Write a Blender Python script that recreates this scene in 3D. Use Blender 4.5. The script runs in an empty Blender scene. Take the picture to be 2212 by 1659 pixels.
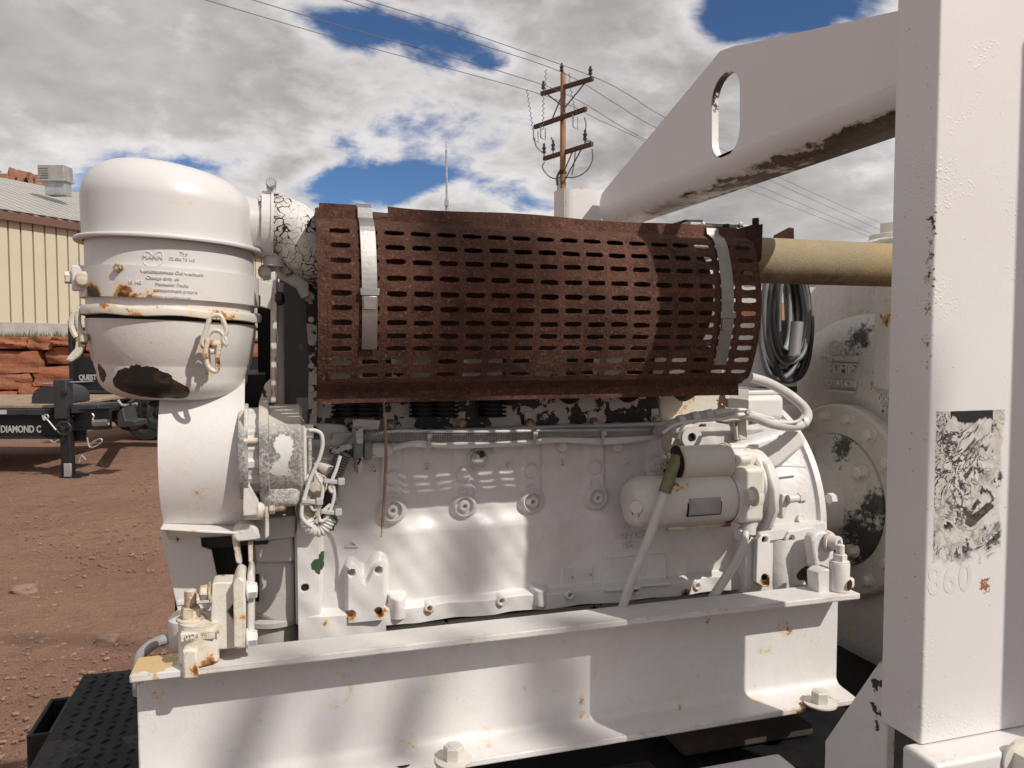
import bpy, bmesh, math, random
import numpy as np
from mathutils import Vector, Matrix
from mathutils.geometry import tessellate_polygon

S = bpy.context.scene
COL = S.collection
rnd = random.Random(7)
R = math.radians

# ------------------------------------------------------------------ camera
FPX, PW, PH = 1671.0, 2212.0, 1659.0          # focal length and picture size in reading units
YAW, PITCH, EYE = R(17.0), R(2.8), 1.55
cam = bpy.data.cameras.new('camera')
cam.sensor_width = 36.0
cam.lens = 36.0 * FPX / PW
cam.clip_start = 0.02
cam.clip_end = 6000
cam.dof.use_dof = True
cam.dof.focus_distance = 1.25
cam.dof.aperture_fstop = 30
camo = bpy.data.objects.new('camera', cam)
COL.objects.link(camo)
camo.location = (0, 0, EYE)
camo.rotation_euler = (R(90) - PITCH, 0, -YAW)
S.camera = camo

# ------------------------------------------------------------------ sun and sky
LDIR = Vector((-.415, .590, -.690)).normalized()       # direction the sunlight travels
sun = bpy.data.lights.new('sun', 'SUN')
sun.energy = 3.8
sun.angle = R(0.53)
sun.color = (1.0, .955, .89)
suno = bpy.data.objects.new('sun', sun)
COL.objects.link(suno)
suno.rotation_euler = LDIR.to_track_quat('-Z', 'Y').to_euler()
suno.location = (4, -6, 9)

S.view_settings.view_transform = 'Standard'
S.view_settings.look = 'None'
S.view_settings.gamma = 1
S.view_settings.use_curve_mapping = False
S.view_settings.exposure = 0.0
S.cycles.max_bounces = 6
S.cycles.diffuse_bounces = 3
S.cycles.glossy_bounces = 3

world = bpy.data.worlds.new('World')
S.world = world
world.use_nodes = True


def build_world():
    nt = world.node_tree
    nt.nodes.clear()
    N = nt.nodes.new
    L = nt.links.new
    out = N('ShaderNodeOutputWorld')
    bg = N('ShaderNodeBackground')
    sky = N('ShaderNodeTexSky')
    sky.sky_type = 'NISHITA'
    sky.sun_disc = False
    sky.sun_elevation = math.asin(-LDIR.z)
    sky.sun_rotation = math.atan2(-LDIR.x, -LDIR.y)
    sky.altitude = 1400
    sky.air_density = 1.0
    sky.dust_density = .6
    sky.ozone_density = 2.0
    tc = N('ShaderNodeTexCoord')
    sep = N('ShaderNodeSeparateXYZ')
    L(tc.outputs['Generated'], sep.inputs[0])

    def m(op, a, b=None, c=None, clamp=False):
        n = N('ShaderNodeMath')
        n.operation = op
        n.use_clamp = clamp
        for i, v in enumerate((a, b, c)):
            if v is None:
                continue
            if isinstance(v, (int, float)):
                n.inputs[i].default_value = v
            else:
                L(v, n.inputs[i])
        return n.outputs[0]
    # flat cloud deck seen from below: direction divided by (height + offset)
    zc = m('ADD', m('MAXIMUM', sep.outputs[2], 0.0), 0.30)
    cx = m('DIVIDE', sep.outputs[0], zc)
    cy = m('DIVIDE', sep.outputs[1], zc)
    cmb = N('ShaderNodeCombineXYZ')
    L(cx, cmb.inputs[0]); L(cy, cmb.inputs[1])
    cmb.inputs[2].default_value = 3.7

    def noise(scale, detail, rough, dist=0.0, off=0.0):
        v = cmb.outputs[0]
        if off:
            a = N('ShaderNodeVectorMath'); a.operation = 'ADD'
            L(v, a.inputs[0]); a.inputs[1].default_value = (off, off * .7, off * .3)
            v = a.outputs[0]
        n = N('ShaderNodeTexNoise')
        n.inputs['Scale'].default_value = scale
        n.inputs['Detail'].default_value = detail
        n.inputs['Roughness'].default_value = rough
        n.inputs['Distortion'].default_value = dist
        L(v, n.inputs['Vector'])
        return n.outputs[0]

    def mr(v, a, b, lo=0.0, hi=1.0, smooth=True):
        n = N('ShaderNodeMapRange')
        n.interpolation_type = 'SMOOTHSTEP' if smooth else 'LINEAR'
        n.inputs[1].default_value = a; n.inputs[2].default_value = b
        n.inputs[3].default_value = lo; n.inputs[4].default_value = hi
        L(v, n.inputs[0])
        return n.outputs[0]
    base = noise(1.25, 7, .56, .2, CLOUD_OFF[0])
    # openings in the deck where blue shows (cloud-plane positions)
    gap = None
    for (gx, gy, gr, ga) in GAPS:
        d = N('ShaderNodeVectorMath'); d.operation = 'DISTANCE'
        L(cmb.outputs[0], d.inputs[0]); d.inputs[1].default_value = (gx, gy, 3.7)
        g = mr(d.outputs['Value'], 0.0, gr, ga, 0.0)
        gap = g if gap is None else m('ADD', gap, g)
    wisp = noise(5.5, 6, .62, .3, 7.7)
    base = m('ADD', m('ADD', m('MULTIPLY', m('SUBTRACT', base, .5), 1.5), .53), m('MULTIPLY', m('SUBTRACT', wisp, .5), .55))
    dens = m('SUBTRACT', base, gap) if gap is not None else base
    mask = mr(dens, .28, .46)
    shade = noise(1.7, 6, .52, .1, CLOUD_OFF[1])
    sh2 = noise(6.0, 5, .6, .2, CLOUD_OFF[2])
    thick = mr(dens, .40, .66)
    lum = m('SUBTRACT', 1.24, m('MULTIPLY', thick, .52))
    lum = m('ADD', lum, m('MULTIPLY', m('SUBTRACT', shade, .5), 1.15))
    lum = m('ADD', lum, m('MULTIPLY', m('SUBTRACT', sh2, .5), .70))
    lum = m('MINIMUM', m('MAXIMUM', lum, .44), 1.36)
    ccol = N('ShaderNodeMix'); ccol.data_type = 'RGBA'; ccol.blend_type = 'MULTIPLY'
    ccol.inputs[0].default_value = 1.0
    L(lum, ccol.inputs[6])
    ccol.inputs[7].default_value = (.620, .592, .590, 1)
    skym = N('ShaderNodeMix'); skym.data_type = 'RGBA'; skym.blend_type = 'MULTIPLY'
    skym.inputs[0].default_value = 1.0
    L(sky.outputs[0], skym.inputs[6])
    skym.inputs[7].default_value = (SKYS * .80, SKYS * 1.05, SKYS * 1.35, 1)
    mix = N('ShaderNodeMix'); mix.data_type = 'RGBA'
    L(mask, mix.inputs[0])
    L(skym.outputs[2], mix.inputs[6])
    L(ccol.outputs[2], mix.inputs[7])
    L(mix.outputs[2], bg.inputs[0])
    bg.inputs[1].default_value = 1.0
    L(bg.outputs[0], out.inputs[0])


SKYS = .060
CLOUD_OFF = (0.0, 5.3, 11.0)


def ray(px, py):
    t = (px - PW / 2) / FPX
    v = (PH / 2 - py) / FPX
    fw = math.cos(PITCH) + v * math.sin(PITCH)
    up = v * math.cos(PITCH) - math.sin(PITCH)
    return Vector((fw * math.sin(YAW) + t * math.cos(YAW), fw * math.cos(YAW) - t * math.sin(YAW), up))


def cloudpos(px, py):
    d = ray(px, py).normalized()
    k = max(d.z, 0) + .30
    return d.x / k, d.y / k


GAPS = []
for (px, py, r, a) in ((640, 5, .09, .13), (725, 55, .09, .15), (800, 40, .10, .16), (900, 75, .13, .22), (1000, 95, .11, .19), (1060, 130, .06, .13),
                       (1560, 60, .13, .22), (1700, 20, .17, .24), (1880, 15, .22, .26), (1620, 5, .12, .22), (1443, 180, .05, .12), (800, 405, .14, .21),
                       (880, 385, .10, .16), (965, 382, .06, .13), (715, 425, .10, .15), (1330, 455, .12, .12), (1180, 455, .10, .10)):
    gx, gy = cloudpos(px, py)
    GAPS.append((gx, gy, r * 1.25, a * 1.05))
for (px, py, r, a) in ((400, 250, .5, .13), (150, 150, .4, .10), (560, 300, .3, .08), (1240, 150, .22, .12), (1750, 400, .4, .10), (1330, 40, .10, .10), (700, 220, .25, .10), (1050, 280, .25, .12), (1330, 300, .25, .12)):
    gx, gy = cloudpos(px, py)
    GAPS.append((gx, gy, r, -a))
build_world()

# ------------------------------------------------------------------ pixel to world helpers
CAMP = Vector((0, 0, EYE))


def P(px, py, Y):                     # on a vertical plane parallel to the engine
    d = ray(px, py)
    return CAMP + d * (Y / d.y)


def PX(px, py, X):                    # on a vertical plane across the engine
    d = ray(px, py)
    return CAMP + d * (X / d.x)


def PZ(px, py, z):                    # on a horizontal plane
    d = ray(px, py)
    return CAMP + d * ((z - EYE) / d.z)


FWD = Vector((math.sin(YAW), math.cos(YAW), 0))
RGT = Vector((math.cos(YAW), -math.sin(YAW), 0))


def C(px, py, dist):                  # at a distance straight ahead
    d = ray(px, py)
    return CAMP + d * (dist / d.dot(FWD))


# ------------------------------------------------------------------ mesh builder
class MB:
    def __init__(self):
        self.v = []
        self.f = []

    def add(self, vs, fs):
        o = len(self.v)
        self.v += [tuple(p) for p in vs]
        self.f += [tuple(i + o for i in f) for f in fs]
        return self

    def box(self, c, s, M=None):
        hx, hy, hz = s[0] / 2, s[1] / 2, s[2] / 2
        vs = []
        for z in (-hz, hz):
            for x, y in ((-hx, -hy), (hx, -hy), (hx, hy), (-hx, hy)):
                p = Vector((x, y, z))
                if M is not None:
                    p = M @ p
                vs.append(p + Vector(c))
        return self.add(vs, [(3, 2, 1, 0), (4, 5, 6, 7), (0, 1, 5, 4), (1, 2, 6, 5), (2, 3, 7, 6), (3, 0, 4, 7)])

    def bx(self, x0, x1, y0, y1, z0, z1):
        return self.box(((x0 + x1) / 2, (y0 + y1) / 2, (z0 + z1) / 2), (abs(x1 - x0), abs(y1 - y0), abs(z1 - z0)))

    def prism(self, poly, ext, holes=()):
        """closed 3D outline, extruded by vector ext; holes are outlines too"""
        loops = [[Vector(p) for p in poly]] + [[Vector(p) for p in h] for h in holes]
        ext = Vector(ext)
        flat = [p for l in loops for p in l]
        tris = tessellate_polygon(loops)
        nrm = Vector((0, 0, 0))
        l0 = loops[0]
        for i in range(len(l0)):
            nrm += l0[i].cross(l0[(i + 1) % len(l0)])
        flip = nrm.dot(ext) > 0
        n = len(flat)
        fs = []
        for t in tris:
            a, b, c = t
            tn = (flat[b] - flat[a]).cross(flat[c] - flat[a])
            if tn.dot(ext) > 0:
                a, c = c, a
            fs.append((a, b, c))
            fs.append((c + n, b + n, a + n))
        o = 0
        for li, l in enumerate(loops):
            k = len(l)
            for i in range(k):
                a, b = o + i, o + (i + 1) % k
                fs.append((a, b, b + n, a + n))
            o += k
        self.add(flat + [p + ext for p in flat], fs)
        return self

    def frame(self, ax):
        ax = Vector(ax).normalized()
        up = Vector((0, 0, 1)) if abs(ax.z) < .9 else Vector((0, 1, 0))
        u = up.cross(ax).normalized()
        w = ax.cross(u)
        return ax, u, w

    def lathe(self, prof, c, ax, n=48, a0=0.0, a1=2 * math.pi, cap=True):
        """prof: list of (radius, distance along axis)"""
        ax, u, w = self.frame(ax)
        c = Vector(c)
        full = abs(a1 - a0 - 2 * math.pi) < 1e-6
        m = n if full else n + 1
        vs, fs = [], []
        for (r, h) in prof:
            for i in range(m):
                a = a0 + (a1 - a0) * i / n
                vs.append(c + ax * h + u * (r * math.cos(a)) + w * (r * math.sin(a)))
        for j in range(len(prof) - 1):
            for i in range(n):
                i2 = (i + 1) % m
                fs.append((j * m + i, j * m + i2, (j + 1) * m + i2, (j + 1) * m + i))
        if cap and full:
            if prof[0][0] > 1e-5:
                fs.append(tuple(range(m - 1, -1, -1)))
            if prof[-1][0] > 1e-5:
                fs.append(tuple(range((len(prof) - 1) * m, len(prof) * m)))
        return self.add(vs, fs)

    def cyl(self, p0, p1, r, n=20, r2=None):
        p0, p1 = Vector(p0), Vector(p1)
        h = (p1 - p0).length
        return self.lathe([(r, 0), (r if r2 is None else r2, h)], p0, p1 - p0, n)

    def tube(self, pts, r, n=10, closed=False):
        pts = [Vector(p) for p in pts]
        k = len(pts)
        rs = r if isinstance(r, (list, tuple)) else [r] * k
        tang = []
        for i in range(k):
            if closed:
                a, b = pts[(i - 1) % k], pts[(i + 1) % k]
            else:
                a, b = pts[max(i - 1, 0)], pts[min(i + 1, k - 1)]
            tang.append((b - a).normalized())
        _, u, _ = self.frame(tang[0])
        vs, fs = [], []
        for i in range(k):
            tg = tang[i]
            u = (u - tg * u.dot(tg))
            u = u.normalized() if u.length > 1e-6 else self.frame(tg)[1]
            w = tg.cross(u)
            for j in range(n):
                a = 2 * math.pi * j / n
                vs.append(pts[i] + (u * math.cos(a) + w * math.sin(a)) * rs[i])
        for i in range(k if closed else k - 1):
            i2 = (i + 1) % k
            for j in range(n):
                j2 = (j + 1) % n
                fs.append((i * n + j, i * n + j2, i2 * n + j2, i2 * n + j))
        if not closed:
            fs.append(tuple(range(n - 1, -1, -1)))
            fs.append(tuple(range((k - 1) * n, k * n)))
        return self.add(vs, fs)

    def hexa(self, c, ax, r, h, rot=0.3):
        ax, u, w = self.frame(ax)
        c = Vector(c)
        ch = r * .12
        vs, fs = [], []
        for (rr, d) in ((r, 0), (r, h - ch), (r * .88, h)):
            for i in range(6):
                a = rot + i * math.pi / 3
                vs.append(c + ax * d + (u * math.cos(a) + w * math.sin(a)) * rr)
        for j in range(2):
            for i in range(6):
                fs.append((j * 6 + i, j * 6 + (i + 1) % 6, (j + 1) * 6 + (i + 1) % 6, (j + 1) * 6 + i))
        fs.append((5, 4, 3, 2, 1, 0)); fs.append((12, 13, 14, 15, 16, 17))
        return self.add(vs, fs)

    def mesh(self, name, smooth=35):
        me = bpy.data.meshes.new(name)
        me.from_pydata(self.v, [], self.f)
        me.validate()
        bm = bmesh.new(); bm.from_mesh(me)
        bmesh.ops.recalc_face_normals(bm, faces=bm.faces)
        bm.to_mesh(me); bm.free()
        if smooth:
            me.polygons.foreach_set('use_smooth', [True] * len(me.polygons))
            me.set_sharp_from_angle(angle=R(smooth))
        return me


def spline(pts, n=8, closed=False):
    pts = [Vector(p) for p in pts]
    k = len(pts)
    out = []
    rng = k if closed else k - 1
    for i in range(rng):
        if closed:
            p0, p1, p2, p3 = pts[(i - 1) % k], pts[i], pts[(i + 1) % k], pts[(i + 2) % k]
        else:
            p0, p1, p2, p3 = pts[max(i - 1, 0)], pts[i], pts[i + 1], pts[min(i + 2, k - 1)]
        for j in range(n):
            t = j / n
            out.append(.5 * ((2 * p1) + (p2 - p0) * t + (2 * p0 - 5 * p1 + 4 * p2 - p3) * t * t + (3 * p1 - p0 - 3 * p2 + p3) * t ** 3))
    if not closed:
        out.append(pts[-1])
    return out


def resample(pts, step):
    out = [pts[0]]
    acc = 0.0
    for i in range(len(pts) - 1):
        a, b = pts[i], pts[i + 1]
        L = (b - a).length
        d = step - acc
        while d <= L:
            out.append(a.lerp(b, d / L)); d += step
        acc = L - (d - step)
    return out


# ------------------------------------------------------------------ objects
def link(name, me, mat, parent=None, bevel=0.0, seg=2):
    o = bpy.data.objects.new(name, me)
    COL.objects.link(o)
    if mat is not None and len(me.materials) == 0:
        me.materials.append(mat)
    if parent is not None:
        root = parent
        o.parent = root
        o.matrix_parent_inverse = Matrix.Translation(-world_loc(root))
    if bevel:
        b = o.modifiers.new('bevel', 'BEVEL')
        b.width = bevel; b.segments = seg; b.limit_method = 'ANGLE'; b.angle_limit = R(40)
        b.harden_normals = False
    return o


def world_loc(o):
    # every builder writes meshes in place; only Empties carry an offset
    return Vector(o.location) if o.type == 'EMPTY' else Vector((0, 0, 0))


def thing(name, label, cat, loc, group=None):
    o = bpy.data.objects.new(name, None)
    COL.objects.link(o)
    o.empty_display_size = .05
    o.location = loc
    o['label'] = label; o['category'] = cat
    if group:
        o['group'] = group
    return o


def tag(o, label, cat, group=None):
    o['label'] = label; o['category'] = cat
    if group:
        o['group'] = group
    return o


def structure(o):
    o['kind'] = 'structure'
    return o


def inst(name, me, mat, parent, loc, ax=None, spin=0.0):
    """place shared mesh data (built along +Z at the origin) at loc, +Z turned to ax"""
    o = link(name, me, mat, parent)
    q = Vector((0, 0, 1)).rotation_difference(Vector(ax)) if ax is not None else Matrix.Identity(3).to_quaternion()
    o.rotation_mode = 'QUATERNION'
    o.rotation_quaternion = q @ Matrix.Rotation(spin, 3, 'Z').to_quaternion()
    o.location = Vector(loc)
    return o


def text_mesh(s, size, depth, o, xd, yd, align='LEFT', spacing=1.0, offset=0.0, xs=1.0):
    cu = bpy.data.curves.new('lettering', 'FONT')
    cu.body = s; cu.size = size; cu.extrude = depth; cu.align_x = align
    cu.space_character = spacing; cu.resolution_u = 3; cu.offset = offset
    ob = bpy.data.objects.new('lettering_tmp', cu)
    COL.objects.link(ob)
    dg = bpy.context.evaluated_depsgraph_get()
    me = bpy.data.meshes.new_from_object(ob.evaluated_get(dg))
    bpy.data.objects.remove(ob)
    bpy.data.curves.remove(cu)
    xd = Vector(xd).normalized(); yd = Vector(yd).normalized(); zd = xd.cross(yd)
    M = Matrix((xd * xs, yd, zd)).transposed().to_4x4()
    M.translation = Vector(o)
    me.transform(M)
    return me


def lettering(parent, s, size, depth, o, xd, yd, mat, align='LEFT', spacing=1.0, offset=0.0, xs=1.0, name='lettering'):
    me = text_mesh(s, size, depth, o, xd, yd, align, spacing, offset, xs)
    me.materials.clear()
    return link(name, me, mat, parent)


def heightfield(name, x0, x1, z0, z1, nx, nz, func, mat, parent):
    xs = np.linspace(x0, x1, nx); zs = np.linspace(z0, z1, nz)
    X, Z = np.meshgrid(xs, zs)
    Y, keep = func(X, Z)
    co = np.stack([X, Y, Z], -1).reshape(-1, 3).astype(np.float32)
    idx = np.arange(nx * nz).reshape(nz, nx)
    q = np.stack([idx[:-1, :-1], idx[:-1, 1:], idx[1:, 1:], idx[1:, :-1]], -1).reshape(-1, 4)
    if keep is not None:
        k = keep.reshape(-1)
        q = q[k[q].all(axis=1)]
    me = bpy.data.meshes.new(name)
    me.vertices.add(len(co)); me.vertices.foreach_set('co', co.ravel())
    me.loops.add(len(q) * 4); me.loops.foreach_set('vertex_index', q.ravel().astype(np.int32))
    me.polygons.add(len(q))
    me.polygons.foreach_set('loop_start', np.arange(0, len(q) * 4, 4, dtype=np.int32))
    me.polygons.foreach_set('loop_total', np.full(len(q), 4, dtype=np.int32))
    me.update(calc_edges=True)
    bm = bmesh.new(); bm.from_mesh(me)
    bmesh.ops.delete(bm, geom=[v for v in bm.verts if not v.link_faces], context='VERTS')
    bm.to_mesh(me); bm.free()
    me.polygons.foreach_set('use_smooth', [True] * len(me.polygons))
    return link(name, me, mat, parent)


def sstep(x, a, b):
    t = np.clip((x - a) / (b - a), 0, 1)
    return t * t * (3 - 2 * t)

# ------------------------------------------------------------------ materials
class NT:
    def __init__(self, name):
        self.mat = bpy.data.materials.new(name)
        self.mat.use_nodes = True
        self.nt = self.mat.node_tree
        self.nt.nodes.clear()
        self.out = self.N('ShaderNodeOutputMaterial')
        self.bsdf = self.N('ShaderNodeBsdfPrincipled')
        self.L(self.bsdf.outputs[0], self.out.inputs[0])
        self.tc = self.N('ShaderNodeTexCoord').outputs['Object']

    def N(self, t):
        return self.nt.nodes.new(t)

    def L(self, a, b):
        self.nt.links.new(a, b)

    def set(self, sock, v):
        if isinstance(v, (int, float)):
            sock.default_value = v
        elif isinstance(v, tuple):
            sock.default_value = v if len(v) == len(sock.default_value) else v + (1,)
        else:
            self.L(v, sock)

    def math(self, op, a, b=None, clamp=False):
        n = self.N('ShaderNodeMath'); n.operation = op; n.use_clamp = clamp
        self.set(n.inputs[0], a)
        if b is not None:
            self.set(n.inputs[1], b)
        return n.outputs[0]

    def map(self, scale=(1, 1, 1), loc=(0, 0, 0), rot=(0, 0, 0), src=None):
        n = self.N('ShaderNodeMapping')
        n.inputs['Scale'].default_value = scale; n.inputs['Location'].default_value = loc
        n.inputs['Rotation'].default_value = rot
        self.L(src or self.tc, n.inputs[0])
        return n.outputs[0]

    def noise(self, scale, detail=4, rough=.55, vec=None, dist=0.0, w=None):
        n = self.N('ShaderNodeTexNoise')
        n.inputs['Scale'].default_value = scale; n.inputs['Detail'].default_value = min(detail, 5)
        n.inputs['Roughness'].default_value = rough; n.inputs['Distortion'].default_value = dist
        if w is not None:
            n.noise_dimensions = '4D'; n.inputs['W'].default_value = w
        self.L(vec or self.tc, n.inputs['Vector'])
        return n.outputs[0]

    def voro(self, scale, feature='F1', vec=None, rand=1.0):
        n = self.N('ShaderNodeTexVoronoi'); n.feature = feature
        n.inputs['Scale'].default_value = scale
        n.inputs['Randomness'].default_value = rand
        self.L(vec or self.tc, n.inputs['Vector'])
        return n.outputs[0]

    def mr(self, v, a, b, lo=0.0, hi=1.0, smooth=False):
        n = self.N('ShaderNodeMapRange')
        n.interpolation_type = 'SMOOTHSTEP' if smooth else 'LINEAR'
        self.set(n.inputs[0], v)
        n.inputs[1].default_value = a; n.inputs[2].default_value = b
        n.inputs[3].default_value = lo; n.inputs[4].default_value = hi
        return n.outputs[0]

    def mix(self, f, a, b, blend='MIX'):
        n = self.N('ShaderNodeMix'); n.data_type = 'RGBA'; n.blend_type = blend
        self.set(n.inputs[0], f); self.set(n.inputs[6], a); self.set(n.inputs[7], b)
        return n.outputs[2]

    def mixf(self, f, a, b):
        n = self.N('ShaderNodeMix'); n.data_type = 'FLOAT'
        self.set(n.inputs[0], f); self.set(n.inputs[2], a); self.set(n.inputs[3], b)
        return n.outputs[0]

    def dist(self, c):
        n = self.N('ShaderNodeVectorMath'); n.operation = 'DISTANCE'
        self.L(self.tc, n.inputs[0]); n.inputs[1].default_value = tuple(c)
        return n.outputs['Value']

    def bump(self, h, strength=.3, dist=.002, normal=None):
        n = self.N('ShaderNodeBump')
        n.inputs['Strength'].default_value = strength; n.inputs['Distance'].default_value = dist
        self.L(h, n.inputs['Height'])
        if normal is not None:
            self.L(normal, n.inputs['Normal'])
        return n.outputs[0]

    def fin(self, col, rough, nrm=None, metal=0.0, spec=.5):
        self.set(self.bsdf.inputs['Base Color'], col)
        self.set(self.bsdf.inputs['Roughness'], rough)
        self.set(self.bsdf.inputs['Metallic'], metal)
        self.bsdf.inputs['Specular IOR Level'].default_value = spec
        if nrm is not None:
            self.L(nrm, self.bsdf.inputs['Normal'])
        return self.mat


def simple(name, col, rough=.6, metal=0.0, var=.15, scale=20, bump=.1, spec=.5):
    m = NT(name)
    n = m.noise(scale, 6, .6)
    f = m.mr(n, .3, .7, 1 - var, 1 + var)
    c = m.mix(1.0, col, m.mix(f, (0, 0, 0), (1, 1, 1)), 'MULTIPLY')
    n2 = m.N('ShaderNodeVectorMath')
    n2.operation = 'SCALE'
    n2.inputs[0].default_value = col
    m.L(f, n2.inputs['Scale'])
    return m.fin(n2.outputs[0], rough, m.bump(m.noise(scale * 8, 4, .6), bump, .001) if bump else None, metal, spec)


WHITE = (.725, .697, .680)


def paint(name, base=WHITE, rough=.42, rust=.3, chip=0.0, chipcol=(.014, .012, .011), bump=.12, edge=0.0, dirt=.35,
          streak=0.0, spots=(), seed=0.0, peel=.25, scale=1.0, pits=0.0, spec=.45, speck=.755):
    """weathered white enamel: dirt film, yellow stains, rust blooms, chips to dark primer"""
    m = NT(name)
    vec = m.map((scale,) * 3, (seed, seed * .37, seed * .71))
    big = m.noise(5, 5, .6, vec)
    fine = m.noise(60, 6, .65, vec)
    col = m.mix(m.mr(big, .35, .7, 0, dirt), base, (base[0] * .80, base[1] * .775, base[2] * .72))
    col = m.mix(m.mr(fine, .5, .8, 0, dirt * .6), col, (base[0] * .72, base[1] * .68, base[2] * .60))
    if streak:
        sv = m.map((26 * scale, 26 * scale, 1.6 * scale), (seed, 0, 0))
        st = m.noise(1.0, 4, .6, sv)
        col = m.mix(m.mr(st, .55, .75, 0, streak), col, (.50, .44, .33))
    rn = m.noise(17, 9, .68, vec, .3)
    th = (.735 - .135 * rust) if rust > 0 else .775
    edgef = None
    if edge:
        bv = m.N('ShaderNodeBevel'); bv.samples = 3; bv.inputs[0].default_value = .006
        g = m.N('ShaderNodeNewGeometry')
        d = m.N('ShaderNodeVectorMath'); d.operation = 'DOT_PRODUCT'
        m.L(bv.outputs[0], d.inputs[0]); m.L(g.outputs['Normal'], d.inputs[1])
        e = m.mr(d.outputs['Value'], .97, .80)
        edgef = m.math('MULTIPLY', e, edge)
        rn = m.math('ADD', rn, m.math('MULTIPLY', edgef, .24))
    chipf = None
    for s in spots:
        # (centre, radius, kind, strength)
        c, r, kind = s[0], s[1], s[2]
        amp = s[3] if len(s) > 3 else 1.0
        if kind == 'rust':
            d = m.mr(m.dist(c), r, 0, 0, .42 * amp, True)
            rn = m.math('ADD', rn, d)
    if rust > 0 or edge or any(s[2] == 'rust' for s in spots):
        stain = m.mr(rn, th - .10, th + .02, 0, .75, True)
        core = m.mr(rn, th - .015, th + .025, 0, 1, True)
        dark = m.mr(rn, th + .03, th + .09, 0, 1, True)
        rv = m.noise(90, 4, .6, vec)
        col = m.mix(stain, col, (.66, .50, .27))
        col = m.mix(core, col, m.mix(m.mr(rv, .35, .65), (.50, .215, .05), (.28, .10, .03)))
        col = m.mix(dark, col, (.045, .022, .014))
    cn = m.noise(11, 10, .62, m.map((scale,) * 3, (seed + 4.1, seed, 3.3)), .2)
    cth = (.745 - .25 * chip) if chip > 0 else .86
    extra = None
    for s in spots:
        c, r, kind = s[0], s[1], s[2]
        amp = s[3] if len(s) > 3 else 1.0
        if kind == 'chip':
            d = m.mr(m.dist(c), r, r * .25, 0, .42 * amp, True)
            cn = m.math('ADD', cn, d)
    sp = m.noise(210, 2, .5, m.map((1, 1, 1), (seed, 2.2, seed * .3)))
    col = m.mix(m.math('MULTIPLY', m.mr(sp, speck, speck + .02, 0, .7), m.mr(big, .45, .6)), col, (.16, .10, .06))
    if chip > 0 or any(s[2] == 'chip' for s in spots):
        chipf = m.mr(cn, cth, cth + .006)
        halo = m.mr(cn, cth - .03, cth, 0, .35)
        cc = m.mix(m.mr(m.noise(45, 6, .7, vec), .5, .68), chipcol, (.075, .038, .022))
        col = m.mix(halo, col, (.58, .50, .40))
        col = m.mix(chipf, col, cc)
    for s in spots:
        if s[2] == 'grime':
            amp = s[3] if len(s) > 3 else 1.0
            gn = m.math('ADD', m.noise(55, 5, .72, vec), m.math('MULTIPLY', m.math('SUBTRACT', m.noise(9, 4, .6, vec), .5), .8))
            gf = m.math('ADD', gn, m.mr(m.dist(s[0]), s[1], 0, -.25, .30 * amp, True))
            col = m.mix(m.mr(gf, .50, .66, 0, .95), col, (.040, .034, .028))
    for s in spots:
        if s[2] in ('green', 'bare', 'yellow'):
            c, r = s[0], s[1]
            nn = m.math('ADD', m.mr(m.dist(c), r, 0, 0, 1), m.math('MULTIPLY', m.math('SUBTRACT', m.noise(28, 6, .65, vec), .5), 1.6))
            f = m.mr(nn, .42, .45)
            cc = {'green': (.045, .085, .045), 'bare': (.30, .30, .29), 'yellow': (.56, .40, .19)}[s[2]]
            col = m.mix(f, col, cc)
    h = m.math('MULTIPLY', m.noise(140, 3, .5, vec), .35)
    h = m.math('ADD', h, m.math('MULTIPLY', m.noise(22, 5, .6, vec), peel * 2.0))
    if pits:
        pv = m.voro(150, 'F1', vec)
        pm = m.mr(m.noise(7, 3, .5, vec), .5, .62)
        pb = m.math('MULTIPLY', m.mr(pv, .34, .16, 0, 1, True), pm)
        h = m.math('ADD', h, m.math('MULTIPLY', pb, pits))
    if chipf is not None:
        h = m.math('SUBTRACT', h, m.math('MULTIPLY', chipf, .9))
    rr = m.mr(fine, .3, .7, rough - .07, rough + .12)
    return m.fin(col, rr, m.bump(h, bump * 2.5, .0016), 0.0, spec)


def rust_mat(name, a=(.062, .027, .018), b=(.120, .052, .032), c=(.33, .19, .135), scale=1.0, dark=.5):
    m = NT(name)
    v = m.map((scale,) * 3)
    n1 = m.noise(9, 6, .62, v)
    n2 = m.noise(230, 4, .7, v)
    n3 = m.noise(46, 6, .7, v)
    col = m.mix(m.mr(n1, .35, .65), a, b)
    col = m.mix(m.mr(n3, .50, .68, 0, .7), col, (a[0] * .5, a[1] * .45, a[2] * .5))
    col = m.mix(m.mr(n2, .57, .72, 0, .6), col, c)
    col = m.mix(m.mr(n2, .45, .30, 0, .7), col, (a[0] * .35, a[1] * .35, a[2] * .4))
    h = m.math('ADD', m.math('MULTIPLY', n2, .7), m.math('MULTIPLY', n3, .8))
    return m.fin(col, .85, m.bump(h, 1.0, .0034), 0, .3)


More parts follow.
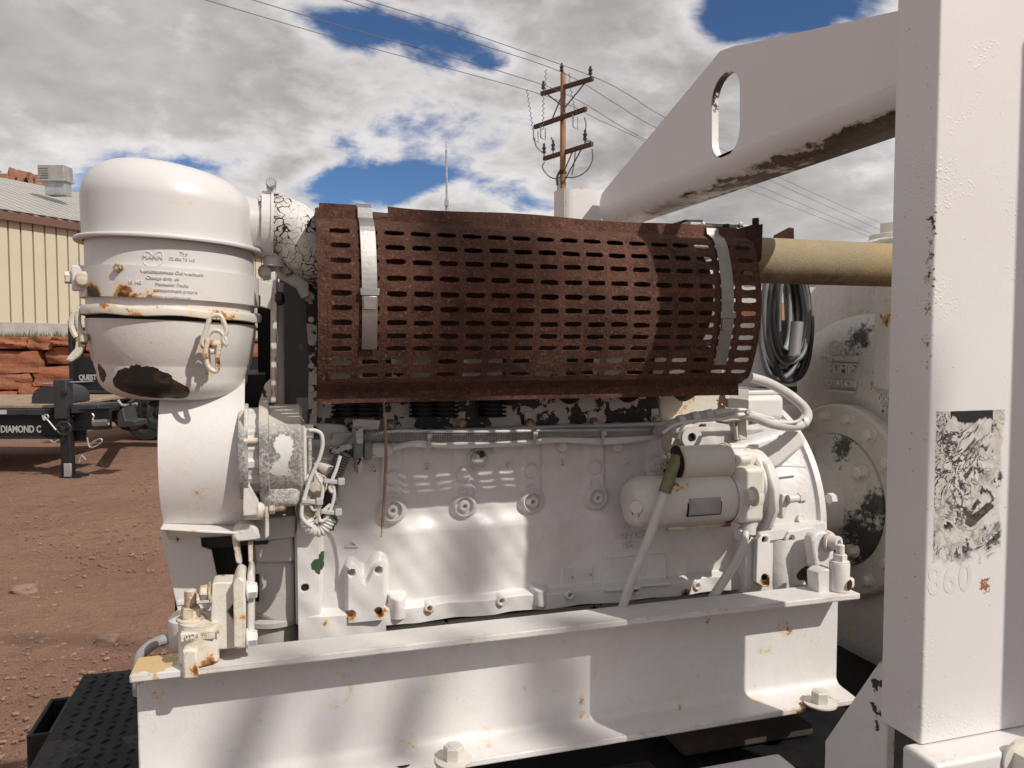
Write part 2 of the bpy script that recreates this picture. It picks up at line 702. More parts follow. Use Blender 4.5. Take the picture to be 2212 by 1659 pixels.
M = {}
M['white'] = paint('white_enamel', rust=.25, edge=.6, bump=.12, dirt=.45, pits=.25)
M['white_clean'] = paint('white_enamel_clean', rust=0.0, bump=.06, dirt=.22, seed=2)
M['cast'] = paint('white_painted_casting', rust=.32, bump=.28, dirt=.55, seed=3, peel=.6, edge=.6)
M['cast_rusty'] = paint('rusty_white_casting', base=(.74, .69, .60), rust=.95, edge=.7, bump=.35, dirt=.5, seed=5, peel=.7, chip=.10)
M['cast_grey'] = paint('greyish_casting', base=(.56, .54, .51), rust=.1, bump=.45, dirt=.6, seed=6, peel=.6)
M['peeled'] = paint('peeled_black_white', base=(.60, .57, .54), rust=.35, chip=1.05, bump=.3, seed=9, peel=.5, scale=2.1)
M['half_peeled'] = paint('half_peeled', base=(.66, .63, .59), rust=.3, chip=.60, bump=.3, seed=12, peel=.5)
M['bolt'] = paint('painted_bolt', base=(.68, .645, .58), rust=.35, edge=.5, bump=.3, dirt=.5, seed=15)
M['bolt_rusty'] = paint('rusty_bolt', base=(.66, .60, .49), rust=1.0, edge=.6, bump=.4, dirt=.6, seed=17)
M['cream'] = paint('cream_enamel', base=(.70, .67, .61), rust=.25, edge=.35, bump=.08, dirt=.35, seed=19)
M['rust'] = rust_mat('scaled_rust')
M['rust_dark'] = rust_mat('dark_rust', (.03, .013, .009), (.07, .028, .017), (.13, .07, .045))
M['black_hole'] = simple('hole_shade', (.010, .009, .008), .9, var=.3, bump=0)  # near-black fill standing in for the shade inside holes and gaps
M['black_steel'] = simple('black_steel', (.009, .009, .010), .6, var=.35, scale=12, bump=.25)
M['black_rubber'] = simple('black_rubber', (.018, .017, .017), .75, var=.25, scale=40, bump=.15)
M['dark_grey'] = simple('charcoal_steel', (.028, .028, .030), .5, var=.25, scale=15, bump=.1)
M['band'] = simple('stainless_band', (.40, .385, .36), .40, 1.0, var=.14, scale=30, bump=.15)
M['zinc'] = simple('zinc_plate', (.42, .42, .42), .38, 1.0, var=.2, scale=40, bump=.2)

# ------------------------------------------------------------------ setting materials
def dirt_mat():
    m = NT('red_dirt')
    n1 = m.noise(.55, 8, .6)
    n2 = m.noise(6, 8, .66)
    n3 = m.noise(70, 5, .7)
    v = m.voro(38, 'F1')
    v2 = m.voro(110, 'F1')
    col = m.mix(m.mr(n1, .35, .68), (.235, .128, .088), (.300, .176, .124))
    col = m.mix(m.mr(n2, .52, .72, 0, .65), col, (.150, .080, .055))
    col = m.mix(m.mr(n3, .55, .75, 0, .6), col, (.335, .225, .170))
    col = m.mix(m.mr(n3, .42, .30, 0, .55), col, (.115, .060, .042))
    peb = m.mr(v, .16, .09, 0, 1, True)
    pm = m.mr(m.noise(3, 4, .6), .55, .68)
    col = m.mix(m.math('MULTIPLY', peb, pm), col, (.34, .25, .20))
    h = m.math('ADD', m.math('MULTIPLY', n2, 1.6), m.math('MULTIPLY', n3, .5))
    h = m.math('ADD', h, m.math('MULTIPLY', m.mr(v2, .3, .1), .25))
    h = m.math('ADD', h, m.math('MULTIPLY', m.math('MULTIPLY', peb, pm), .4))
    return m.fin(col, .95, m.bump(h, .9, .03), 0, .15)


def stone_mat():
    m = NT('red_sandstone')
    n1 = m.noise(1.4, 6, .6)
    n2 = m.noise(12, 7, .68)
    st = m.noise(1, 5, .6, m.map((.8, .8, 14)))
    col = m.mix(m.mr(n1, .35, .65), (.30, .105, .056), (.36, .150, .085))
    col = m.mix(m.mr(st, .52, .70, 0, .5), col, (.41, .235, .155))
    col = m.mix(m.mr(n2, .50, .72, 0, .6), col, (.20, .066, .038))
    h = m.math('ADD', m.math('MULTIPLY', n2, 1.0), m.math('MULTIPLY', st, .8))
    return m.fin(col, .92, m.bump(h, .8, .03), 0, .15)


M['dirt'] = dirt_mat()
M['stone'] = stone_mat()
M['tan'] = simple('tan_metal_siding', (.55, .485, .36), .5, var=.05, scale=.8, bump=.05)
M['roofing'] = simple('grey_metal_roofing', (.38, .365, .335), .45, var=.12, scale=1.5, bump=.1)
M['fascia'] = simple('brown_fascia', (.14, .075, .05), .5, var=.1)
M['concrete'] = simple('concrete', (.36, .34, .31), .85, var=.2, scale=3, bump=.3)
M['galv'] = simple('galvanised_sheet', (.46, .46, .45), .42, .6, var=.2, scale=4, bump=.1)
M['cooler'] = simple('weathered_cooler_casing', (.30, .29, .275), .6, var=.25, scale=3, bump=.2)
M['cliff'] = simple('far_red_cliff', (.27, .125, .082), .95, var=.45, scale=.11, bump=.4)
M['grass'] = simple('dry_grass', (.12, .125, .045), .9, var=.4, scale=2, bump=0)
M['wood_deck'] = simple('trailer_plank_wood', (.28, .20, .13), .8, var=.3, scale=6, bump=.3)
M['letter'] = simple('white_lettering', (.42, .41, .39), .6, var=.1, bump=0)
M['chrome'] = simple('bright_steel', (.62, .62, .61), .28, 1.0, var=.1, bump=.1)
M['shed'] = simple('pale_shed_wall', (.50, .50, .48), .6, var=.1, scale=1)
M['orange'] = simple('orange_container', (.42, .22, .09), .6, var=.15, scale=1)
M['insul'] = simple('brown_porcelain', (.05, .035, .03), .3, var=.2)
M['wire'] = simple('weathered_cable', (.12, .115, .11), .6, var=.1, bump=0)
M['gravel'] = simple('dusty_gravel', (.235, .145, .105), .95, var=.45, scale=9, bump=.4)


def wood_mat(name, a, b):
    m = NT(name)
    g = m.noise(1, 7, .65, m.map((26, 26, 1.1)))
    col = m.mix(m.mr(g, .35, .65), a, b)
    return m.fin(col, .85, m.bump(g, .5, .01), 0, .2)


M['pole_wood'] = wood_mat('pole_wood', (.20, .105, .048), (.40, .225, .105))
M['arm_wood'] = wood_mat('crossarm_wood', (.055, .038, .028), (.14, .095, .065))


def W(r, f, z):
    return RGT * r + FWD * f + Vector((0, 0, z))


ROT = Matrix.Rotation(-YAW, 3, 'Z')


def cbox(mb, r0, r1, f0, f1, z0, z1):
    mb.box(W((r0 + r1) / 2, (f0 + f1) / 2, (z0 + z1) / 2), (abs(r1 - r0), abs(f1 - f0), abs(z1 - z0)), ROT)
    return mb


def rr(px, d):                  # sideways distance of a column of the picture at a distance
    return (px - PW / 2) / FPX * d


def zz(py, d):                  # height of a row of the picture at a distance
    return EYE - (py - 747.3) / FPX * d


# ------------------------------------------------------------------ ground
mb = MB()
rad = [0, 1.2, 2, 3, 4, 5, 6, 7, 8, 9.5, 11, 13, 16, 20, 30, 60, 150, 500, 1500, 4000]
na = 96
gv = []
gf = []
for i, r_ in enumerate(rad):
    for j in range(na):
        a = 2 * math.pi * j / na
        x, y = r_ * math.sin(a), r_ * math.cos(a)
        z = 0.0
        if r_ < 14:
            z = .018 * math.sin(x * 2.3 + 1) * math.cos(y * 1.9) + .012 * math.sin(x * 5.1 + y * 3.7)
        gv.append((x, y, z))
for i in range(len(rad) - 1):
    for j in range(na):
        gf.append((i * na + j, i * na + (j + 1) % na, (i + 1) * na + (j + 1) % na, (i + 1) * na + j))
mb.add(gv, gf)
ground = structure(link('ground', mb.mesh('ground', 0), M['dirt']))
for p in ground.data.polygons:
    p.use_smooth = True

# loose gravel on the visible yard
mb = MB()
ico = bmesh.new(); bmesh.ops.create_icosphere(ico, subdivisions=1, radius=1)
icov = [v.co.copy() for v in ico.verts]; icof = [tuple(v.index for v in f.verts) for f in ico.faces]
ico.free()
for i in range(2600):
    d = 2.6 + 8.5 * rnd.random() ** 1.3
    r_ = rr(-60 + 460 * rnd.random(), d)
    s = .004 + .011 * rnd.random() ** 3
    p = W(r_, d, 0)
    sx, sy, sz = s * rnd.uniform(.7, 1.5), s * rnd.uniform(.7, 1.5), s * rnd.uniform(.4, .8)
    mb.add([(p.x + v.x * sx * rnd.uniform(.85, 1.15), p.y + v.y * sy, v.z * sz + .006) for v in icov], icof)
g = link('gravel', mb.mesh('gravel', 0), M['gravel'])
g['kind'] = 'stuff'


def rough_stone(c, s, M3, seed, cuts=5, amp=.10, p=.35):
    """boulder: subdivided block, corners pulled in, surface broken up"""
    rg = random.Random(seed)
    bm = bmesh.new()
    bmesh.ops.create_cube(bm, size=2)
    bmesh.ops.subdivide_edges(bm, edges=bm.edges[:], cuts=cuts, use_grid_fill=True)
    ph = [rg.uniform(0, 6.28) for _ in range(9)]
    for v in bm.verts:
        q = v.co
        l = q.length
        sph = q.normalized() * 1.18
        b = q.lerp(sph, p)
        n = (math.sin(b.x * 3.1 + ph[0]) * math.cos(b.y * 2.7 + ph[1]) + math.sin(b.z * 4.3 + ph[2] + b.x * 2) * .7
             + math.sin(b.x * 7 + b.z * 6 + ph[3]) * .35 + rg.uniform(-.3, .3))
        b = b * (1 + amp * .5 * n)
        v.co = Vector((b.x * s[0] / 2, b.y * s[1] / 2, b.z * s[2] / 2))
    me = bpy.data.meshes.new('stone')
    bm.to_mesh(me); bm.free()
    me.transform(M3.to_4x4())
    me.transform(Matrix.Translation(Vector(c)))
    me.polygons.foreach_set('use_smooth', [True] * len(me.polygons))
    me.set_sharp_from_angle(angle=R(38))
    return me


for i, (px, py, s, lab) in enumerate(((430 * .54, 2565 * .54, .075, 'dark brown fist sized stone lying on the dirt left of the engine mount'),
                                 (100 * .54, 2365 * .54, .10, 'flat reddish stone sunk in the dirt near the left edge'),
                                 (745 * .54, 1895 * .54 - 10, .05, 'small dark stone in the sunlit dirt right of the trailer jack'))):
    p = PZ(px, py, .012)
    o = link('loose_stone', rough_stone(p, (s * 1.3, s, s * .7), ROT, 50 + i, 3, .3), M['gravel'])
    tag(o, lab, 'stone', None)

# ------------------------------------------------------------------ boulder retaining wall
RW = 17.0
rock = thing('boulder_wall', 'retaining wall of stacked red sandstone boulders below the tan building', 'retaining wall', W(rr(60, RW), RW, 0))
STN = [(-330, 728, -190, 770), (-185, 727, -72, 768), (-68, 727, 56, 752), (60, 727, 113, 755), (114, 729, 190, 747), (194, 728, 300, 758),
       (-300, 772, -150, 820), (-146, 770, -20, 800), (-18, 757, 84, 806), (92, 750, 172, 786), (176, 762, 270, 800), (304, 730, 420, 780),
       (-350, 822, -190, 885), (-186, 806, -60, 850), (-56, 808, 64, 842), (68, 790, 168, 832), (172, 803, 300, 850), (274, 785, 400, 845),
       (-186, 853, -70, 905), (-66, 845, 36, 905), (40, 836, 130, 905), (134, 834, 230, 905), (234, 853, 350, 905), (404, 784, 520, 905),
       (424, 730, 560, 780), (524, 784, 650, 905)]
for i, (x0, y0, x1, y1) in enumerate(STN):
    c = W(rr((x0 + x1) / 2, RW), RW + .55 + rnd.uniform(-.14, .14), zz((y0 + y1) / 2, RW))
    s = ((x1 - x0) / FPX * RW * 1.0, 1.1, (y1 - y0) / FPX * RW * 1.0)
    link('stone', rough_stone(c, s, ROT @ Matrix.Rotation(rnd.uniform(-.05, .05), 3, 'Y'), 100 + i, 6, .10, .16), M['stone'], rock)
mb = MB()
cbox(mb, rr(-900, RW), rr(900, RW), RW + .9, 80, -.2, zz(730, RW) - .02)
structure(link('terrace', mb.mesh('terrace'), M['dirt']))

# grass tufts along the top of the boulders
mb = MB()
for i in range(2600):
    px = rnd.uniform(-300, 420)
    f = RW + rnd.uniform(.5, 3.0)
    b = W(rr(px, RW), f, zz(730, RW) - .04)
    h = rnd.uniform(.05, .24) * (1.3 if rnd.random() < .15 else 1)
    l = Vector((rnd.uniform(-.07, .07), rnd.uniform(-.07, .07), h))
    w = RGT * .012
    mb.add([b - w, b + w, b + l], [(0, 1, 2)])
g = link('grass', mb.mesh('grass', 0), M['grass'])
g['kind'] = 'stuff'

# ------------------------------------------------------------------ tan metal building
AW = R(25.3)
WD = FWD * math.cos(AW) + RGT * math.sin(AW)
WN = RGT * math.cos(AW) - FWD * math.sin(AW)
BD = 22.0
B0 = W(rr(0, BD), BD, 0)
zb, ze = zz(696, BD), zz(463, BD)
BM = Matrix((-WD, WN, Vector((0, 0, 1)))).transposed()
bld = thing('metal_building', 'tan ribbed metal building with grey sheet roof beyond the boulder wall', 'building', B0 + Vector((0, 0, zb)))
PWID = .36
s0, s1 = -4.0, 17.0
npan = int((s1 - s0) / PWID)
# one siding sheet with a rib, shared
mb = MB()
h = ze - zb
prof = [(-PWID / 2, 0), (PWID / 2 - .050, 0), (PWID / 2 - .048, -.09), (PWID / 2 - .002, -.09), (PWID / 2, 0)]
vs = [(x, y, 0) for x, y in prof] + [(x, y, h) for x, y in prof]
mb.add(vs, [(i, i + 1, i + 6, i + 5) for i in range(4)])
sid = mb.mesh('siding_panel', 20)
sid.materials.append(M['tan'])
sl = math.hypot(7.0, 2.35)
mb = MB()
vs = [(x, 0, y) for x, y in prof] + [(x, sl, y) for x, y in prof]
mb.add(vs, [(i, i + 1, i + 6, i + 5) for i in range(4)])
rfp = mb.mesh('roof_panel', 20)
rfp.materials.append(M['roofing'])
ra = math.atan2(2.35, 7.0)
RM = Matrix((WD, (-WN * math.cos(ra) + Vector((0, 0, math.sin(ra)))), WD.cross(-WN * math.cos(ra) + Vector((0, 0, math.sin(ra)))))).transposed()
for i in range(npan):
    s = s0 + PWID * (i + .5)
    for (nm, me, mt, q, pz) in (('siding_panel', sid, M['tan'], BM, zb), ('roof_panel', rfp, M['roofing'], RM, ze + .12)):
        o = link(nm, me, mt, bld)
        o.rotation_mode = 'QUATERNION'
        o.rotation_quaternion = q.to_quaternion()
        o.location = B0 + WD * s + Vector((0, 0, pz)) + (WN * .18 if nm == 'roof_panel' else Vector((0, 0, 0)))
mid = B0 + WD * (s0 + s1) / 2
mb = MB(); mb.box(mid + WN * .16 + Vector((0, 0, ze - .06)), (s1 - s0 + .3, .10, .22), BM)
link('fascia', mb.mesh('fascia'), M['fascia'], bld)
mb = MB(); mb.box(mid - WN * 2.05 + Vector((0, 0, zb - .30)), (s1 - s0, 4.2, .62), BM)
link('foundation', mb.mesh('foundation'), M['concrete'], bld)
mb = MB(); mb.box(mid - WN * 7.3 + Vector((0, 0, (zb + ze) / 2)), (s1 - s0 - .1, 14.0, h - .02), BM)
link('wall_core', mb.mesh('wall_core'), M['tan'], bld)

CD = 26.5
cool = thing('rooftop_cooler', 'weathered grey evaporative cooler box standing on the tan building roof', 'cooler', W(rr(126, CD), CD, zz(418, CD)))
mb = MB(); cbox(mb, rr(97, CD), rr(153, CD), CD - .1, CD + .45, zz(394, CD), zz(362, CD))
link('casing', mb.mesh('casing'), M['cooler'], cool, .02)
mb = MB(); cbox(mb, rr(108, CD), rr(151, CD), CD, CD + .4, zz(424, CD), zz(394, CD))
link('duct_base', mb.mesh('duct_base'), M['galv'], cool, .01)
mb = MB(); cbox(mb, rr(95, CD), rr(155, CD), CD - .13, CD + .48, zz(396, CD), zz(392.5, CD))
link('rim', mb.mesh('rim'), M['galv'], cool, .01)
for k in range(5):
    z = zz(368 + 5 * k, CD)
    mb = MB(); cbox(mb, rr(101, CD), rr(120, CD), CD - .13, CD - .10, z - .02, z + .02)
    link('louvre', mb.mesh('louvre'), M['cooler'], cool)

# far red cliffs
mb = MB()
HD = 260.0
nx, nz = 420, 16
vs = []
for j in range(nz):
    for i in range(nx):
        px = -900 + 2500 * i / (nx - 1)
        u = j / (nz - 1)
        top = 392 - 14 * math.exp(-((px + 20) / 120) ** 2) + 330 * (1 - math.exp(-(max(px - 60, 0) / 330) ** 2))
        n = 4 * math.sin(px * .09) + 3 * math.sin(px * .23 + 2) + 2 * math.sin(px * .61 + 1) + rnd.uniform(-4.5, 4.5)
        zt = zz(top + n - 6, HD)
        f = HD - 60 * (1 - u) + rnd.uniform(-4, 4)
        vs.append(W(rr(px, HD), f, -2 + (zt + 2) * (u ** 1.1) + rnd.uniform(-1, 1) * (0 < u < 1)))
mb.add(vs, [(j * nx + i, j * nx + i + 1, (j + 1) * nx + i + 1, (j + 1) * nx + i) for j in range(nz - 1) for i in range(nx - 1)])
structure(link('hills', mb.mesh('hills', 0), M['cliff']))

# pale shed and orange container glimpsed behind the cable coil
SD = 38.0
o = thing('pale_shed', 'pale grey shed far behind the coiled cable', 'building', W(rr(1760, SD), SD, 0))
mb = MB(); cbox(mb, rr(1560, SD), rr(1990, SD), SD, SD + 8, 0, zz(600, SD))
link('wall', mb.mesh('wall'), M['shed'], o)
mb = MB(); cbox(mb, rr(1550, SD), rr(2000, SD), SD - .3, SD + 8.3, zz(600, SD), zz(595, SD))
link('roof', mb.mesh('roof'), M['roofing'], o)
for k in range(6):
    mb = MB(); cbox(mb, rr(1600 + 55 * k, SD), rr(1604 + 55 * k, SD), SD - .06, SD - .01, 0, zz(604, SD))
    link('rib', mb.mesh('rib'), M['shed'], o)
OD = 30.0
o = thing('shipping_container', 'orange tan container low in the gap behind the coiled cable', 'container', W(rr(1690, OD), OD, 0))
mb = MB(); cbox(mb, rr(1630, OD), rr(1790, OD), OD, OD + 2.4, .15, zz(652, OD))
link('body', mb.mesh('body'), M['orange'], o, .03)
for k in range(12):
    mb = MB(); cbox(mb, rr(1634 + 13 * k, OD), rr(1640 + 13 * k, OD), OD - .05, OD - .002, .3, zz(655, OD))
    link('corrugation', mb.mesh('corrugation'), M['orange'], o)

# ------------------------------------------------------------------ parked trailers
def wheel(parent, c, ax, r, w, name='wheel'):
    mb = MB()
    mb.lathe([(r * .62, -w / 2), (r * .93, -w / 2), (r, -w * .36), (r, w * .36), (r * .93, w / 2), (r * .62, w / 2), (r * .62, -w / 2)], c, ax, 40, cap=False)
    t = link(name, mb.mesh(name), M['black_rubber'], parent)
    mb = MB()
    mb.lathe([(r * .62, -w * .42), (r * .58, -w * .2), (r * .30, -w * .1), (r * .26, -w * .32), (0.0, -w * .34)], c, ax, 32, cap=False)
    mb.lathe([(r * .62, w * .42), (r * .5, w * .1), (0.001, w * .1)], c, ax, 32, cap=False)
    link('rim', mb.mesh('rim'), M['dark_grey'], t)
    return t


TD = 9.3
tr = thing('flatbed_trailer', 'black flatbed trailer with white DIAMOND C lettering on its side rail', 'trailer', W(rr(131, TD), TD, 0))
mb = MB()
r_end = rr(128, TD)
cbox(mb, -11, r_end, TD, TD + .03, zz(942, TD), zz(899, TD))
cbox(mb, -11, r_end, TD - .07, TD + .07, zz(947, TD), zz(942, TD))
cbox(mb, -11, r_end, TD - .07, TD + .07, zz(899, TD), zz(896, TD))
link('side_rail', mb.mesh('side_rail'), M['black_steel'], tr, .004)
mb = MB(); cbox(mb, -11, rr(112, TD), TD - .09, TD - .02, zz(895.5, TD), zz(882, TD))
link('rub_rail', mb.mesh('rub_rail'), M['dark_grey'], tr, .006)
mb = MB(); cbox(mb, -11, r_end, TD + 2.0, TD + 2.06, zz(947, TD), zz(896, TD))
link('side_rail', mb.mesh('side_rail'), M['black_steel'], tr, .004)
for k in range(12):
    mb = MB(); cbox(mb, -11, rr(112, TD), TD - .01 + k * .176, TD + .155 + k * .176, zz(881, TD), zz(875, TD))
    link('deck_plank', mb.mesh('deck_plank'), M['wood_deck'], tr, .004)
for k in range(3):
    x = rr(-20 + 42 * k, TD) - .05
    mb = MB(); cbox(mb, x - .05, x + .05, TD - .10, TD - .092, zz(893, TD), zz(884, TD))
    link('reflector', mb.mesh('reflector'), M['letter'] if k == 1 else M['dark_grey'], tr)
o = text_mesh('DIAMOND C', .118, .002, W(rr(-2, TD), TD - .012, zz(934, TD)), RGT, Vector((0, 0, 1)), 'LEFT', 1.0, .003, .72)
# small capitals: the initials stand taller than the rest
link('lettering', o, M['letter'], tr)
# jack
jk = MB()
cbox(jk, rr(113, TD - .24), rr(141, TD - .24), TD - .24, TD - .09, zz(905, TD - .24), zz(820, TD - .24))
j = link('jack', jk.mesh('jack'), M['dark_grey'], tr, .008)
mb = MB(); cbox(mb, rr(125, TD - .22), rr(146, TD - .22), TD - .22, TD - .11, zz(1036, TD - .22), zz(905, TD - .22))
link('jack_leg', mb.mesh('jack_leg'), M['black_steel'], j, .006)
mb = MB(); cbox(mb, rr(131, TD - .25), rr(147, TD - .25), TD - .25, TD - .23, zz(1037, TD - .25), zz(1002, TD - .25))
link('jack_slide', mb.mesh('jack_slide'), M['galv'], j, .004)
mb = MB(); cbox(mb, rr(121, TD - .28), rr(164, TD - .28), TD - .28, TD - .05, 0.0, .016)
link('foot_plate', mb.mesh('foot_plate'), M['black_steel'], j)
mb = MB(); mb.cyl(W(rr(92, TD - .17), TD - .17, zz(829, TD - .17)), W(rr(200, TD - .17), TD - .17, zz(823, TD - .17)), .011, 10)
link('crank_rod', mb.mesh('crank_rod'), M['chrome'], j)
mb = MB(); cbox(mb, rr(133, TD - .28), rr(142, TD - .28), TD - .28, TD - .24, zz(849, TD - .28), zz(839, TD - .28))
link('gear_cover', mb.mesh('gear_cover'), M['dark_grey'], j, .006)
# bracket plate, hand wheel, tongue, coupler, chain
mb = MB(); cbox(mb, rr(126, TD - .085), rr(182, TD - .085), TD - .085, TD - .06, zz(953, TD - .085), zz(884, TD - .085))
link('bracket_plate', mb.mesh('bracket_plate'), M['dark_grey'], tr, .006)
mb = MB()
wc = W(rr(134, TD - .30), TD - .30, zz(925, TD - .30))
mb.tube([wc + RGT * .085 * math.cos(a) + Vector((0, 0, .075 * math.sin(a))) for a in np.linspace(0, 2 * math.pi, 25)[:-1]], .009, 8, True)
for k in range(3):
    a = .5 + k * 2.09
    mb.cyl(wc, wc + RGT * .08 * math.cos(a) + Vector((0, 0, .07 * math.sin(a))), .007, 6)
mb.cyl(wc - FWD * .02, wc + FWD * .08, .02, 10)
link('hand_wheel', mb.mesh('hand_wheel'), M['dark_grey'], tr)
for (pa, pb, d0, d1) in (((126, 912), (268, 902), TD - .02, TD - .35), ((126, 906), (268, 896), TD + 1.9, TD + .1)):
    mb = MB()
    a = W(rr(pa[0], TD), d0, zz(pa[1] + 18, TD)); b = W(rr(pb[0], TD), d1, zz(pb[1] + 18, TD))
    hgt = Vector((0, 0, .24))
    th = FWD * .04
    mb.prism([a, b, b + hgt, a + hgt], th)
    mb.prism([a + hgt - th, b + hgt - th, b + hgt + th * 2, a + hgt + th * 2], Vector((0, 0, .012)))
    mb.prism([a - th, b - th, b + th * 2, a + th * 2], Vector((0, 0, .012)))
    link('tongue_channel', mb.mesh('tongue_channel'), M['black_steel'], tr, .004)
mb = MB()
mb.prism([W(rr(x, TD - .36), TD - .36, zz(y, TD - .36)) for x, y in ((250, 893), (262, 880), (268, 908), (289, 909), (289, 921), (250, 924))], FWD * .3)
link('coupler', mb.mesh('coupler'), M['dark_grey'], tr, .01)
mb = MB(); cbox(mb, rr(150, TD - .2), rr(210, TD - .2), TD - .2, TD + .3, zz(893, TD - .2), zz(874, TD - .2))
link('tool_tray', mb.mesh('tool_tray'), M['dark_grey'], tr, .01)
mb = MB()
pp = [W(rr(198 + 33 * i / 90, TD - .42), TD - .42, zz(914 - i / 40, TD - .42)) + Vector((0, 0, .035 * math.sin(i * .9))) + FWD * .035 * math.cos(i * .9) for i in range(91)]
mb.tube(pp, .006, 6)
link('coil_spring', mb.mesh('coil_spring'), M['chrome'], tr)
for pts in ([(88, 897), (92, 907), (101, 902), (99, 896), (92, 899), (102, 910), (117, 929)], [(184, 945), (187, 962), (193, 967), (206, 962), (216, 953), (212, 948), (196, 955)],
            [(165, 1000), (169, 987), (172, 985), (180, 994)], [(196, 893), (200, 899), (197, 906), (202, 909)], [(122, 950), (112, 956), (104, 951)]):
    mb = MB()
    mb.tube(spline([W(rr(x, TD - .38), TD - .38, zz(y, TD - .38)) for x, y in pts], 6), .009, 7)
    link('hook_and_chain', mb.mesh('hook_and_chain'), M['galv'], tr)
for k, (x, y) in enumerate(((150, 890), (160, 898), (168, 915), (152, 935), (175, 940), (165, 905))):
    mb = MB(); mb.hexa(W(rr(x, TD - .085), TD - .085, zz(y, TD - .085)), -FWD, .022, .03)
    link('bolt', mb.mesh('bolt'), M['galv'] if k % 2 else M['dark_grey'], tr)
mb = MB()
a = np.linspace(0, math.pi, 15)
fo = [W(rr(76, TD) + .215 * math.cos(t) * (1 if abs(math.cos(t)) < .99 else 1), TD + .25, zz(874, TD) + .215 * math.sin(t) ** .7) for t in a]
mb.prism(fo, FWD * .55)
link('fender', mb.mesh('fender'), M['dark_grey'], tr, .01)
for k in range(2):
    wheel(tr, W(-8.6 - .95 * k, TD + .3, .36), FWD, .36, .24)
    wheel(tr, W(-8.6 - .95 * k, TD + 1.8, .36), FWD, .36, .24)

QD = 12.4
q = thing('equipment_trailer', 'black trailer with QUEST lettering and twin wheels behind the flatbed tongue', 'trailer', W(rr(230, QD), QD, 0))
mb = MB(); cbox(mb, rr(153, QD), rr(560, QD), QD + .1, QD + .16, zz(838, QD), zz(770, QD))
cbox(mb, rr(153, QD), rr(560, QD), QD + .05, QD + .18, zz(842, QD), zz(836, QD))
link('side_panel', mb.mesh('side_panel'), M['black_steel'], q, .006)
mb = MB(); cbox(mb, rr(150, QD), rr(158, QD), QD - .02, QD + .1, zz(880, QD), zz(692, QD))
link('corner_post', mb.mesh('corner_post'), M['black_steel'], q, .006)
mb = MB(); cbox(mb, rr(151, QD), rr(560, QD), QD, QD + .1, zz(742, QD), zz(735, QD)); cbox(mb, rr(151, QD), rr(560, QD), QD, QD + .1, zz(714, QD), zz(707, QD))
link('top_rail', mb.mesh('top_rail'), M['black_steel'], q, .006)
link('lettering', text_mesh('QUEST', .115, .002, W(rr(166, QD), QD + .045, zz(820, QD)), RGT, Vector((0, 0, 1)), 'LEFT', 1.0, .004, .8), M['letter'], q)
mb = MB(); cbox(mb, rr(156, QD), rr(560, QD), QD + .02, QD + 2.2, zz(852, QD), zz(842.5, QD))
link('bed', mb.mesh('bed'), M['black_steel'], q)
for px in (190, 237, 312, 372):
    rad_ = .205 if px < 250 else .27
    wheel(q, W(rr(px, QD - .3), QD - .2 - (0 if px < 250 else .5), rad_ + (.42 if px < 250 else .30)), FWD, rad_ + .03, .22)
for px in (300, 380):
    wheel(q, W(rr(px, QD), QD + 1.7, .33), FWD, .33, .24)
    wheel(q, W(rr(px, QD), QD + .3, .33), FWD, .33, .24)
mb = MB(); cbox(mb, rr(176, QD), rr(330, QD), QD - .55, QD + .2, zz(846, QD), zz(842, QD))
link('fender', mb.mesh('fender'), M['black_steel'], q, .01)
mb = MB(); mb.tube(spline([W(rr(x, QD), QD - .3, zz(y, QD)) for x, y in ((163, 836), (170, 858), (166, 868), (172, 880))], 5), .02, 8)
link('hose', mb.mesh('hose'), M['dark_grey'], q)
mb = MB(); mb.tube(spline([W(rr(x, TD + .3), TD + .3, zz(y, TD + .3)) for x, y in ((253, 864), (262, 875), (280, 874), (294, 872))], 5), .018, 8)
link('lever', mb.mesh('lever'), M['galv'], q)

# ------------------------------------------------------------------ utility pole and wires
UD = 40.0
up = thing('utility_pole', 'brown wooden utility pole with three crossarms against the clouds', 'utility pole', W(rr(1215, UD), UD, 0))
mb = MB()
mb.lathe([(.185, 0), (.165, zz(480, UD)), (.135, zz(170, UD)), (.10, zz(167, UD))], W(rr(1214.5, UD), UD, 0), (0, 0, 1), 16)
link('pole', mb.mesh('pole'), M['pole_wood'], up)


def armpt(px, py, dd):
    return W(rr(px, UD + dd), UD + dd, zz(py, UD + dd))


ARMS = []
for (x0, y0, x1, y1) in ((1168, 215, 1277, 183), (1154, 284, 1263, 246), (1174, 350, 1276, 319)):
    zc = zz((y0 + y1) / 2, UD)
    d0 = (zc - EYE) * FPX / (747.3 - y0); d1 = (zc - EYE) * FPX / (747.3 - y1)
    a = W(rr(x0, d0), d0 - .2, zc); b = W(rr(x1, d1), d1 - .2, zc)
    ARMS.append((a, b))
    ax = (b - a).normalized()
    nn = Vector((ax.y, -ax.x, 0))
    mb = MB()
    hv = Vector((0, 0, .105)); wv = nn * .085
    mb.prism([a - hv - wv, a - hv + wv, a + hv + wv, a + hv - wv], b - a)
    link('crossarm', mb.mesh('crossarm'), M['arm_wood'], up, .01)


def on_arm(k, u, dz=0.0):
    a, b = ARMS[k]
    return a.lerp(b, u) + Vector((0, 0, dz))


def insulator(p, h=.55):
    mb = MB()
    mb.lathe([(.03, 0), (.03, h * .2), (.10, h * .25), (.11, h * .38), (.05, h * .42), (.10, h * .55), (.11, h * .68), (.05, h * .72), (.07, h * .9), (.02, h)], p, (0, 0, 1), 12)
    link('insulator', mb.mesh('insulator'), M['insul'], up)


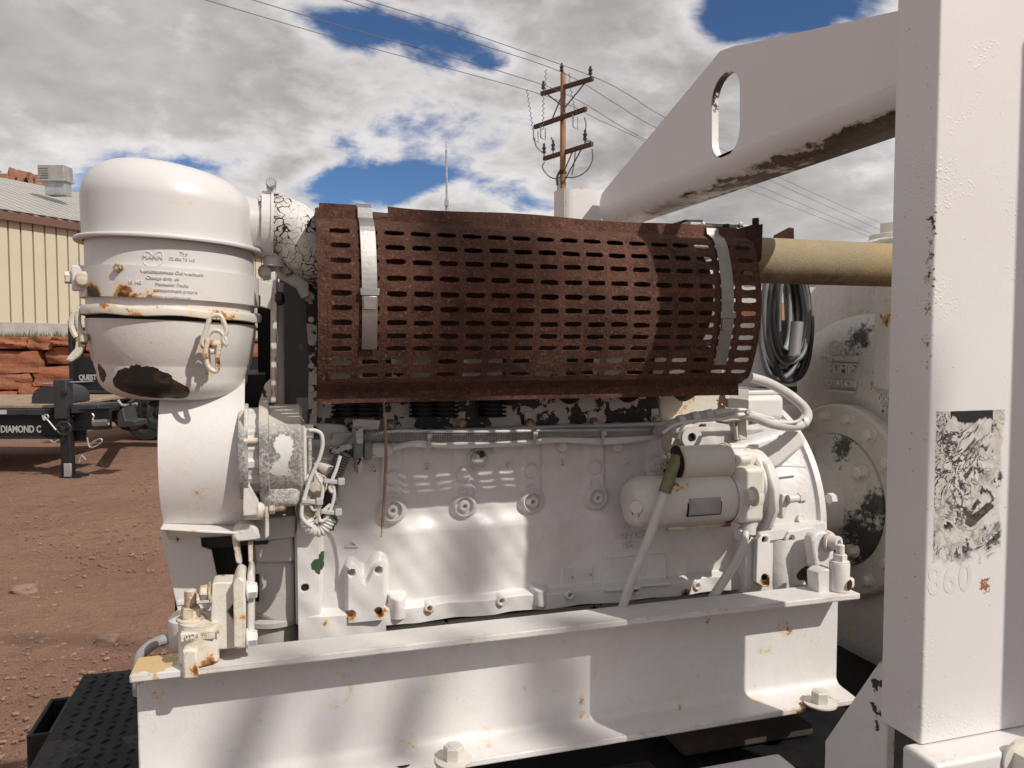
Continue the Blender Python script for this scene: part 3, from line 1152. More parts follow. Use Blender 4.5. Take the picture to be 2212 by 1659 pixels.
TOPINS = [W(rr(1211, UD), UD - .1, zz(172, UD)), on_arm(0, .04, .1), on_arm(0, .95, .1)]
for p in TOPINS:
    insulator(p)
for (k, u0, dz, u1, ddz) in ((0, .12, -.1, .5, -1.0), (0, .85, -.1, .52, -1.15), (1, .35, .05, .5, 1.3), (1, .62, .05, .5, 1.15), (2, .80, -.05, .5, -1.6), (2, .62, -.05, .55, -1.1)):
    mb = MB()
    mb.cyl(on_arm(k, u0, dz), W(rr(1214.5, UD), UD - .15, on_arm(k, .5).z + ddz), .035, 6)
    link('brace', mb.mesh('brace'), M['wire'], up)
# fused cutouts, surge arresters, jumpers
for (k, u) in ((1, .02), (1, .17), (1, .80)):
    p = on_arm(k, u, -.1)
    mb = MB(); mb.tube([p + Vector((-.12, 0, 0)), p + Vector((-.12, 0, -.6)), p + Vector((.14, 0, -.7)), p + Vector((.14, 0, -.1))], .035, 6)
    link('cutout', mb.mesh('cutout'), M['galv'], up)
for (k, u) in ((2, 0.0), (2, .20), (2, .86)):
    insulator(on_arm(k, u, .12), .7)
JUMP = [[(1176, 350), (1172, 362), (1185, 380), (1202, 386), (1212, 380)], [(1279, 322), (1280, 345), (1268, 368), (1245, 382), (1218, 383)],
        [(1274, 318), (1281, 310), (1272, 304), (1262, 308)], [(1243, 325), (1240, 355), (1235, 378)], [(1262, 254), (1266, 270), (1261, 300)],
        [(1155, 297), (1158, 315), (1172, 330)], [(1190, 296), (1196, 310), (1196, 325)]]
for pts in JUMP:
    mb = MB(); mb.tube(spline([C(x, y, UD - .3) for x, y in pts], 6), .035, 6)
    link('jumper_cable', mb.mesh('jumper_cable'), M['wire'], up)
for pts in ([(1138, 193), (1152, 285)], [(1179, 150), (1177, 200)], [(1174, 203), (1173, 283)], [(1229, 158), (1234, 200), (1243, 240)]):
    mb = MB()
    q_ = resample(spline([C(x, y, UD - .1) for x, y in pts], 20), .12)
    mb.tube([p + RGT * .05 * ((-1) ** i) for i, p in enumerate(q_)], .022, 5)
    link('tap_wire', mb.mesh('tap_wire'), M['wire'], up)
mb = MB(); mb.lathe([(.085, 0), (.085, zz(392, UD))], W(rr(1205, UD), UD - .25, 0), (0, 0, 1), 12)
link('riser_conduit', mb.mesh('riser_conduit'), M['galv'], up)
mb = MB(); mb.tube(spline([C(x, y, UD - .3) for x, y in ((1204, 400), (1203, 385), (1206, 376), (1212, 366))], 5), .06, 8)
link('weather_head', mb.mesh('weather_head'), M['insul'], up)
mb = MB(); mb.lathe([(.19, 0), (.19, .12)], W(rr(1214.5, UD), UD, zz(380, UD)), (0, 0, 1), 16)
link('strap', mb.mesh('strap'), M['arm_wood'], up)

wl = ['upper power line passing over the pole top insulator', 'power line on the left end of the top crossarm', 'power line on the right end of the top crossarm']
WIRES = [([(720, -8), (980, 78), (1211, 155), (1330, 224), (1430, 282), (1660, 388), (1935, 512)], wl[0]),
         ([(418, -8), (760, 92), (1172, 205), (1300, 262), (1400, 308), (1620, 410), (1900, 520)], wl[1]),
         ([(765, -8), (1000, 66), (1272, 162), (1360, 206), (1440, 256), (1660, 372), (1935, 497)], wl[2]),
         ([(520, -8), (800, 75), (1100, 160), (1240, 212), (1405, 306), (1640, 402), (1910, 516)], 'faint lower power line crossing behind the pole')]
for pts, lab in WIRES:
    zc = 15.3 if 'lower' not in lab else 14.6
    w3 = []
    for (x, y) in pts:
        d = (zc - EYE) * FPX / max(747.3 - y, 60)
        w3.append(C(x, y, d + .0))
    mb = MB(); mb.tube(spline(w3, 10), .017, 5)
    tag(link('power_line', mb.mesh('power_line'), M['wire']), lab, 'power line', 'power lines')

AD = 60.0
an = thing('antenna_mast', 'thin grey antenna mast rising behind the rusty guard', 'antenna', W(rr(966, AD), AD, 0))
mb = MB(); mb.cyl(W(rr(966.5, AD), AD, 0), W(rr(966.5, AD), AD, zz(432, AD)), .13, 8)
mb.cyl(W(rr(966.5, AD), AD, zz(432, AD)), W(rr(966, AD), AD, zz(330, AD)), .085, 8)
link('mast', mb.mesh('mast'), M['galv'], an)
mb = MB(); mb.cyl(W(rr(966, AD), AD, zz(331, AD)), W(rr(966, AD), AD, zz(297, AD)), .05, 8, .015)
link('whip', mb.mesh('whip'), M['letter'], an)
mb = MB(); cbox(mb, rr(962, AD), rr(971, AD), AD - .3, AD - .14, zz(448, AD), zz(438, AD))
link('clamp', mb.mesh('clamp'), M['galv'], an)

# ------------------------------------------------------------------ unseen tree added behind the photographer, leaf clusters set to dapple the engine
def sunward(px, py, Y, s=9.2):
    return P(px, py, Y) - LDIR * s


M['bark'] = wood_mat('grey_bark', (.10, .085, .07), (.20, .175, .145))
tree = thing('leafy_tree', 'unseen sparse leafy tree added behind the photographer to dapple the engine', 'tree', (7.6, -7.0, 0))
top = Vector((7.2, -6.4, 12.2))
mb = MB(); mb.tube(spline([(7.6, -7.0, -.1), (7.5, -6.9, 4), (7.35, -6.6, 8.5), top], 8), [.26 - .006 * i for i in range(25)], 12)
link('trunk', mb.mesh('trunk'), M['bark'], tree)
M['leaf'] = simple('dull_green_leaf', (.07, .10, .035), .7, var=.3, scale=6, bump=0)
hub = sunward(640, 60, 1.2) + Vector((0, 0, 1.3))
mb = MB(); mb.tube(spline([top, (top + hub) / 2 + Vector((0, 0, .7)), hub], 8), [.030 - .001 * i for i in range(17)], 8)
link('limb', mb.mesh('limb'), M['bark'], tree)
lrg = random.Random(11)
CLUMPS = [[(572, 1500, 1.222, .030), (548, 1560, 1.222, .036), (515, 1630, 1.222, .042), (490, 1720, 1.222, .05)],
          [(990, 1175, 1.35, .036), (1000, 1240, 1.35, .040), (1005, 1300, 1.35, .03)],
          [(905, 1490, 1.222, .030), (880, 1560, 1.222, .034), (855, 1640, 1.222, .042)],
          [(1000, 470, 1.14, .060), (1030, 560, 1.13, .075), (1045, 670, 1.13, .085), (1020, 780, 1.14, .075), (985, 850, 1.15, .05)],
          [(1175, 1420, 1.222, .05), (1200, 1500, 1.222, .060), (1195, 1590, 1.222, .060), (1180, 1690, 1.222, .06)],
          [(712, 1560, 1.222, .020), (700, 1640, 1.222, .024)]]
for cl in CLUMPS:
    cs = [(sunward(x, y, Y), r) for x, y, Y, r in cl]
    mb = MB()
    mb.tube(spline([hub, (hub + cs[0][0]) / 2 + Vector((.1, -.1, .25))] + [c for c, r in cs], 6), .007, 5)
    link('twig', mb.mesh('twig'), M['bark'], tree)
    mb = MB()
    for c, r in cs:
        for k in range(int(120 * (r / .05) ** 1.8) + 25):
            d = Vector((lrg.gauss(0, 1), lrg.gauss(0, 1), lrg.gauss(0, 1))).normalized() * r * lrg.random() ** .4
            u = Vector((lrg.gauss(0, 1), lrg.gauss(0, 1), lrg.gauss(0, 1))).normalized()
            w = u.cross(Vector((lrg.gauss(0, 1), lrg.gauss(0, 1), lrg.gauss(0, 1)))).normalized()
            p = c + d
            l = lrg.uniform(.014, .024)
            mb.add([p - u * l, p + w * l * .5, p + u * l, p - w * l * .5], [(0, 1, 2, 3)])
    link('leaf_cluster', mb.mesh('leaf_cluster', 0), M['leaf'], tree)

# ------------------------------------------------------------------ shared fasteners (built along +Z at the origin)
def bolt_mesh(r, h, washer=1.45, stud=0.0):
    mb = MB()
    z = 0.0
    if washer:
        mb.lathe([(r * washer, 0), (r * washer, r * .16), (r * 1.05, r * .2)], (0, 0, 0), (0, 0, 1), 24)
        z = r * .18
    mb.hexa((0, 0, z), (0, 0, 1), r, h)
    if stud:
        k = 14
        pr = []
        for i in range(k):
            zz_ = z + h + stud * i / k
            pr += [(r * .56, zz_), (r * .62, zz_ + stud / k * .5)]
        pr += [(r * .56, z + h + stud), (r * .45, z + h + stud * 1.03), (0.0, z + h + stud * 1.03)]
        mb.lathe(pr, (0, 0, 0), (0, 0, 1), 20, cap=False)
    else:
        mb.lathe([(r * .5, z + h - .0005), (r * .5, z + h + r * .06), (0, z + h + r * .06)], (0, 0, 0), (0, 0, 1), 16, cap=False)
    return mb.mesh('bolt', 30)


YF = 1.163                    # front edge of the skid channel
YW = 1.222                    # face of its web
ZT, ZBM = EYE - .458, EYE - .668
XL = P(278, 1450, YF).x
XR = P(1859, 1292, YF).x

# ------------------------------------------------------------------ black trailer deck under the skid
def tread_mat():
    m = NT('black_tread_plate')
    n = m.noise(7, 6, .65)
    n2 = m.noise(60, 5, .7)
    col = m.mix(m.mr(n, .4, .7), (.006, .006, .007), (.014, .0135, .014))
    col = m.mix(m.mr(n2, .6, .75, 0, .5), col, (.035, .027, .022))
    return m.fin(col, m.mr(n, .3, .7, .5, .75), m.bump(n2, .35, .0015), 0, .25)


M['tread'] = tread_mat()
ZD = EYE - .752
c0 = PZ(180, 1457, ZD)
dk = thing('trailer_deck', 'black diamond tread plate deck carrying the pump skid', 'deck', (c0.x, c0.y, ZD))
mb = MB(); mb.bx(c0.x, 3.2, -.25, c0.y, ZD - .008, ZD)
link('plate', mb.mesh('plate'), M['tread'], dk, .003)
mb = MB()
mb.bx(c0.x + .004, c0.x + .05, -.25, c0.y - .004, ZD - .14, ZD - .009)
mb.bx(c0.x + .051, 3.2, c0.y - .05, c0.y - .004, ZD - .14, ZD - .009)
mb.bx(c0.x + .051, 3.2, -.25, -.2, ZD - .14, ZD - .009)
link('side_rail', mb.mesh('side_rail'), M['black_steel'], dk)
# raised tread bars on the part of the plate in view, one relief mesh
mb = MB()
u = .027
x = c0.x + .03
ix = 0
while x < .12:
    y = .9
    iy = 0
    while y < c0.y - .02:
        sgn = 1 if (ix + iy) % 2 else -1
        a = R(45) * sgn
        dx, dy = math.cos(a) * .011, math.sin(a) * .011
        wx, wy = -math.sin(a) * .0035, math.cos(a) * .0035
        p = Vector((x, y, ZD + .0004))
        vs = [p + Vector((-dx, -dy, 0)), p + Vector((wx, wy, 0)), p + Vector((dx, dy, 0)), p + Vector((-wx, -wy, 0)), p + Vector((0, 0, .0032))]
        mb.add(vs, [(0, 3, 4), (3, 2, 4), (2, 1, 4), (1, 0, 4)])
        y += u; iy += 1
    x += u; ix += 1
o = link('tread_bars', mb.mesh('tread_bars', 0), M['tread'], dk)
o['kind'] = 'stuff'
# stake pocket on the deck's edge
sp = PZ(130, 1512, ZD - .01)
mb = MB()
L_ = .045
mb.prism([(c0.x - .002, sp.y - .15, ZD - .012), (c0.x - .002 - L_, sp.y - .15, ZD - .012), (c0.x - .002 - L_, sp.y + .02, ZD - .012), (c0.x - .002, sp.y + .02, ZD - .012)], (0, 0, -.24),
         [[(c0.x - .010, sp.y - .142, ZD - .012), (c0.x + .006 - L_, sp.y - .142, ZD - .012), (c0.x + .006 - L_, sp.y + .012, ZD - .012), (c0.x - .010, sp.y + .012, ZD - .012)]])
link('stake_pocket', mb.mesh('stake_pocket'), M['black_steel'], dk, .003)
# scraps of dirt and planks on the deck, under the skid
M['grimy'] = simple('grimy_timber', (.055, .038, .028), .95, var=.5, scale=9, bump=.6)
for i, (xa, xb, ya, yb) in enumerate(((.28, .62, 1.02, 1.20), (.70, .98, 1.22, 1.40))):
    mb = MB(); mb.bx(xa, xb, ya, yb, ZD + .004, ZD + .026)
    tag(link('dunnage_board', mb.mesh('dunnage_board'), M['grimy'], None, .006),
        ('grimy board on the black deck in front of the skid channel', 'grimy board on the black deck behind the skid channel')[i], 'board')

# ------------------------------------------------------------------ skid channel the engine stands on
hole_p = [P(1610, 2880 * .54, YF).x]
rustsp = [(P(470, 1385, YF), .07, 'rust', .5), (P(640, 1375, YF), .05, 'rust', .4), (PZ(335, 1432, ZT), .055, 'yellow'), (PZ(300, 1432, ZT), .06, 'yellow'),
          (P(720, 1655, YF), .05, 'rust', .7), (P(1770, 1540, YF), .07, 'rust', .8), (P(1790, 1530, YF), .035, 'chip', .7), (P(1010, 1345, YF), .05, 'rust', .35), (P(330, 1495, YW), .03, 'rust', .35)]
M['beam'] = paint('white_channel', rust=.38, edge=.95, bump=.16, dirt=.40, spots=rustsp, seed=21, pits=.3, peel=.25, streak=.12)
sk = thing('skid_channel', 'long white steel channel with rust specks that carries the engine', 'steel channel', (XL, YF, ZBM))
t = .0135
pr = [(YF, ZT), (YW + .010, ZT), (YW + .010, ZBM), (YF, ZBM), (YF, ZBM + t * .8)]
# inner fillets
rf = .016
pr += [(YW - rf, ZBM + t * 1.15)]
for a in (20, 40, 60, 80):
    pr.append((YW - rf + rf * math.sin(R(a)), ZBM + t * 1.15 + rf - rf * math.cos(R(a))))
pr += [(YW, ZBM + t * 1.15 + rf), (YW, ZT - t * 1.15 - rf)]
for a in (10, 30, 50, 70):
    pr.append((YW - rf + rf * math.cos(R(a)), ZT - t * 1.15 - rf + rf * math.sin(R(a))))
pr += [(YW - rf, ZT - t * 1.15), (YF, ZT - t * .8)]
mb = MB()
XWL = P(300, 1480, YW).x
XWR = P(1813, 1400, YW).x
mb.prism([(XL, y, z) for y, z in pr], (XR - XL, 0, 0))
ch = link('channel', mb.mesh('channel', 30), M['beam'], sk, .0022)
# the web and bottom flange stop a little short of the top flange's ends
for (xa, xb) in ((XL - .01, XWL), (XWR, XR + .01)):
    pass
bolt_big = bolt_mesh(.0165, .021, 1.8)
for (px, py, mm) in ((980, 1640, 'bolt'), (1772, 1518, 'bolt')):
    p = PZ(px, py, ZBM + t)
    p.y = min(p.y, YW - .028)
    inst('bolt', bolt_big, M[mm], sk, (p.x, p.y, ZBM + t * .9), (0, 0, 1), .4)
p = PZ(872, 1655, ZBM + t)
mb = MB(); mb.lathe([(.013, 0), (.013, .0012), (0, .0012)], (p.x, YF + .022, ZBM + t * .84), (0, 0, 1), 20, cap=False)
link('drain_hole', mb.mesh('drain_hole'), M['black_hole'], sk)

# ------------------------------------------------------------------ front post, bail and base of the lifting frame
YP = .800
XP = P(2010, 800, YP).x
FLG = .070
PWD = .262
ZPB = P(1984, 1609, YP).z
ZPT = EYE + .585
postsp = [(P(1995, 60, YP), .10, 'rust', .25), (P(2028, 500, YP), .12, 'rust', .2)]


def post_mat():
    """white post face with a torn sticker panel, blistered paint and rust along the corner"""
    m = NT('white_post')
    base = WHITE
    vec = m.tc
    big = m.noise(5, 5, .6)
    col = m.mix(m.mr(big, .35, .7, 0, .25), base, (.62, .585, .54))
    sepn = m.N('ShaderNodeSeparateXYZ'); m.L(m.tc, sepn.inputs[0])
    x, y, z = sepn.outputs
    # torn label: a rectangle on the front face
    a = P(2030, 890, YP); b = P(2150, 1200, YP)
    jag = m.math('MULTIPLY', m.math('SUBTRACT', m.noise(26, 6, .6), .5), .085)
    zj = m.math('ADD', z, jag)
    fx = m.math('MULTIPLY', m.mr(x, XP + .010, XP + .013), m.mr(m.math('ADD', x, m.math('MULTIPLY', jag, .35)), b.x + .009, b.x + .004))
    fz = m.math('MULTIPLY', m.mr(zj, b.z - .004, b.z + .012), m.mr(z, a.z + .001, a.z))
    fy = m.mr(y, YP + .006, YP + .002)
    lab = m.math('MULTIPLY', m.math('MULTIPLY', fx, fz), fy)
    n1 = m.noise(30, 9, .60, None, .9)
    n2 = m.noise(13, 8, .62, m.map((1, 1, 1), (3.1, 2, 1)), 1.2)
    pap = m.mix(m.mr(m.noise(55, 7, .7), .45, .66), (.62, .60, .56), (.40, .375, .335))
    pap = m.mix(m.mr(m.noise(9, 4, .5), .55, .7, 0, .6), pap, (.52, .47, .38))
    ridge = m.mr(m.math('ABSOLUTE', m.math('SUBTRACT', n1, .5)), .024, .008)
    ridge2 = m.mr(m.math('ABSOLUTE', m.math('SUBTRACT', n2, .52)), .026, .010)
    rid = m.math('MULTIPLY', m.math('MAXIMUM', ridge, ridge2), m.mr(m.noise(7, 4, .6), .38, .48))
    blk = m.mr(n2, .60, .625)
    blk = m.math('MAXIMUM', blk, m.math('MULTIPLY', m.mr(m.noise(20, 9, .66, m.map((1, 1, 1), (9, 2, 1))), .585, .615), 1.0))
    pap = m.mix(rid, pap, (.055, .048, .042))
    pap = m.mix(blk, pap, m.mix(m.mr(m.noise(80, 5, .7), .4, .6), (.02, .018, .017), (.12, .105, .09)))
    # the black strip left along the label's upper edge
    zt = m.math('ADD', z, m.math('MULTIPLY', m.math('SUBTRACT', m.noise(32, 5, .6, m.map((1, 1, .2))), .5), .05))
    strip = m.math('MULTIPLY', m.mr(zt, a.z - .013, a.z - .011), m.math('MULTIPLY', m.mr(x, P(2052, 900, YP).x, P(2054, 900, YP).x), m.mr(x, P(2146, 900, YP).x, P(2144, 900, YP).x)))
    pap = m.mix(strip, pap, (.016, .014, .014))
    col = m.mix(lab, col, pap)
    # specks and corner rust
    rn = m.noise(120, 6, .7)
    cdist = m.math('MAXIMUM', m.mr(x, XP + .013, XP + .001, 0, .21), 0)
    cz = m.mr(m.noise(9, 4, .6), .45, .6, .3, 1)
    rn = m.math('ADD', rn, m.math('MULTIPLY', m.math('MULTIPLY', cdist, cz), m.mr(y, YP + .022, YP + .006)))
    col = m.mix(m.mr(rn, .70, .76, 0, .6), col, (.42, .27, .13))
    col = m.mix(m.mr(rn, .745, .765), col, (.065, .032, .018))
    # rust bloom beside the last digit
    q = P(2127, 1262, YP)
    rb = m.math('ADD', m.mr(m.dist(q), .022, 0, 0, .26, True), m.noise(150, 5, .7))
    col = m.mix(m.mr(rb, .66, .70), col, (.32, .13, .06))
    h = m.math('MULTIPLY', m.noise(140, 3, .5), .3)
    pv = m.voro(170, 'F1')
    pb = m.math('MULTIPLY', m.mr(pv, .36, .15, 0, 1, True), m.mr(m.noise(8, 3, .5, m.map((1, 1, 1), (1.7, 0, .6))), .57, .66))
    zb_ = m.mr(z, ZPB + .055, ZPB + .01)
    pb2 = m.math('MULTIPLY', m.mr(pv, .36, .15, 0, 1, True), zb_)
    h = m.math('ADD', h, m.math('MULTIPLY', m.math('MAXIMUM', pb, pb2), 1.0))
    lh = m.math('SUBTRACT', m.math('MULTIPLY', m.math('SUBTRACT', n1, .5), 3.0), m.math('MULTIPLY', m.math('MAXIMUM', blk, rid), .6))
    h = m.math('ADD', h, m.math('MULTIPLY', lab, lh))
    return m.fin(col, .44, m.bump(h, .35, .0016), 0, .45)


M['post'] = post_mat()
fr = thing('lifting_frame', 'white lifting frame with upright channel post, slotted bail plate and gusset', 'lifting frame', (XP, YP, ZD))
# front post: channel standing on end, web outward, rounded corners


def channel_post(yf, sgn, x0, w, fl, z0, z1, th=.010, rc=.0045):
    """outline in plan; sgn=+1 legs point to +Y"""
    def corner(cx, cy, r, a0, a1, n=5):
        return [(cx + r * math.cos(R(a0 + (a1 - a0) * i / n)), cy + r * math.sin(R(a0 + (a1 - a0) * i / n))) for i in range(n + 1)]
    out = [(x0, fl)] + corner(x0 + rc, rc, rc, 180, 270) + corner(x0 + w - rc, rc, rc, 270, 360) + [(x0 + w, fl), (x0 + w - th, fl), (x0 + w - th, th), (x0 + th, th), (x0 + th, fl)]
    return [(x, yf + sgn * y, z0) for x, y in out], (0, 0, z1 - z0)


mb = MB()
pl, ex = channel_post(YP, 1, XP, PWD, FLG, ZPB, ZPT)
mb.prism(pl, ex)
post = link('post', mb.mesh('post', 50), M['post'], fr)
# rear post
YRP = 2.16
XRP = P(1215, 440, YRP - .07).x
mb = MB()
pl, ex = channel_post(YRP - .07, 1, XRP, PWD, FLG, ZD + .1, P(1260, 407, YRP - .07).z, rc=.035)
mb.prism(pl, ex)
link('post', mb.mesh('post', 50), M['white'], fr)

# bail plate: runs across the engine from post to post
XA = .90
M['bail'] = None


def bail_mat():
    m = NT('white_bail')
    base = WHITE
    col = m.mix(m.mr(m.noise(4, 5, .6), .35, .7, 0, .3), base, (.63, .60, .56))
    g = m.N('ShaderNodeNewGeometry')
    sepn = m.N('ShaderNodeSeparateXYZ'); m.L(m.tc, sepn.inputs[0])
    zlow = P(1940, 275, .95)
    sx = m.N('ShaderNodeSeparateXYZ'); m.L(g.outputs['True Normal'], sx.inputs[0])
    zb0 = ZBAIL
    n = m.noise(34, 8, .68, m.map((1, .45, 1)))
    hgt = m.mr(sepn.outputs[2], zb0 + .030, zb0 + .004, 0, 1)
    yw = m.mr(sepn.outputs[1], 1.75, 1.0, .55, 1.0)
    f = m.math('ADD', m.math('MULTIPLY', m.math('MULTIPLY', hgt, yw), .62), m.math('MULTIPLY', n, .8))
    col = m.mix(m.mr(f, .70, .80, 0, .55), col, (.46, .36, .24))
    col = m.mix(m.mr(f, .80, .86), col, m.mix(m.mr(m.noise(70, 6, .7), .4, .65), (.030, .019, .014), (.10, .052, .030)))
    rn = m.noise(90, 6, .7)
    col = m.mix(m.mr(rn, .715, .74), col, (.20, .12, .07))
    slot = P(1565, 180, 1.41)
    sd = m.math('ADD', m.mr(m.dist(SLOT_TOP), .09, .0, 0, .4), m.noise(40, 6, .7))
    edge = m.N('ShaderNodeBevel'); edge.samples = 3; edge.inputs[0].default_value = .006
    d = m.N('ShaderNodeVectorMath'); d.operation = 'DOT_PRODUCT'
    m.L(edge.outputs[0], d.inputs[0]); m.L(g.outputs['Normal'], d.inputs[1])
    e = m.mr(d.outputs['Value'], .97, .82)
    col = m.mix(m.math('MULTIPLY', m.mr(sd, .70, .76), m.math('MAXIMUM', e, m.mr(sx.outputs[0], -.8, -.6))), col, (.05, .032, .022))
    col = m.mix(m.math('MULTIPLY', e, m.mr(m.noise(60, 6, .7), .58, .66)), col, (.40, .22, .09))
    return m.fin(col, .45, m.bump(m.noise(120, 4, .6), .2, .001), 0, .45)


ZBAIL = PX(1940, 276, XA + .06).z
SLOT_TOP = PX(1550, 180, XA)
M['bail'] = bail_mat()
ytop = [PX(x, y, XA) for x, y in ((1950, 21), (1601, 97), (1585, 100), (1556, 110), (1300, 418), (1270, 476))]
zb_ = ZBAIL + .0455
outl = [(XA, YP + FLG - .004, ytop[0].z + .004)] + [(XA, p.y, p.z) for p in ytop[:5]] + [(XA, YRP - .08, ytop[4].z - .02), (XA, YRP - .08, zb_), (XA, YP + FLG - .004, zb_)]
sl = []
ca, cb = PX(1567, 205, XA), PX(1567, 292, XA)
for i in range(11):
    a = math.pi * i / 10
    sl.append((XA, ca.y + .052 * math.cos(a), ca.z + .045 * math.sin(a)))
for i in range(11):
    a = math.pi + math.pi * i / 10
    sl.append((XA, cb.y + .052 * math.cos(a), cb.z + .045 * math.sin(a)))
mb = MB()
mb.prism(outl, (.016, 0, 0), [sl])
link('bail_plate', mb.mesh('bail_plate', 30), M['bail'], fr)
mb = MB()
q = []
rr_ = .05
for i in range(9):
    a = R(90 * i / 8)
    q.append((XA + rr_ - rr_ * math.cos(a), zb_ - .00005 - rr_ * math.sin(a)))
q += [(XA + .085, zb_ - rr_ - .0005), (XA + .085, zb_ - rr_ + .012), (XA + .05, zb_ - rr_ + .012), (XA + .016, zb_ - .02), (XA + .0155, zb_ - .0005)]
mb.prism([(x, YP + FLG + .002, z) for x, z in q], (0, YRP - .08 - YP - FLG, 0))
link('bail_flange', mb.mesh('bail_flange', 40), M['bail'], fr)
# lifting frame gusset and base
mb = MB()
XG = XP + .012
g0 = PX(1897, 1385, XG); g1 = PX(1782, 1600, XG)
mb.prism([(XG, YP + FLG + .001, g0.z), (XG, g1.y, g1.z), (XG, g1.y, ZD + .006), (XG, YP + FLG + .001, ZD + .006)], (.014, 0, 0))
M['gusset'] = paint('white_gusset', rust=.2, edge=.55, bump=.12, dirt=.3, seed=31, pits=.35, chip=.18, spots=[(PX(1890, 1400, XG), .05, 'rust', .6), (PX(1875, 1560, XG), .06, 'chip', .42), (PX(1892, 1470, XG), .03, 'chip', .4)])
link('gusset', mb.mesh('gusset'), M['gusset'], fr, .002)
mb = MB(); mb.bx(XP - .02, XP + .50, YP - .045, YP + .012, ZD + .004, ZPB - .002)
link('foot_channel', mb.mesh('foot_channel'), M['gusset'], fr, .006)
mb = MB(); mb.bx(XP + .015, XP + .40, YP + .0125, 1.02, ZD + .004, ZD + .045)
link('cross_member', mb.mesh('cross_member'), M['gusset'], fr, .004)
mb = MB(); mb.lathe([(.034, 0), (.034, .16), (.022, .16), (.022, .10), (0, .10)], (XP - .03, YP - .02, ZPB - .085), (1, .0, 0), 28, cap=False)
link('tie_down_pipe', mb.mesh('tie_down_pipe'), M['white'], fr)
bm_ = bolt_mesh(.02, .018, 1.5)
inst('bolt', bm_, M['bolt'], fr, P(2203, 1640, YP - .046), (0, -1, 0))
p = P(2090, 4, YP)
mb = MB(); mb.bx(XP + .05, XP + .075, YP - .004, YP + .05, ZPT + .001, ZPT + .012)
link('weld_tab', mb.mesh('weld_tab'), M['bolt_rusty'], fr, .003)
# ghost of removed digits on the post
M['ghost'] = paint('ghost_digits', base=(.700, .668, .640), rust=0, bump=.1, dirt=.45, seed=40)
dp = P(2018, 1283, YP - .0006)
lettering(post, '860', .055, .0002, (P(2003, 1283, YP).x, YP - .0002, dp.z), (1, 0, 0), (0, 0, 1), M['ghost'], xs=.82, offset=.0014, spacing=1.14)
# rear base rail glimpsed under the skid
yr_ = PZ(1604, 1640, ZD + .05).y
mb = MB(); mb.bx(.25, XP + .01, yr_ - .11, yr_, ZD + .004, ZD + .05)
o = link('base_rail', mb.mesh('base_rail'), M['gusset'], fr, .004)

# unseen square stanchion added off to the right, shaped to shade the post
sx0 = P(2183, 800, YP).x
dy = .30
sd_ = .06
xe = sx0 + (dy + sd_) * (-LDIR.x / LDIR.y)
ztop = P(2190, 100, YP).z + (dy + sd_) * (-LDIR.z / LDIR.y)
sn_ = thing('shade_stanchion', 'unseen white square stanchion added right of the front post to shade it', 'stanchion', (xe + .05, YP - dy, ZD))
mb = MB()
mb.prism([(xe, YP - dy, ZD + .012), (xe + .095, YP - dy, ZD + .012), (xe + .095, YP - dy, ztop + .10), (xe + .05, YP - dy, ztop + .085), (xe + .012, YP - dy, ztop + .02), (xe, YP - dy, ztop)], (0, -sd_, 0))
link('tube', mb.mesh('tube', 40), M['white'], sn_, .004)
mb = MB(); mb.bx(xe - .03, xe + .125, YP - dy - sd_ - .03, YP - dy + .03, ZD + .001, ZD + .011)
link('foot_plate', mb.mesh('foot_plate'), M['white'], sn_)
for ax_ in (xe - .018, xe + .113):
    inst('bolt', bm_, M['bolt'], sn_, (ax_, YP - dy - sd_ / 2, ZD + .0112), (0, 0, 1))

# ------------------------------------------------------------------ pump casting behind the engine
XPU, YC, ZC = 1.30, 1.557, EYE - .372
pump = thing('pump', 'white cast pump housing with raised lettering and rust streaks behind the front post', 'pump', (1.45, YC, ZD))
M['pump'] = paint('grimy_pump_casting', base=(.70, .68, .65), rust=.45, bump=.45, dirt=.6, streak=.35, seed=44, peel=.9,
                  spots=[((1.36, 1.36, EYE + .05), .16, 'rust', .28), ((1.36, 1.5, EYE + .18), .2, 'rust', .2), ((1.37, 1.35, EYE - .60), .14, 'grime', 1.3), ((1.33, 1.52, EYE + .02), .10, 'grime', .45)])
M['pump_ring'] = paint('pump_ring', base=(.66, .63, .58), rust=.3, bump=.4, dirt=.7, seed=46, peel=.8, chip=.1, edge=.3)
M['seal'] = paint('grimy_seal_plate', base=(.56, .53, .47), rust=.3, bump=.5, dirt=.9, seed=48, peel=.8, chip=.12, scale=1.6,
                  spots=[((XPU, 1.44, EYE - .46), .15, 'grime', 1.2), ((XPU, 1.52, EYE - .25), .07, 'grime', .9), ((XPU, 1.40, EYE - .36), .10, 'grime', .7)])
# back casing: big rounded block, extruded from an outline in the cross plane
co = []
for (y, z) in ((.95, -.60), (.95, .02), (1.02, .16), (1.12, .235), (1.25, .262), (1.42, .262), (1.55, .25), (1.68, .20), (1.80, .11), (1.88, 0.0), (1.92, -.15), (1.92, -.60)):
    co.append((1.37, y, EYE + z))
mb = MB(); mb.prism(co, (.5, 0, 0))
link('casing', mb.mesh('casing', 50), M['pump'], pump, .05, 5)
mb = MB(); mb.lathe([(.43, .0), (.42, -.02), (.36, -.036), (.26, -.042), (.22, -.030), (0, -.03)], (1.37, YC - .02, ZC + .02), (1, 0, 0), 72, cap=False)
link('front_cover', mb.mesh('front_cover', 60), M['pump'], pump)
mb = MB(); mb.bx(1.31, 1.40, 1.40, 1.46, EYE - .10, EYE + .245)
link('rib', mb.mesh('rib'), M['pump'], pump, .012, 3)
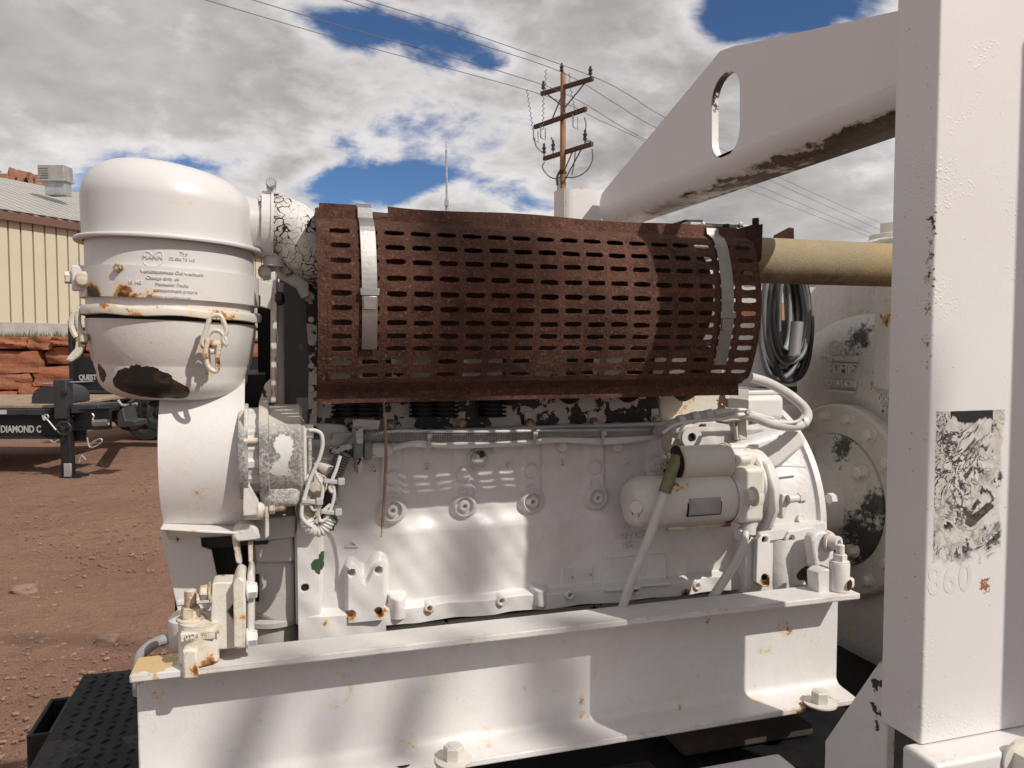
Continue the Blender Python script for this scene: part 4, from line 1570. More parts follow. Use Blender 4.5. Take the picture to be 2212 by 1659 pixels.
# ring flange
mb = MB(); mb.lathe([(.160, 0), (.160, -.018), (.226, -.018), (.232, -.012), (.232, .03)], (XPU + .02, YC, ZC), (1, 0, 0), 96, cap=False)
link('ring_flange', mb.mesh('ring_flange', 40), M['pump_ring'], pump)
mb = MB(); mb.lathe([(.159, .02), (.159, -.016), (.152, -.022), (.135, -.024), (.120, -.030), (.098, -.046), (.082, -.075), (.070, -.10), (.052, -.11), (.04, -.22), (0, -.22)], (XPU + .012, YC, ZC), (1, 0, 0), 72, cap=False)
link('seal_plate', mb.mesh('seal_plate', 40), M['seal'], pump)
bp = bolt_mesh(.0125, .013, 1.35)
for i in range(16):
    a = R(11 + i * 22.5)
    inst('bolt', bp, M['bolt'], pump, (XPU + .002, YC + .203 * math.cos(a), ZC + .203 * math.sin(a)), (-1, 0, 0), i)
for i in range(4):
    a = R(52 + i * 90)
    inst('bolt', bolt_mesh(.014, .018, 1.3), M['bolt'], pump, (XPU - .012, YC + .132 * math.cos(a), ZC + .132 * math.sin(a)), (-1, 0, 0), i)
for a in (R(205), R(215)):
    mb = MB(); mb.lathe([(.008, 0), (.008, .0012), (0, .0012)], (XPU + .0015, YC + .205 * math.cos(a), ZC + .205 * math.sin(a)), (-1, 0, 0), 14, cap=False)
    link('tapped_hole', mb.mesh('tapped_hole'), M['black_hole'], pump)
# raised lettering, facing the engine
FX = 1.322
YD, UP = (0, -1, 0), (0, 0, 1)
for (s, px, py, hpx, xs) in (('GR', 1815, 764, 30, 1.25), ('GORMAN-RUPP', 1813, 780, 11.5, .95), ('PUMP', 1816, 806, 19, 1.1), ('ROTATION', 1814, 834, 13, 1.0),
                         ('C-26', 1896, 812, 14, 1.0), ('46224', 1895, 842, 16, 1.0), ('000', 1908, 869, 17, 1.0), ('M 0', 1912, 892, 14, 1.0)):
    d = PX(px, py, FX)
    hgt = (PX(px, py - hpx, FX) - d).z
    lettering(pump, s, hgt * 1.38, .0026, (FX + (.0 if px < 1850 else .004), d.y, d.z), YD, UP, M['pump'], 'CENTER', 1.05, .0008, xs * 1.05)
for (y0, y1, px0, px1) in ((786, 789, 1790, 1848), (845, 847, 1790, 1845)):
    a, b = PX(px0, y0, FX), PX(px1, y1, FX)
    mb = MB(); mb.bx(FX - .004, FX + .02, b.y, a.y, min(a.z, b.z), max(a.z, b.z) + .002)
    link('cast_line', mb.mesh('cast_line'), M['pump'], pump)
# priming cap on top
cp = PX(1902, 520, 1.45)
mb = MB(); mb.lathe([(.075, 0), (.075, .03), (.055, .04), (.055, .05), (.03, .055), (.03, .078), (.0, .078)], (1.47, cp.y - .02, EYE + .225), (0, 0, 1), 32, cap=False)
link('fill_cap', mb.mesh('fill_cap'), M['cream'], pump)
mb = MB(); mb.bx(1.40, 1.55, cp.y - .14, cp.y + .08, EYE + .20, EYE + .235)
link('cap_base', mb.mesh('cap_base'), M['cream'], pump, .01)
# suction body low right, a black foot down to the deck
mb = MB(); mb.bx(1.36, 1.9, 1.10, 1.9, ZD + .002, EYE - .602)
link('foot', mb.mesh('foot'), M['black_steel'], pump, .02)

# ------------------------------------------------------------------ engine block
YB = 1.35
eng = thing('diesel_engine', 'long white painted diesel engine block with cast bosses and numerals', 'engine', (.45, 1.5, EYE - .45))


def F(px, py):
    p = P(px, py, YB)
    return p.x, p.z


def Fh(px, py, h):
    p = P(px, py, YB - h)
    return p.x, p.z


DPX = 1.40 / FPX                      # metres per reading unit near the block


def block_func(X, Z):
    H = np.zeros_like(X)
    zz_ = lambda px, py: F(px, py)[1]
    # crankcase swells below the tappet line
    zt = F(1000, 1100)[1]
    H += .012 * sstep(-Z, -zt + .0, -zt + .035)
    H += .004 * np.sin((X - F(845, 1000)[0]) / (F(999.5, 1000)[0] - F(845, 1000)[0]) * 2 * math.pi) * sstep(-Z, -zt - .03, -zt + .06)
    # slight swell of the whole side
    H += .004 * np.cos(X * 9.0) * np.sin(Z * 14)
    x0 = F(845, 1020)[0]; x1 = F(999.5, 1020)[0]
    ztop = F(1000, 955)[1]; zb = Fh(997, 1097, .026)[1]
    zplug = F(999.5, 1024)[1]
    for k in range(5):
        xc = x0 + (x1 - x0) * k
        w = .0175
        rib = sstep(w + .006 - np.abs(X - xc), 0, .010) * sstep(Z, zb - .004, zb + .02) * sstep(ztop - Z, -.012, .004)
        H += .006 * rib
        d = np.hypot(X - xc, Z - zplug)
        H += .003 * sstep(.0135 - d, 0, .0025) - .0022 * np.exp(-((d - .0145) / .0016) ** 2)
        # lower recess inside the rib, then bolt boss
        H -= .005 * sstep(.012 - np.abs(X - xc), 0, .006) * sstep(Z, zb + .012, zb + .024) * sstep(zplug - .022 - Z, 0, .01)
        d = np.hypot(X - xc, Z - zb)
        H = np.maximum(H, (.018 + .012 * sstep(-Z, -zt + 0, -zt + .035)) * sstep(.031 - d, 0, .016))
        H -= .010 * sstep(.0165 - d, 0, .0015) * sstep(d, .0095, .0105)
        H -= .012 * sstep(.0038 - d, 0, .0010)
    # upper rail beneath the duct
    zr = F(1000, 955)[1]
    H += .010 * sstep(Z, zr - .006, zr + .006)
    for px in (921, 1071, 1211, 1330):
        xc, zc = F(px, 963)
        d = np.hypot(X - xc, Z - zc)
        H = np.maximum(H, .014 * sstep(.013 - d, 0, .004))
    # pan rail along the bottom
    zr0, zr1 = Fh(1084, 1313, .03)[1], Fh(1084, 1283, .03)[1]
    rail = sstep(zr1 - Z, 0, .008)
    H += .020 * rail
    for px, py in ((928, 1314), (1084, 1299), (1232, 1286), (1374, 1275), (1507, 1265)):
        xc, zc = Fh(px, py, .036)
        d = np.hypot(X - xc, Z - zc)
        H = np.maximum(H, .0375 * sstep(.0115 - d, 0, .003))
        H -= .020 * sstep(.0042 - d, 0, .001)
    for px, ya, yb, wpx in ((1169, 1262, 1311, 17), (861, 1280, 1340, 18)):
        xc, za = Fh(px, ya, .036); zb2 = Fh(px, yb, .036)[1]
        w = wpx * DPX
        prof = np.sqrt(np.clip(1 - ((X - xc) / w) ** 2, 0, 1))
        H = np.maximum(H, (.016 + .026 * prof) * (prof > 0) * sstep(Z, zb2 - .001, zb2 + .002) * sstep(za - Z, 0, .012) + 0)
    # four hole mounting pad
    (xa, za), (xb, zb3) = Fh(744, 1222, .04), Fh(834, 1341, .04)
    cxp = (xa + xb) / 2
    top = za - .0
    notch = .030 * np.exp(-((X - cxp) / .012) ** 2)
    pad = sstep(X, xa - .002, xa + .006) * sstep(xb - X, -.003, .005) * sstep(top - notch - Z, 0, .006) * sstep(Z, zb3 - .001, zb3 + .002)
    H = np.maximum(H, .040 * pad)
    skirt = sstep(X, xa - .012, xa + .01) * sstep(xb + .022 - X, 0, .03) * sstep(top + .028 - notch * .6 - Z, 0, .04)
    H = np.maximum(H, .024 * skirt)
    for px, py in ((759.6, 1238), (818, 1233), (757.7, 1327), (817, 1320)):
        xc, zc = Fh(px, py, .04)
        d = np.hypot(X - xc, Z - zc)
        H -= .022 * sstep(.0068 - d, 0, .0012)
    # front flange at the left
    xl = Fh(700, 1200, .03)[0]
    zfl = F(680, 1125)[1]
    fl = sstep(xl - X, -.002, .008) * sstep(zfl - Z, -.03, .0)
    H = np.maximum(H, .030 * fl)
    xc, zc = Fh(658.7, 1270, .03)
    d = np.hypot(X - xc, Z - zc)
    H -= .018 * sstep(.0068 - d, 0, .0012)
    xc, zc = F(742, 1174)
    # riveted plate and framed data plate
    for (pxa, pya, pxb, pyb, hh) in ((1214, 1226, 1280, 1262, .0045), (1297, 1208, 1436, 1257, .007)):
        (xa, za), (xb, zb4) = Fh(pxa, pya, .015), Fh(pxb, pyb, .015)
        r = sstep(X, xa - .001, xa + .001) * sstep(xb - X, -.001, .001) * sstep(Z, zb4 - .001, zb4 + .001) * sstep(za - Z, -.001, .001)
        H += hh * r
    # fine cast unevenness
    H += .0010 * np.sin(X * 61 + 2 * np.sin(Z * 40)) * np.cos(Z * 53) + .0006 * np.sin(X * 131 + Z * 97)
    zbot = Fh(1084, 1320, .03)[1]
    xlft = F(641, 1250)[0]
    keep = (Z > zbot - .004 - .030 * (X < Fh(836, 1300, .04)[0])) & (X > xlft)
    return YB - H, keep


xa, _ = F(640, 1200); xb, _ = F(1640, 1200)
zt_, zb_2 = F(1000, 938)[1], F(1000, 1345)[1]
blsp = [(P(690, 1222, YB - .028), .026, 'green'), (P(713, 1138, YB - .014), .018, 'green'), (P(698, 1200, YB - .026), .016, 'green'), (P(716, 1125, YB - .008), .020, 'green')]
for px, py, a in ((928, 1316, .5), (1232, 1287, .35), (1374, 1277, .45), (1507, 1266, .5), (757.7, 1330, .6), (820, 1323, .7), (760, 1240, .2), (818, 1235, .2), (659, 1273, .4), (1090, 1310, .2), (1235, 1243, .25), (1275, 1238, .25),
                  (700, 1345, .4), (655, 1335, .35), (1000, 1305, .2), (1480, 1285, .4)):
    q = P(px, py, YB - .03)
    blsp.append((P(px, py, YB - .036), .026, 'rust', a * 1.5))
blsp.append((P(1440, 985, YB), .03, 'rust', .6))
M['block'] = paint('white_engine_block', rust=.0, bump=.16, dirt=.50, streak=.10, seed=51, peel=.25, spots=blsp, rough=.34, spec=.5)
heightfield('crankcase', xa, xb, zb_2, zt_, 760, 330, block_func, M['block'], eng)
# body of the engine behind the sculpted side
mb = MB()
mb.bx(xa + .005, xb, YB + .045, 1.92, zb_2 + .006, EYE - .09)
link('crankcase_body', mb.mesh('crankcase_body'), M['cast_grey'], eng)
mb = MB()
a = P(655, 1365, YB + .01); b = P(1560, 1285, YB + .01)
mb.bx(xa + .01, xb - .02, YB + .012, 1.9, a.z - .10, zb_2 + .004)
link('oil_pan', mb.mesh('oil_pan'), M['half_peeled'], eng, .006)
mb = MB()
zgk = Fh(1084, 1320, .03)[1]
mb.bx(F(835, 1300)[0], xb - .03, YB - .008, YB + .05, zgk - .014, zgk - .0045)
mb.bx(xa + .002, F(834, 1300)[0], YB - .026, YB + .05, zgk - .044, zgk - .0345)
link('gasket_gap_strip', mb.mesh('gasket_gap_strip'), M['rust_dark'], eng)  # gasket drawn darker and thicker to stand for the dark gap too
# block top edge shelf
mb = MB(); mb.bx(xa + .06, xb - .06, YB - .006, YB + .06, zt_ - .003, zt_ + .010)
link('deck_edge', mb.mesh('deck_edge'), M['half_peeled'], eng, .003)
# cast numerals
for s, px, py in (('6', 809, 1021), ('5', 923, 1016), ('4', 1097, 1011), ('3', 1216, 1006), ('2', 1354, 1003), ('1', 1228, 1196)):
    p = P(px, py, YB - .003)
    lettering(eng, s, .0175, .0036, (p.x, p.y, p.z), (1, 0, 0), (0, 0, 1), M['block'], 'CENTER', name='cast_numeral')
for s, px, py, h in (('DEUTZ', 1364, 1142, .0125), ('0423 4255', 1362, 1164, .0165), ('HG1', 1362, 1183, .0165)):
    p = P(px, py, YB - .0135)
    lettering(eng, s, h, .0016, (p.x, p.y, p.z), (1, 0, 0), (0, 0, 1), M['block'], 'CENTER', name='cast_lettering')
pts = [P(x, y, YB - .013) for x, y in ((744, 1181), (776, 1181), (760, 1166))]
ins = [P(x, y, YB - .013) for x, y in ((751, 1178), (769, 1178), (760, 1170))]
mb = MB(); mb.prism([p + Vector((0, -.003, 0)) for p in pts], (0, .01, 0), [[p + Vector((0, -.003, 0)) for p in ins]])
link('cast_triangle', mb.mesh('cast_triangle'), M['block'], eng, .0008)
# big hex plug with worn flats
pl_ = P(1032, 990, YB - .006)
mb = MB(); mb.lathe([(.0185, 0), (.0185, .003), (.0165, .005)], pl_, (0, -1, 0), 36)
pg = link('plug_washer', mb.mesh('plug_washer'), M['block'], eng)
M['worn_plug'] = paint('worn_plug', base=(.55, .53, .50), chip=.75, rust=.2, bump=.4, seed=54, scale=3)
mb = MB(); mb.hexa(pl_ + Vector((0, -.004, 0)), (0, -1, 0), .0165, .014, .1)
mb.lathe([(.0115, .018), (.0115, .0195), (.009, .0165), (0, .0165)], pl_, (0, -1, 0), 24, cap=False)
link('hex_plug', mb.mesh('hex_plug', 30), M['worn_plug'], eng)
# data plate screws, label strip
for px, py in ((1235, 1246), (1274, 1240)):
    p = P(px, py, YB - .013)
    mb = MB(); mb.lathe([(.0026, 0), (.0026, .0012), (0, .0016)], p + Vector((0, -.004, 0)), (0, -1, 0), 10, cap=False)
    link('rivet', mb.mesh('rivet'), M['bolt_rusty'], eng)

# ------------------------------------------------------------------ head shrouds: peeled duct sheet under the guard
YH = 1.375
pz0, pz1 = P(1000, 936, YH).z, P(1000, 868, YH).z
mb = MB(); mb.bx(P(676, 905, YH).x, P(1420, 905, YH).x, YH, YH + .02, pz0 - .004, pz1 + .03)
link('duct_sheet', mb.mesh('duct_sheet'), M['peeled'], eng, .003)
mb = MB(); mb.bx(P(790, 905, YH).x, P(1410, 905, YH).x, YH - .008, YH - .0005, pz0 - .003, pz0 + .012)
link('duct_lip', mb.mesh('duct_lip'), M['peeled'], eng, .002)
bs = bolt_mesh(.0085, .008, 1.2)
for px, py in ((843, 917), (998, 915), (1144, 915), (1283, 913), (1418, 907)):
    p = P(px, py, YH - .009)
    inst('bolt', bs, M['bolt_rusty'] if px in (843, 1418) else M['bolt'], eng, p, (0, -1, 0), px)
    mb = MB(); mb.bx(p.x - .008, p.x + .008, YH - .004, YH - .0005, p.z - .005, p.z + .022)
    link('clip', mb.mesh('clip'), M['half_peeled'], eng, .002)
# cylinder fins glimpsed above the duct sheet
for (px, wd) in ((743, 17), (783, 17), (905, 20), (950, 20), (1050, 20)):
    mb = MB()
    c = P(px, 880, YH + .03)
    prf = []
    for k in range(6):
        z = -.02 + k * .0075
        prf += [(.018, z), (.026, z + .001), (.026, z + .003), (.018, z + .004)]
    mb.lathe(prf, c + Vector((0, -.045, .006)), (0, 0, 1), 24)
    link('cylinder_fin_stack', mb.mesh('cylinder_fin_stack'), M['black_steel'], eng)
# rocker covers behind the guard, seen through its lowest slots
for k in range(6):
    xk = P(735, 800, 1.46).x + k * .142
    mb = MB(); mb.bx(xk - .045, xk + .042, 1.46, 1.60, EYE - .14, EYE + .02)
    link('rocker_cover', mb.mesh('rocker_cover'), M['half_peeled'], eng, .012, 3)
mb = MB(); mb.bx(xa + .03, xb - .05, 1.60, 1.64, EYE - .2, EYE + .06)
link('air_baffle', mb.mesh('air_baffle'), M['black_steel'], eng)
# end cowl right of the head: rust and white
mb = MB(); mb.bx(P(1425, 905, YH).x, P(1575, 905, YH).x, YH, YH + .1, pz0 - .02, pz1 + .02)
M['cowl'] = paint('rust_white_cowl', base=(.66, .62, .55), rust=.9, chip=.55, chipcol=(.075, .030, .018), bump=.4, seed=57, peel=.7)
link('rear_cowl', mb.mesh('rear_cowl'), M['cowl'], eng, .004)
mb = MB(); mb.prism([P(x, y, YH - .03) for x, y in ((1502, 912), (1600, 903), (1603, 918), (1505, 940))], (0, .03, 0))
link('cowl_bracket', mb.mesh('cowl_bracket'), M['cast_rusty'], eng, .003)
mb = MB(); mb.prism([P(x, y, YH - .045) for x, y in ((1588, 908), (1611, 906), (1613, 948), (1592, 952))], (0, .012, 0))
link('cowl_strap', mb.mesh('cowl_strap'), M['half_peeled'], eng, .002)
# round boss with bore above the starter
p = P(1495, 945, 1.33)
mb = MB(); mb.lathe([(.021, .05), (.021, 0), (.009, 0), (.009, .02)], p, (.05, 1, 0), 28, cap=False)
link('boss', mb.mesh('boss'), M['cast'], eng)
mb = MB(); mb.lathe([(.009, .006), (0, .006)], p, (.05, 1, 0), 20, cap=False)
link('boss_bore', mb.mesh('boss_bore'), M['black_hole'], eng)

# ------------------------------------------------------------------ bell housing
bell = thing('bell_housing', 'sunlit white flywheel bell housing at the right end of the engine', 'bell housing', (1.0, YC, ZC - .26))
XBH = 1.068
prof = [(.150, -.235), (.185, -.215), (.205, -.185), (.212, -.16), (.226, -.13), (.236, -.10), (.243, -.06), (.247, -.022), (.249, -.018), (.256, -.015), (.257, -.002), (.250, 0), (.12, .001)]
mb = MB(); mb.lathe(prof, (XBH, YC, ZC), (1, 0, 0), 128, cap=False)
M['bell'] = paint('white_bell_casting', rust=.08, bump=.38, dirt=.22, seed=60, peel=.8, pits=.5, spots=[(P(1790, 1150, 1.3), .05, 'rust', .4), (P(1748, 915, 1.36), .035, 'chip', .4)])
link('shell', mb.mesh('shell', 50), M['bell'], bell)
# flat top of the housing and inspection cover
mb = MB(); mb.bx(.86, 1.05, 1.42, 1.70, EYE - .16, EYE - .105)
link('top_cover', mb.mesh('top_cover'), M['white_clean'], bell, .012, 3)
mb = MB(); mb.bx(.90, 1.055, 1.43, 1.68, EYE - .1045, EYE - .095)
link('top_plate', mb.mesh('top_plate'), M['white_clean'], bell, .003)
# front ribs and shoulder block
mb = MB()
YQ = 1.305
mb.prism([P(x, y, YQ) for x, y in ((1600, 960), (1690, 930), (1742, 935), (1745, 960), (1690, 1010), (1618, 1010))], (0, .10, 0))
link('shoulder', mb.mesh('shoulder'), M['bell'], bell, .012, 4)
for (pa, pb, pc) in (((1640, 985), (1660, 1005), (1640, 940)),):
    pass
# pads with bolt holes: front faces at the lower half
YPD = 1.272
mb = MB(); mb.prism([P(x, y, YPD + .012) for x, y in ((1640, 1150), (1786, 1128), (1788, 1150), (1640, 1172))], (0, .10, 0))
link('ledge', mb.mesh('ledge'), M['bell'], bell, .004)
def pad(pts, y, th, holes, hr=8.2):
    mb = MB()
    hl = []
    for (hx, hy) in holes:
        c = P(hx, hy, y)
        r = hr * DPX * .94
        hl.append([(c.x + r * math.cos(a), y, c.z + r * math.sin(a)) for a in np.linspace(0, 2 * math.pi, 17)[:-1]])
    mb.prism([P(px_, py_, y) for px_, py_ in pts], (0, th, 0), hl)
    o = link('mount_pad', mb.mesh('mount_pad', 30), M['pad'], bell, .002)
    for (hx, hy) in holes:
        c = P(hx, hy, y)
        mb = MB(); mb.lathe([(hr * DPX, 0), (0, 0.0005)], (c.x, y + th * .8, c.z), (0, -1, 0), 16, cap=False)
        link('tapped_hole', mb.mesh('tapped_hole'), M['black_hole'], bell)
    return o


M['pad'] = paint('chipped_pad', rust=.12, bump=.3, dirt=.3, seed=63, peel=.7, pits=.5, spots=[(P(1652, 1256, YPD), .028, 'rust', 1.0), (P(1712, 1258, YPD), .022, 'rust', .9), (P(1742, 1240, YPD), .030, 'chip', .9),
                                                                            (P(1712, 1163, YPD), .02, 'rust', .6), (P(1725, 1250, YPD), .02, 'chip', .6), (P(1770, 1215, YPD), .05, 'grime', .6), (P(1757, 1262, YPD), .022, 'chip', .9), (P(1652, 1168, YPD), .018, 'rust', .3)])
pad([(1637, 1166), (1645, 1155), (1664, 1155), (1663, 1268), (1648, 1268), (1633, 1258)], YPD, .012, [(1652, 1166), (1651, 1247)])
pad([(1698, 1160), (1704, 1149), (1758, 1140), (1766, 1150), (1764, 1262), (1714, 1264), (1703, 1258), (1697, 1246)], YPD + .006, .012, [(1711, 1162), (1710, 1248)])
mb = MB()
for i in range(13):
    pass
# rounded web between the pads
c = P(1682, 1160, YPD + .038); c2 = P(1682, 1275, YPD + .038)
mb.lathe([(.030, 0), (.034, .02), (.034, c.z - c2.z)], (c.x, c.y, c2.z), (0, 0, 1), 28)
link('web', mb.mesh('web'), M['bell'], bell)
mb = MB(); mb.bx(P(1600, 1200, 1.31).x, P(1790, 1200, 1.31).x, 1.290, 1.8, P(1700, 1280, 1.31).z - .02, P(1700, 1150, 1.31).z)
link('lower_body', mb.mesh('lower_body'), M['bell'], bell, .01)
# starter pocket ring
YS = 1.262
zs = P(1460, 1080, YS).z
xs_ = P(1618, 1072, YS + .03).x
mb = MB(); mb.lathe([(.052, -.004), (.074, -.004), (.078, .0), (.078, .018), (.074, .028), (.06, .042)], (xs_ - .012, YS + .035, zs + .010), (1, 0, 0), 56, cap=False)
link('starter_pocket', mb.mesh('starter_pocket', 40), M['bell'], bell)
mb = MB(); mb.lathe([(.0, -.002), (.072, -.002)], (xs_ - .012, YS + .035, zs + .010), (1, 0, 0), 56, cap=False)
link('pocket_face', mb.mesh('pocket_face', 40), M['cast'], bell)
# timing pointer lug and little cover bolts
mb = MB(); mb.prism([P(x, y, YPD - .004) for x, y in ((1690, 1067), (1716, 1070), (1716, 1084), (1703, 1092), (1694, 1120), (1688, 1122))], (0, .05, 0))
link('lug', mb.mesh('lug'), M['bell'], bell, .003)
mb = MB(); p = P(1713, 1077, YPD - .008); mb.hexa(p + Vector((.012, 0, 0)), (1, -.1, 0), .010, .012)
mb.cyl(p - Vector((.012, 0, 0)), p + Vector((.012, 0, 0)), .008, 12)
link('lug_bolt', mb.mesh('lug_bolt'), M['cast'], bell)
mb = MB(); p = P(1790, 1078, 1.31); mb.hexa(p, (1, 0, 0), .012, .014)
link('flange_bolt', mb.mesh('flange_bolt'), M['cast'], bell)
mb = MB(); p = P(1672, 1065, YPD); mb.lathe([(.012, .05), (.012, .0), (.009, -.002), (0, -.002)], p + Vector((0, .008, 0)), (0, 1, 0), 20, cap=False)
link('dowel_plug', mb.mesh('dowel_plug'), M['bell'], bell)
for k, (px_, py_) in enumerate(((1700, 990), (1738, 1005), (1765, 1075), (1730, 1120))):
    aa = math.atan2(0, 1)
    pz_ = P(px_, py_, 1.312).z
    yb_ = YC - math.sqrt(max(.2465 ** 2 - (pz_ - ZC) ** 2, 0))
    p = P(px_, py_, yb_)
    mb = MB(); mb.lathe([(.0085, -.004), (.0085, .0018), (.0070, .0024), (.0065, .0016), (0, .0016)], p, Vector((0, yb_ - YC, pz_ - ZC)), 20, cap=False)
    link('cast_boss', mb.mesh('cast_boss'), M['bell'], bell)
mb = MB(); mb.tube([P(x, y, 1.318) for x, y in ((1640, 1012), (1690, 1006), (1740, 1008))], .0022, 8)
link('cast_seam', mb.mesh('cast_seam'), M['bell'], bell)
# coupling behind the bell
mb = MB(); mb.lathe([(.12, .0), (.12, .10), (.09, .12), (.09, .24)], (XBH + .002, YC, ZC), (1, 0, 0), 48)
link('coupling', mb.mesh('coupling'), M['pump_ring'], bell)

# ------------------------------------------------------------------ starter motor
st = thing('starter_motor', 'cream starter motor with solenoid and rusty terminals in front of the bell housing', 'starter motor', P(1500, 1140, YS))
X0, X1, X2, X3 = P(1356, 1080, YS).x, P(1430, 1080, YS).x, P(1566, 1080, YS).x, P(1632, 1080, YS).x
rS = .0455
M['starter'] = paint('cream_starter', base=(.70, .67, .60), rust=.12, bump=.12, dirt=.35, seed=66, edge=.2, spots=[(P(1470, 1040, YS - .04), .045, 'rust', .6), (P(1425, 1070, YS - .04), .03, 'rust', .35), (P(1500, 1033, YS - .04), .03, 'rust', .5)])
M['starter_cap'] = paint('cracked_starter_cap', base=(.70, .68, .63), rust=.15, chip=.34, bump=.45, dirt=.5, seed=67, peel=1.0, scale=2.2)
mb = MB(); mb.lathe([(0, 0), (.030, 0), (.040, .005), (.0475, .02), (.0475, X1 - X0), (.044, X1 - X0)], (X0, YS, zs), (1, 0, 0), 48, cap=False)
link('end_cap', mb.mesh('end_cap', 40), M['starter_cap'], st)
mb = MB(); mb.lathe([(.0, 0), (rS, 0), (rS, X2 - X1 + .002), (0, X2 - X1 + .002)], (X1, YS, zs), (1, 0, 0), 56, cap=False)
link('body', mb.mesh('body', 40), M['starter'], st)
mb = MB(); mb.lathe([(rS + .003, 0), (rS + .003, .012), (rS - .002, .03), (.040, X3 - X2), (0, X3 - X2)], (X2, YS, zs), (1, 0, 0), 48, cap=False)
link('nose', mb.mesh('nose', 40), M['starter'], st)
mb = MB(); mb.bx(X2 + .004, X3 - .004, YS - .040, YS + .04, zs - .044, zs + .060)
link('drive_housing', mb.mesh('drive_housing'), M['starter'], st, .010, 3)
p = P(1371, 1080, YS - .046)
mb = MB(); mb.lathe([(.012, 0), (.012, .012), (.010, .014), (0, .014)], (X0 + .004, YS - .028, zs), (-.55, -1, 0), 24, cap=False)
link('cap_screw', mb.mesh('cap_screw'), M['starter'], st)
mb = MB(); mb.cyl((X1, YS - .018, zs - rS - .003), (X2, YS - .018, zs - rS - .003), .0035, 10)
link('through_bolt', mb.mesh('through_bolt'), M['bolt_rusty'], st)
mb = MB(); mb.cyl((X1 - .03, YS + .01, zs + rS + .003), (X2, YS + .01, zs + rS + .003), .0035, 10)
link('through_bolt', mb.mesh('through_bolt'), M['bolt_rusty'], st)
# rating plate
mb = MB(); xa_, xb_ = P(1488, 1080, YS - .045).x, P(1556, 1080, YS - .045).x
vs, fs = [], []
for i in range(9):
    a = R(-20 + 38 * i / 8)
    for x in (xa_, xb_):
        vs.append((x, YS - (rS + .0012) * math.cos(a), zs - .004 + (rS + .0012) * math.sin(a)))
mb.add(vs, [(2 * i, 2 * i + 1, 2 * i + 3, 2 * i + 2) for i in range(8)])
o = link('rating_plate', mb.mesh('rating_plate'), paint('grey_rating_plate', base=(.42, .41, .40), rust=.2, chip=.1, bump=.3, seed=69, dirt=.8), st)
sm = o.modifiers.new('solid', 'SOLIDIFY'); sm.thickness = .0012
mb = MB(); xa2, xb2 = xa_ - .003, xb_ + .003
vs = []
for i in range(9):
    a = R(-24 + 46 * i / 8)
    for x in (xa2, xb2):
        vs.append((x, YS - (rS + .0004) * math.cos(a), zs - .004 + (rS + .0004) * math.sin(a)))
mb.add(vs, [(2 * i, 2 * i + 1, 2 * i + 3, 2 * i + 2) for i in range(8)])
link('plate_border', mb.mesh('plate_border'), M['rust_dark'], st)
# solenoid
zso = P(1530, 998, YS).z
xa_, xb_, xc_ = P(1464, 998, YS).x, P(1570, 998, YS).x, P(1598, 998, YS).x
mb = MB(); mb.lathe([(.0, 0), (.028, 0), (.0315, .004), (.0315, xb_ - xa_ - .006), (.034, xb_ - xa_ - .004), (.034, xb_ - xa_), (.030, xb_ - xa_), (.030, xc_ - xa_), (0, xc_ - xa_)], (xa_, YS + .005, zso), (1, 0, 0), 48, cap=False)
link('solenoid', mb.mesh('solenoid', 40), M['starter'], st)
for i in range(3):
    a = R(100 + 60 * i)
    mb = MB(); mb.cyl((xb_ + .001, YS + .005 - .026 * math.sin(a), zso - .026 * math.cos(a)), (xc_ + .004, YS + .005 - .026 * math.sin(a), zso - .026 * math.cos(a)), .010, 16)
    link('solenoid_lobe', mb.mesh('solenoid_lobe'), M['starter'], st)
mb = MB(); mb.lathe([(.020, 0), (.020, .022), (.017, .032), (0, .034)], (xc_, YS + .006, zso + .002), (1, 0, 0), 28, cap=False)
link('plunger_cap', mb.mesh('plunger_cap', 40), M['starter'], st)
mb = MB(); mb.lathe([(.0, -.001), (.027, -.001), (.030, .001), (.030, .006)], (xa_ - .006, YS + .005, zso), (1, 0, 0), 40, cap=False)
link('terminal_face', mb.mesh('terminal_face'), M['rust_dark'], st)
for i, (dy, dz, l) in enumerate(((-.012, .014, .036), (-.016, -.010, .030), (.01, -.004, .028), (-.004, -.022, .024))):
    mb = MB(); c = Vector((xa_ - .006, YS + .005 + dy, zso + dz))
    mb.cyl(c, c + Vector((-l, -.006, 0)), .0042, 10)
    mb.hexa(c + Vector((-l * .45, -.002, 0)), (-1, 0, 0), .0088, .006)
    link('terminal', mb.mesh('terminal'), M['rust_dark'] if i % 2 else M['cast_rusty'], st)
mb = MB(); mb.tube(spline([(xa_ - .016, YS - .012, zso - .012), (xa_ - .03, YS - .02, zso - .035), (X1 + .005, YS - .03, zs + rS - .008)], 5), .006, 8)
link('terminal_strap', mb.mesh('terminal_strap'), M['rust_dark'], st)
# flange with bolts
mb = MB()
fl = [(0, .075), (.030, .062), (.052, .02), (.056, -.02), (.035, -.06), (0, -.072), (-.035, -.06), (-.05, 0), (-.03, .06)]
mb.prism([(X3 - .001, YS - a * 1.05, zs + b) for a, b in fl], (.013, 0, 0))
link('mount_flange', mb.mesh('mount_flange'), M['cast'], st, .004)
inst('flange_bolt', bolt_mesh(.0135, .014, 1.35), M['bolt'], st, P(1632, 1072, YS - .052) + Vector((-.004, 0, 0)), (-1, 0, 0))
inst('flange_bolt', bolt_mesh(.012, .018, 1.3), M['cast'], st, P(1608, 1152, YS - .01), (-.9, -.4, 0))
mb = MB(); mb.tube([P(x, y, YS - .02) for x, y in ((1628, 1120), (1618, 1135), (1616, 1152))], .014, 12)
link('flange_lug', mb.mesh('flange_lug'), M['cast'], st)

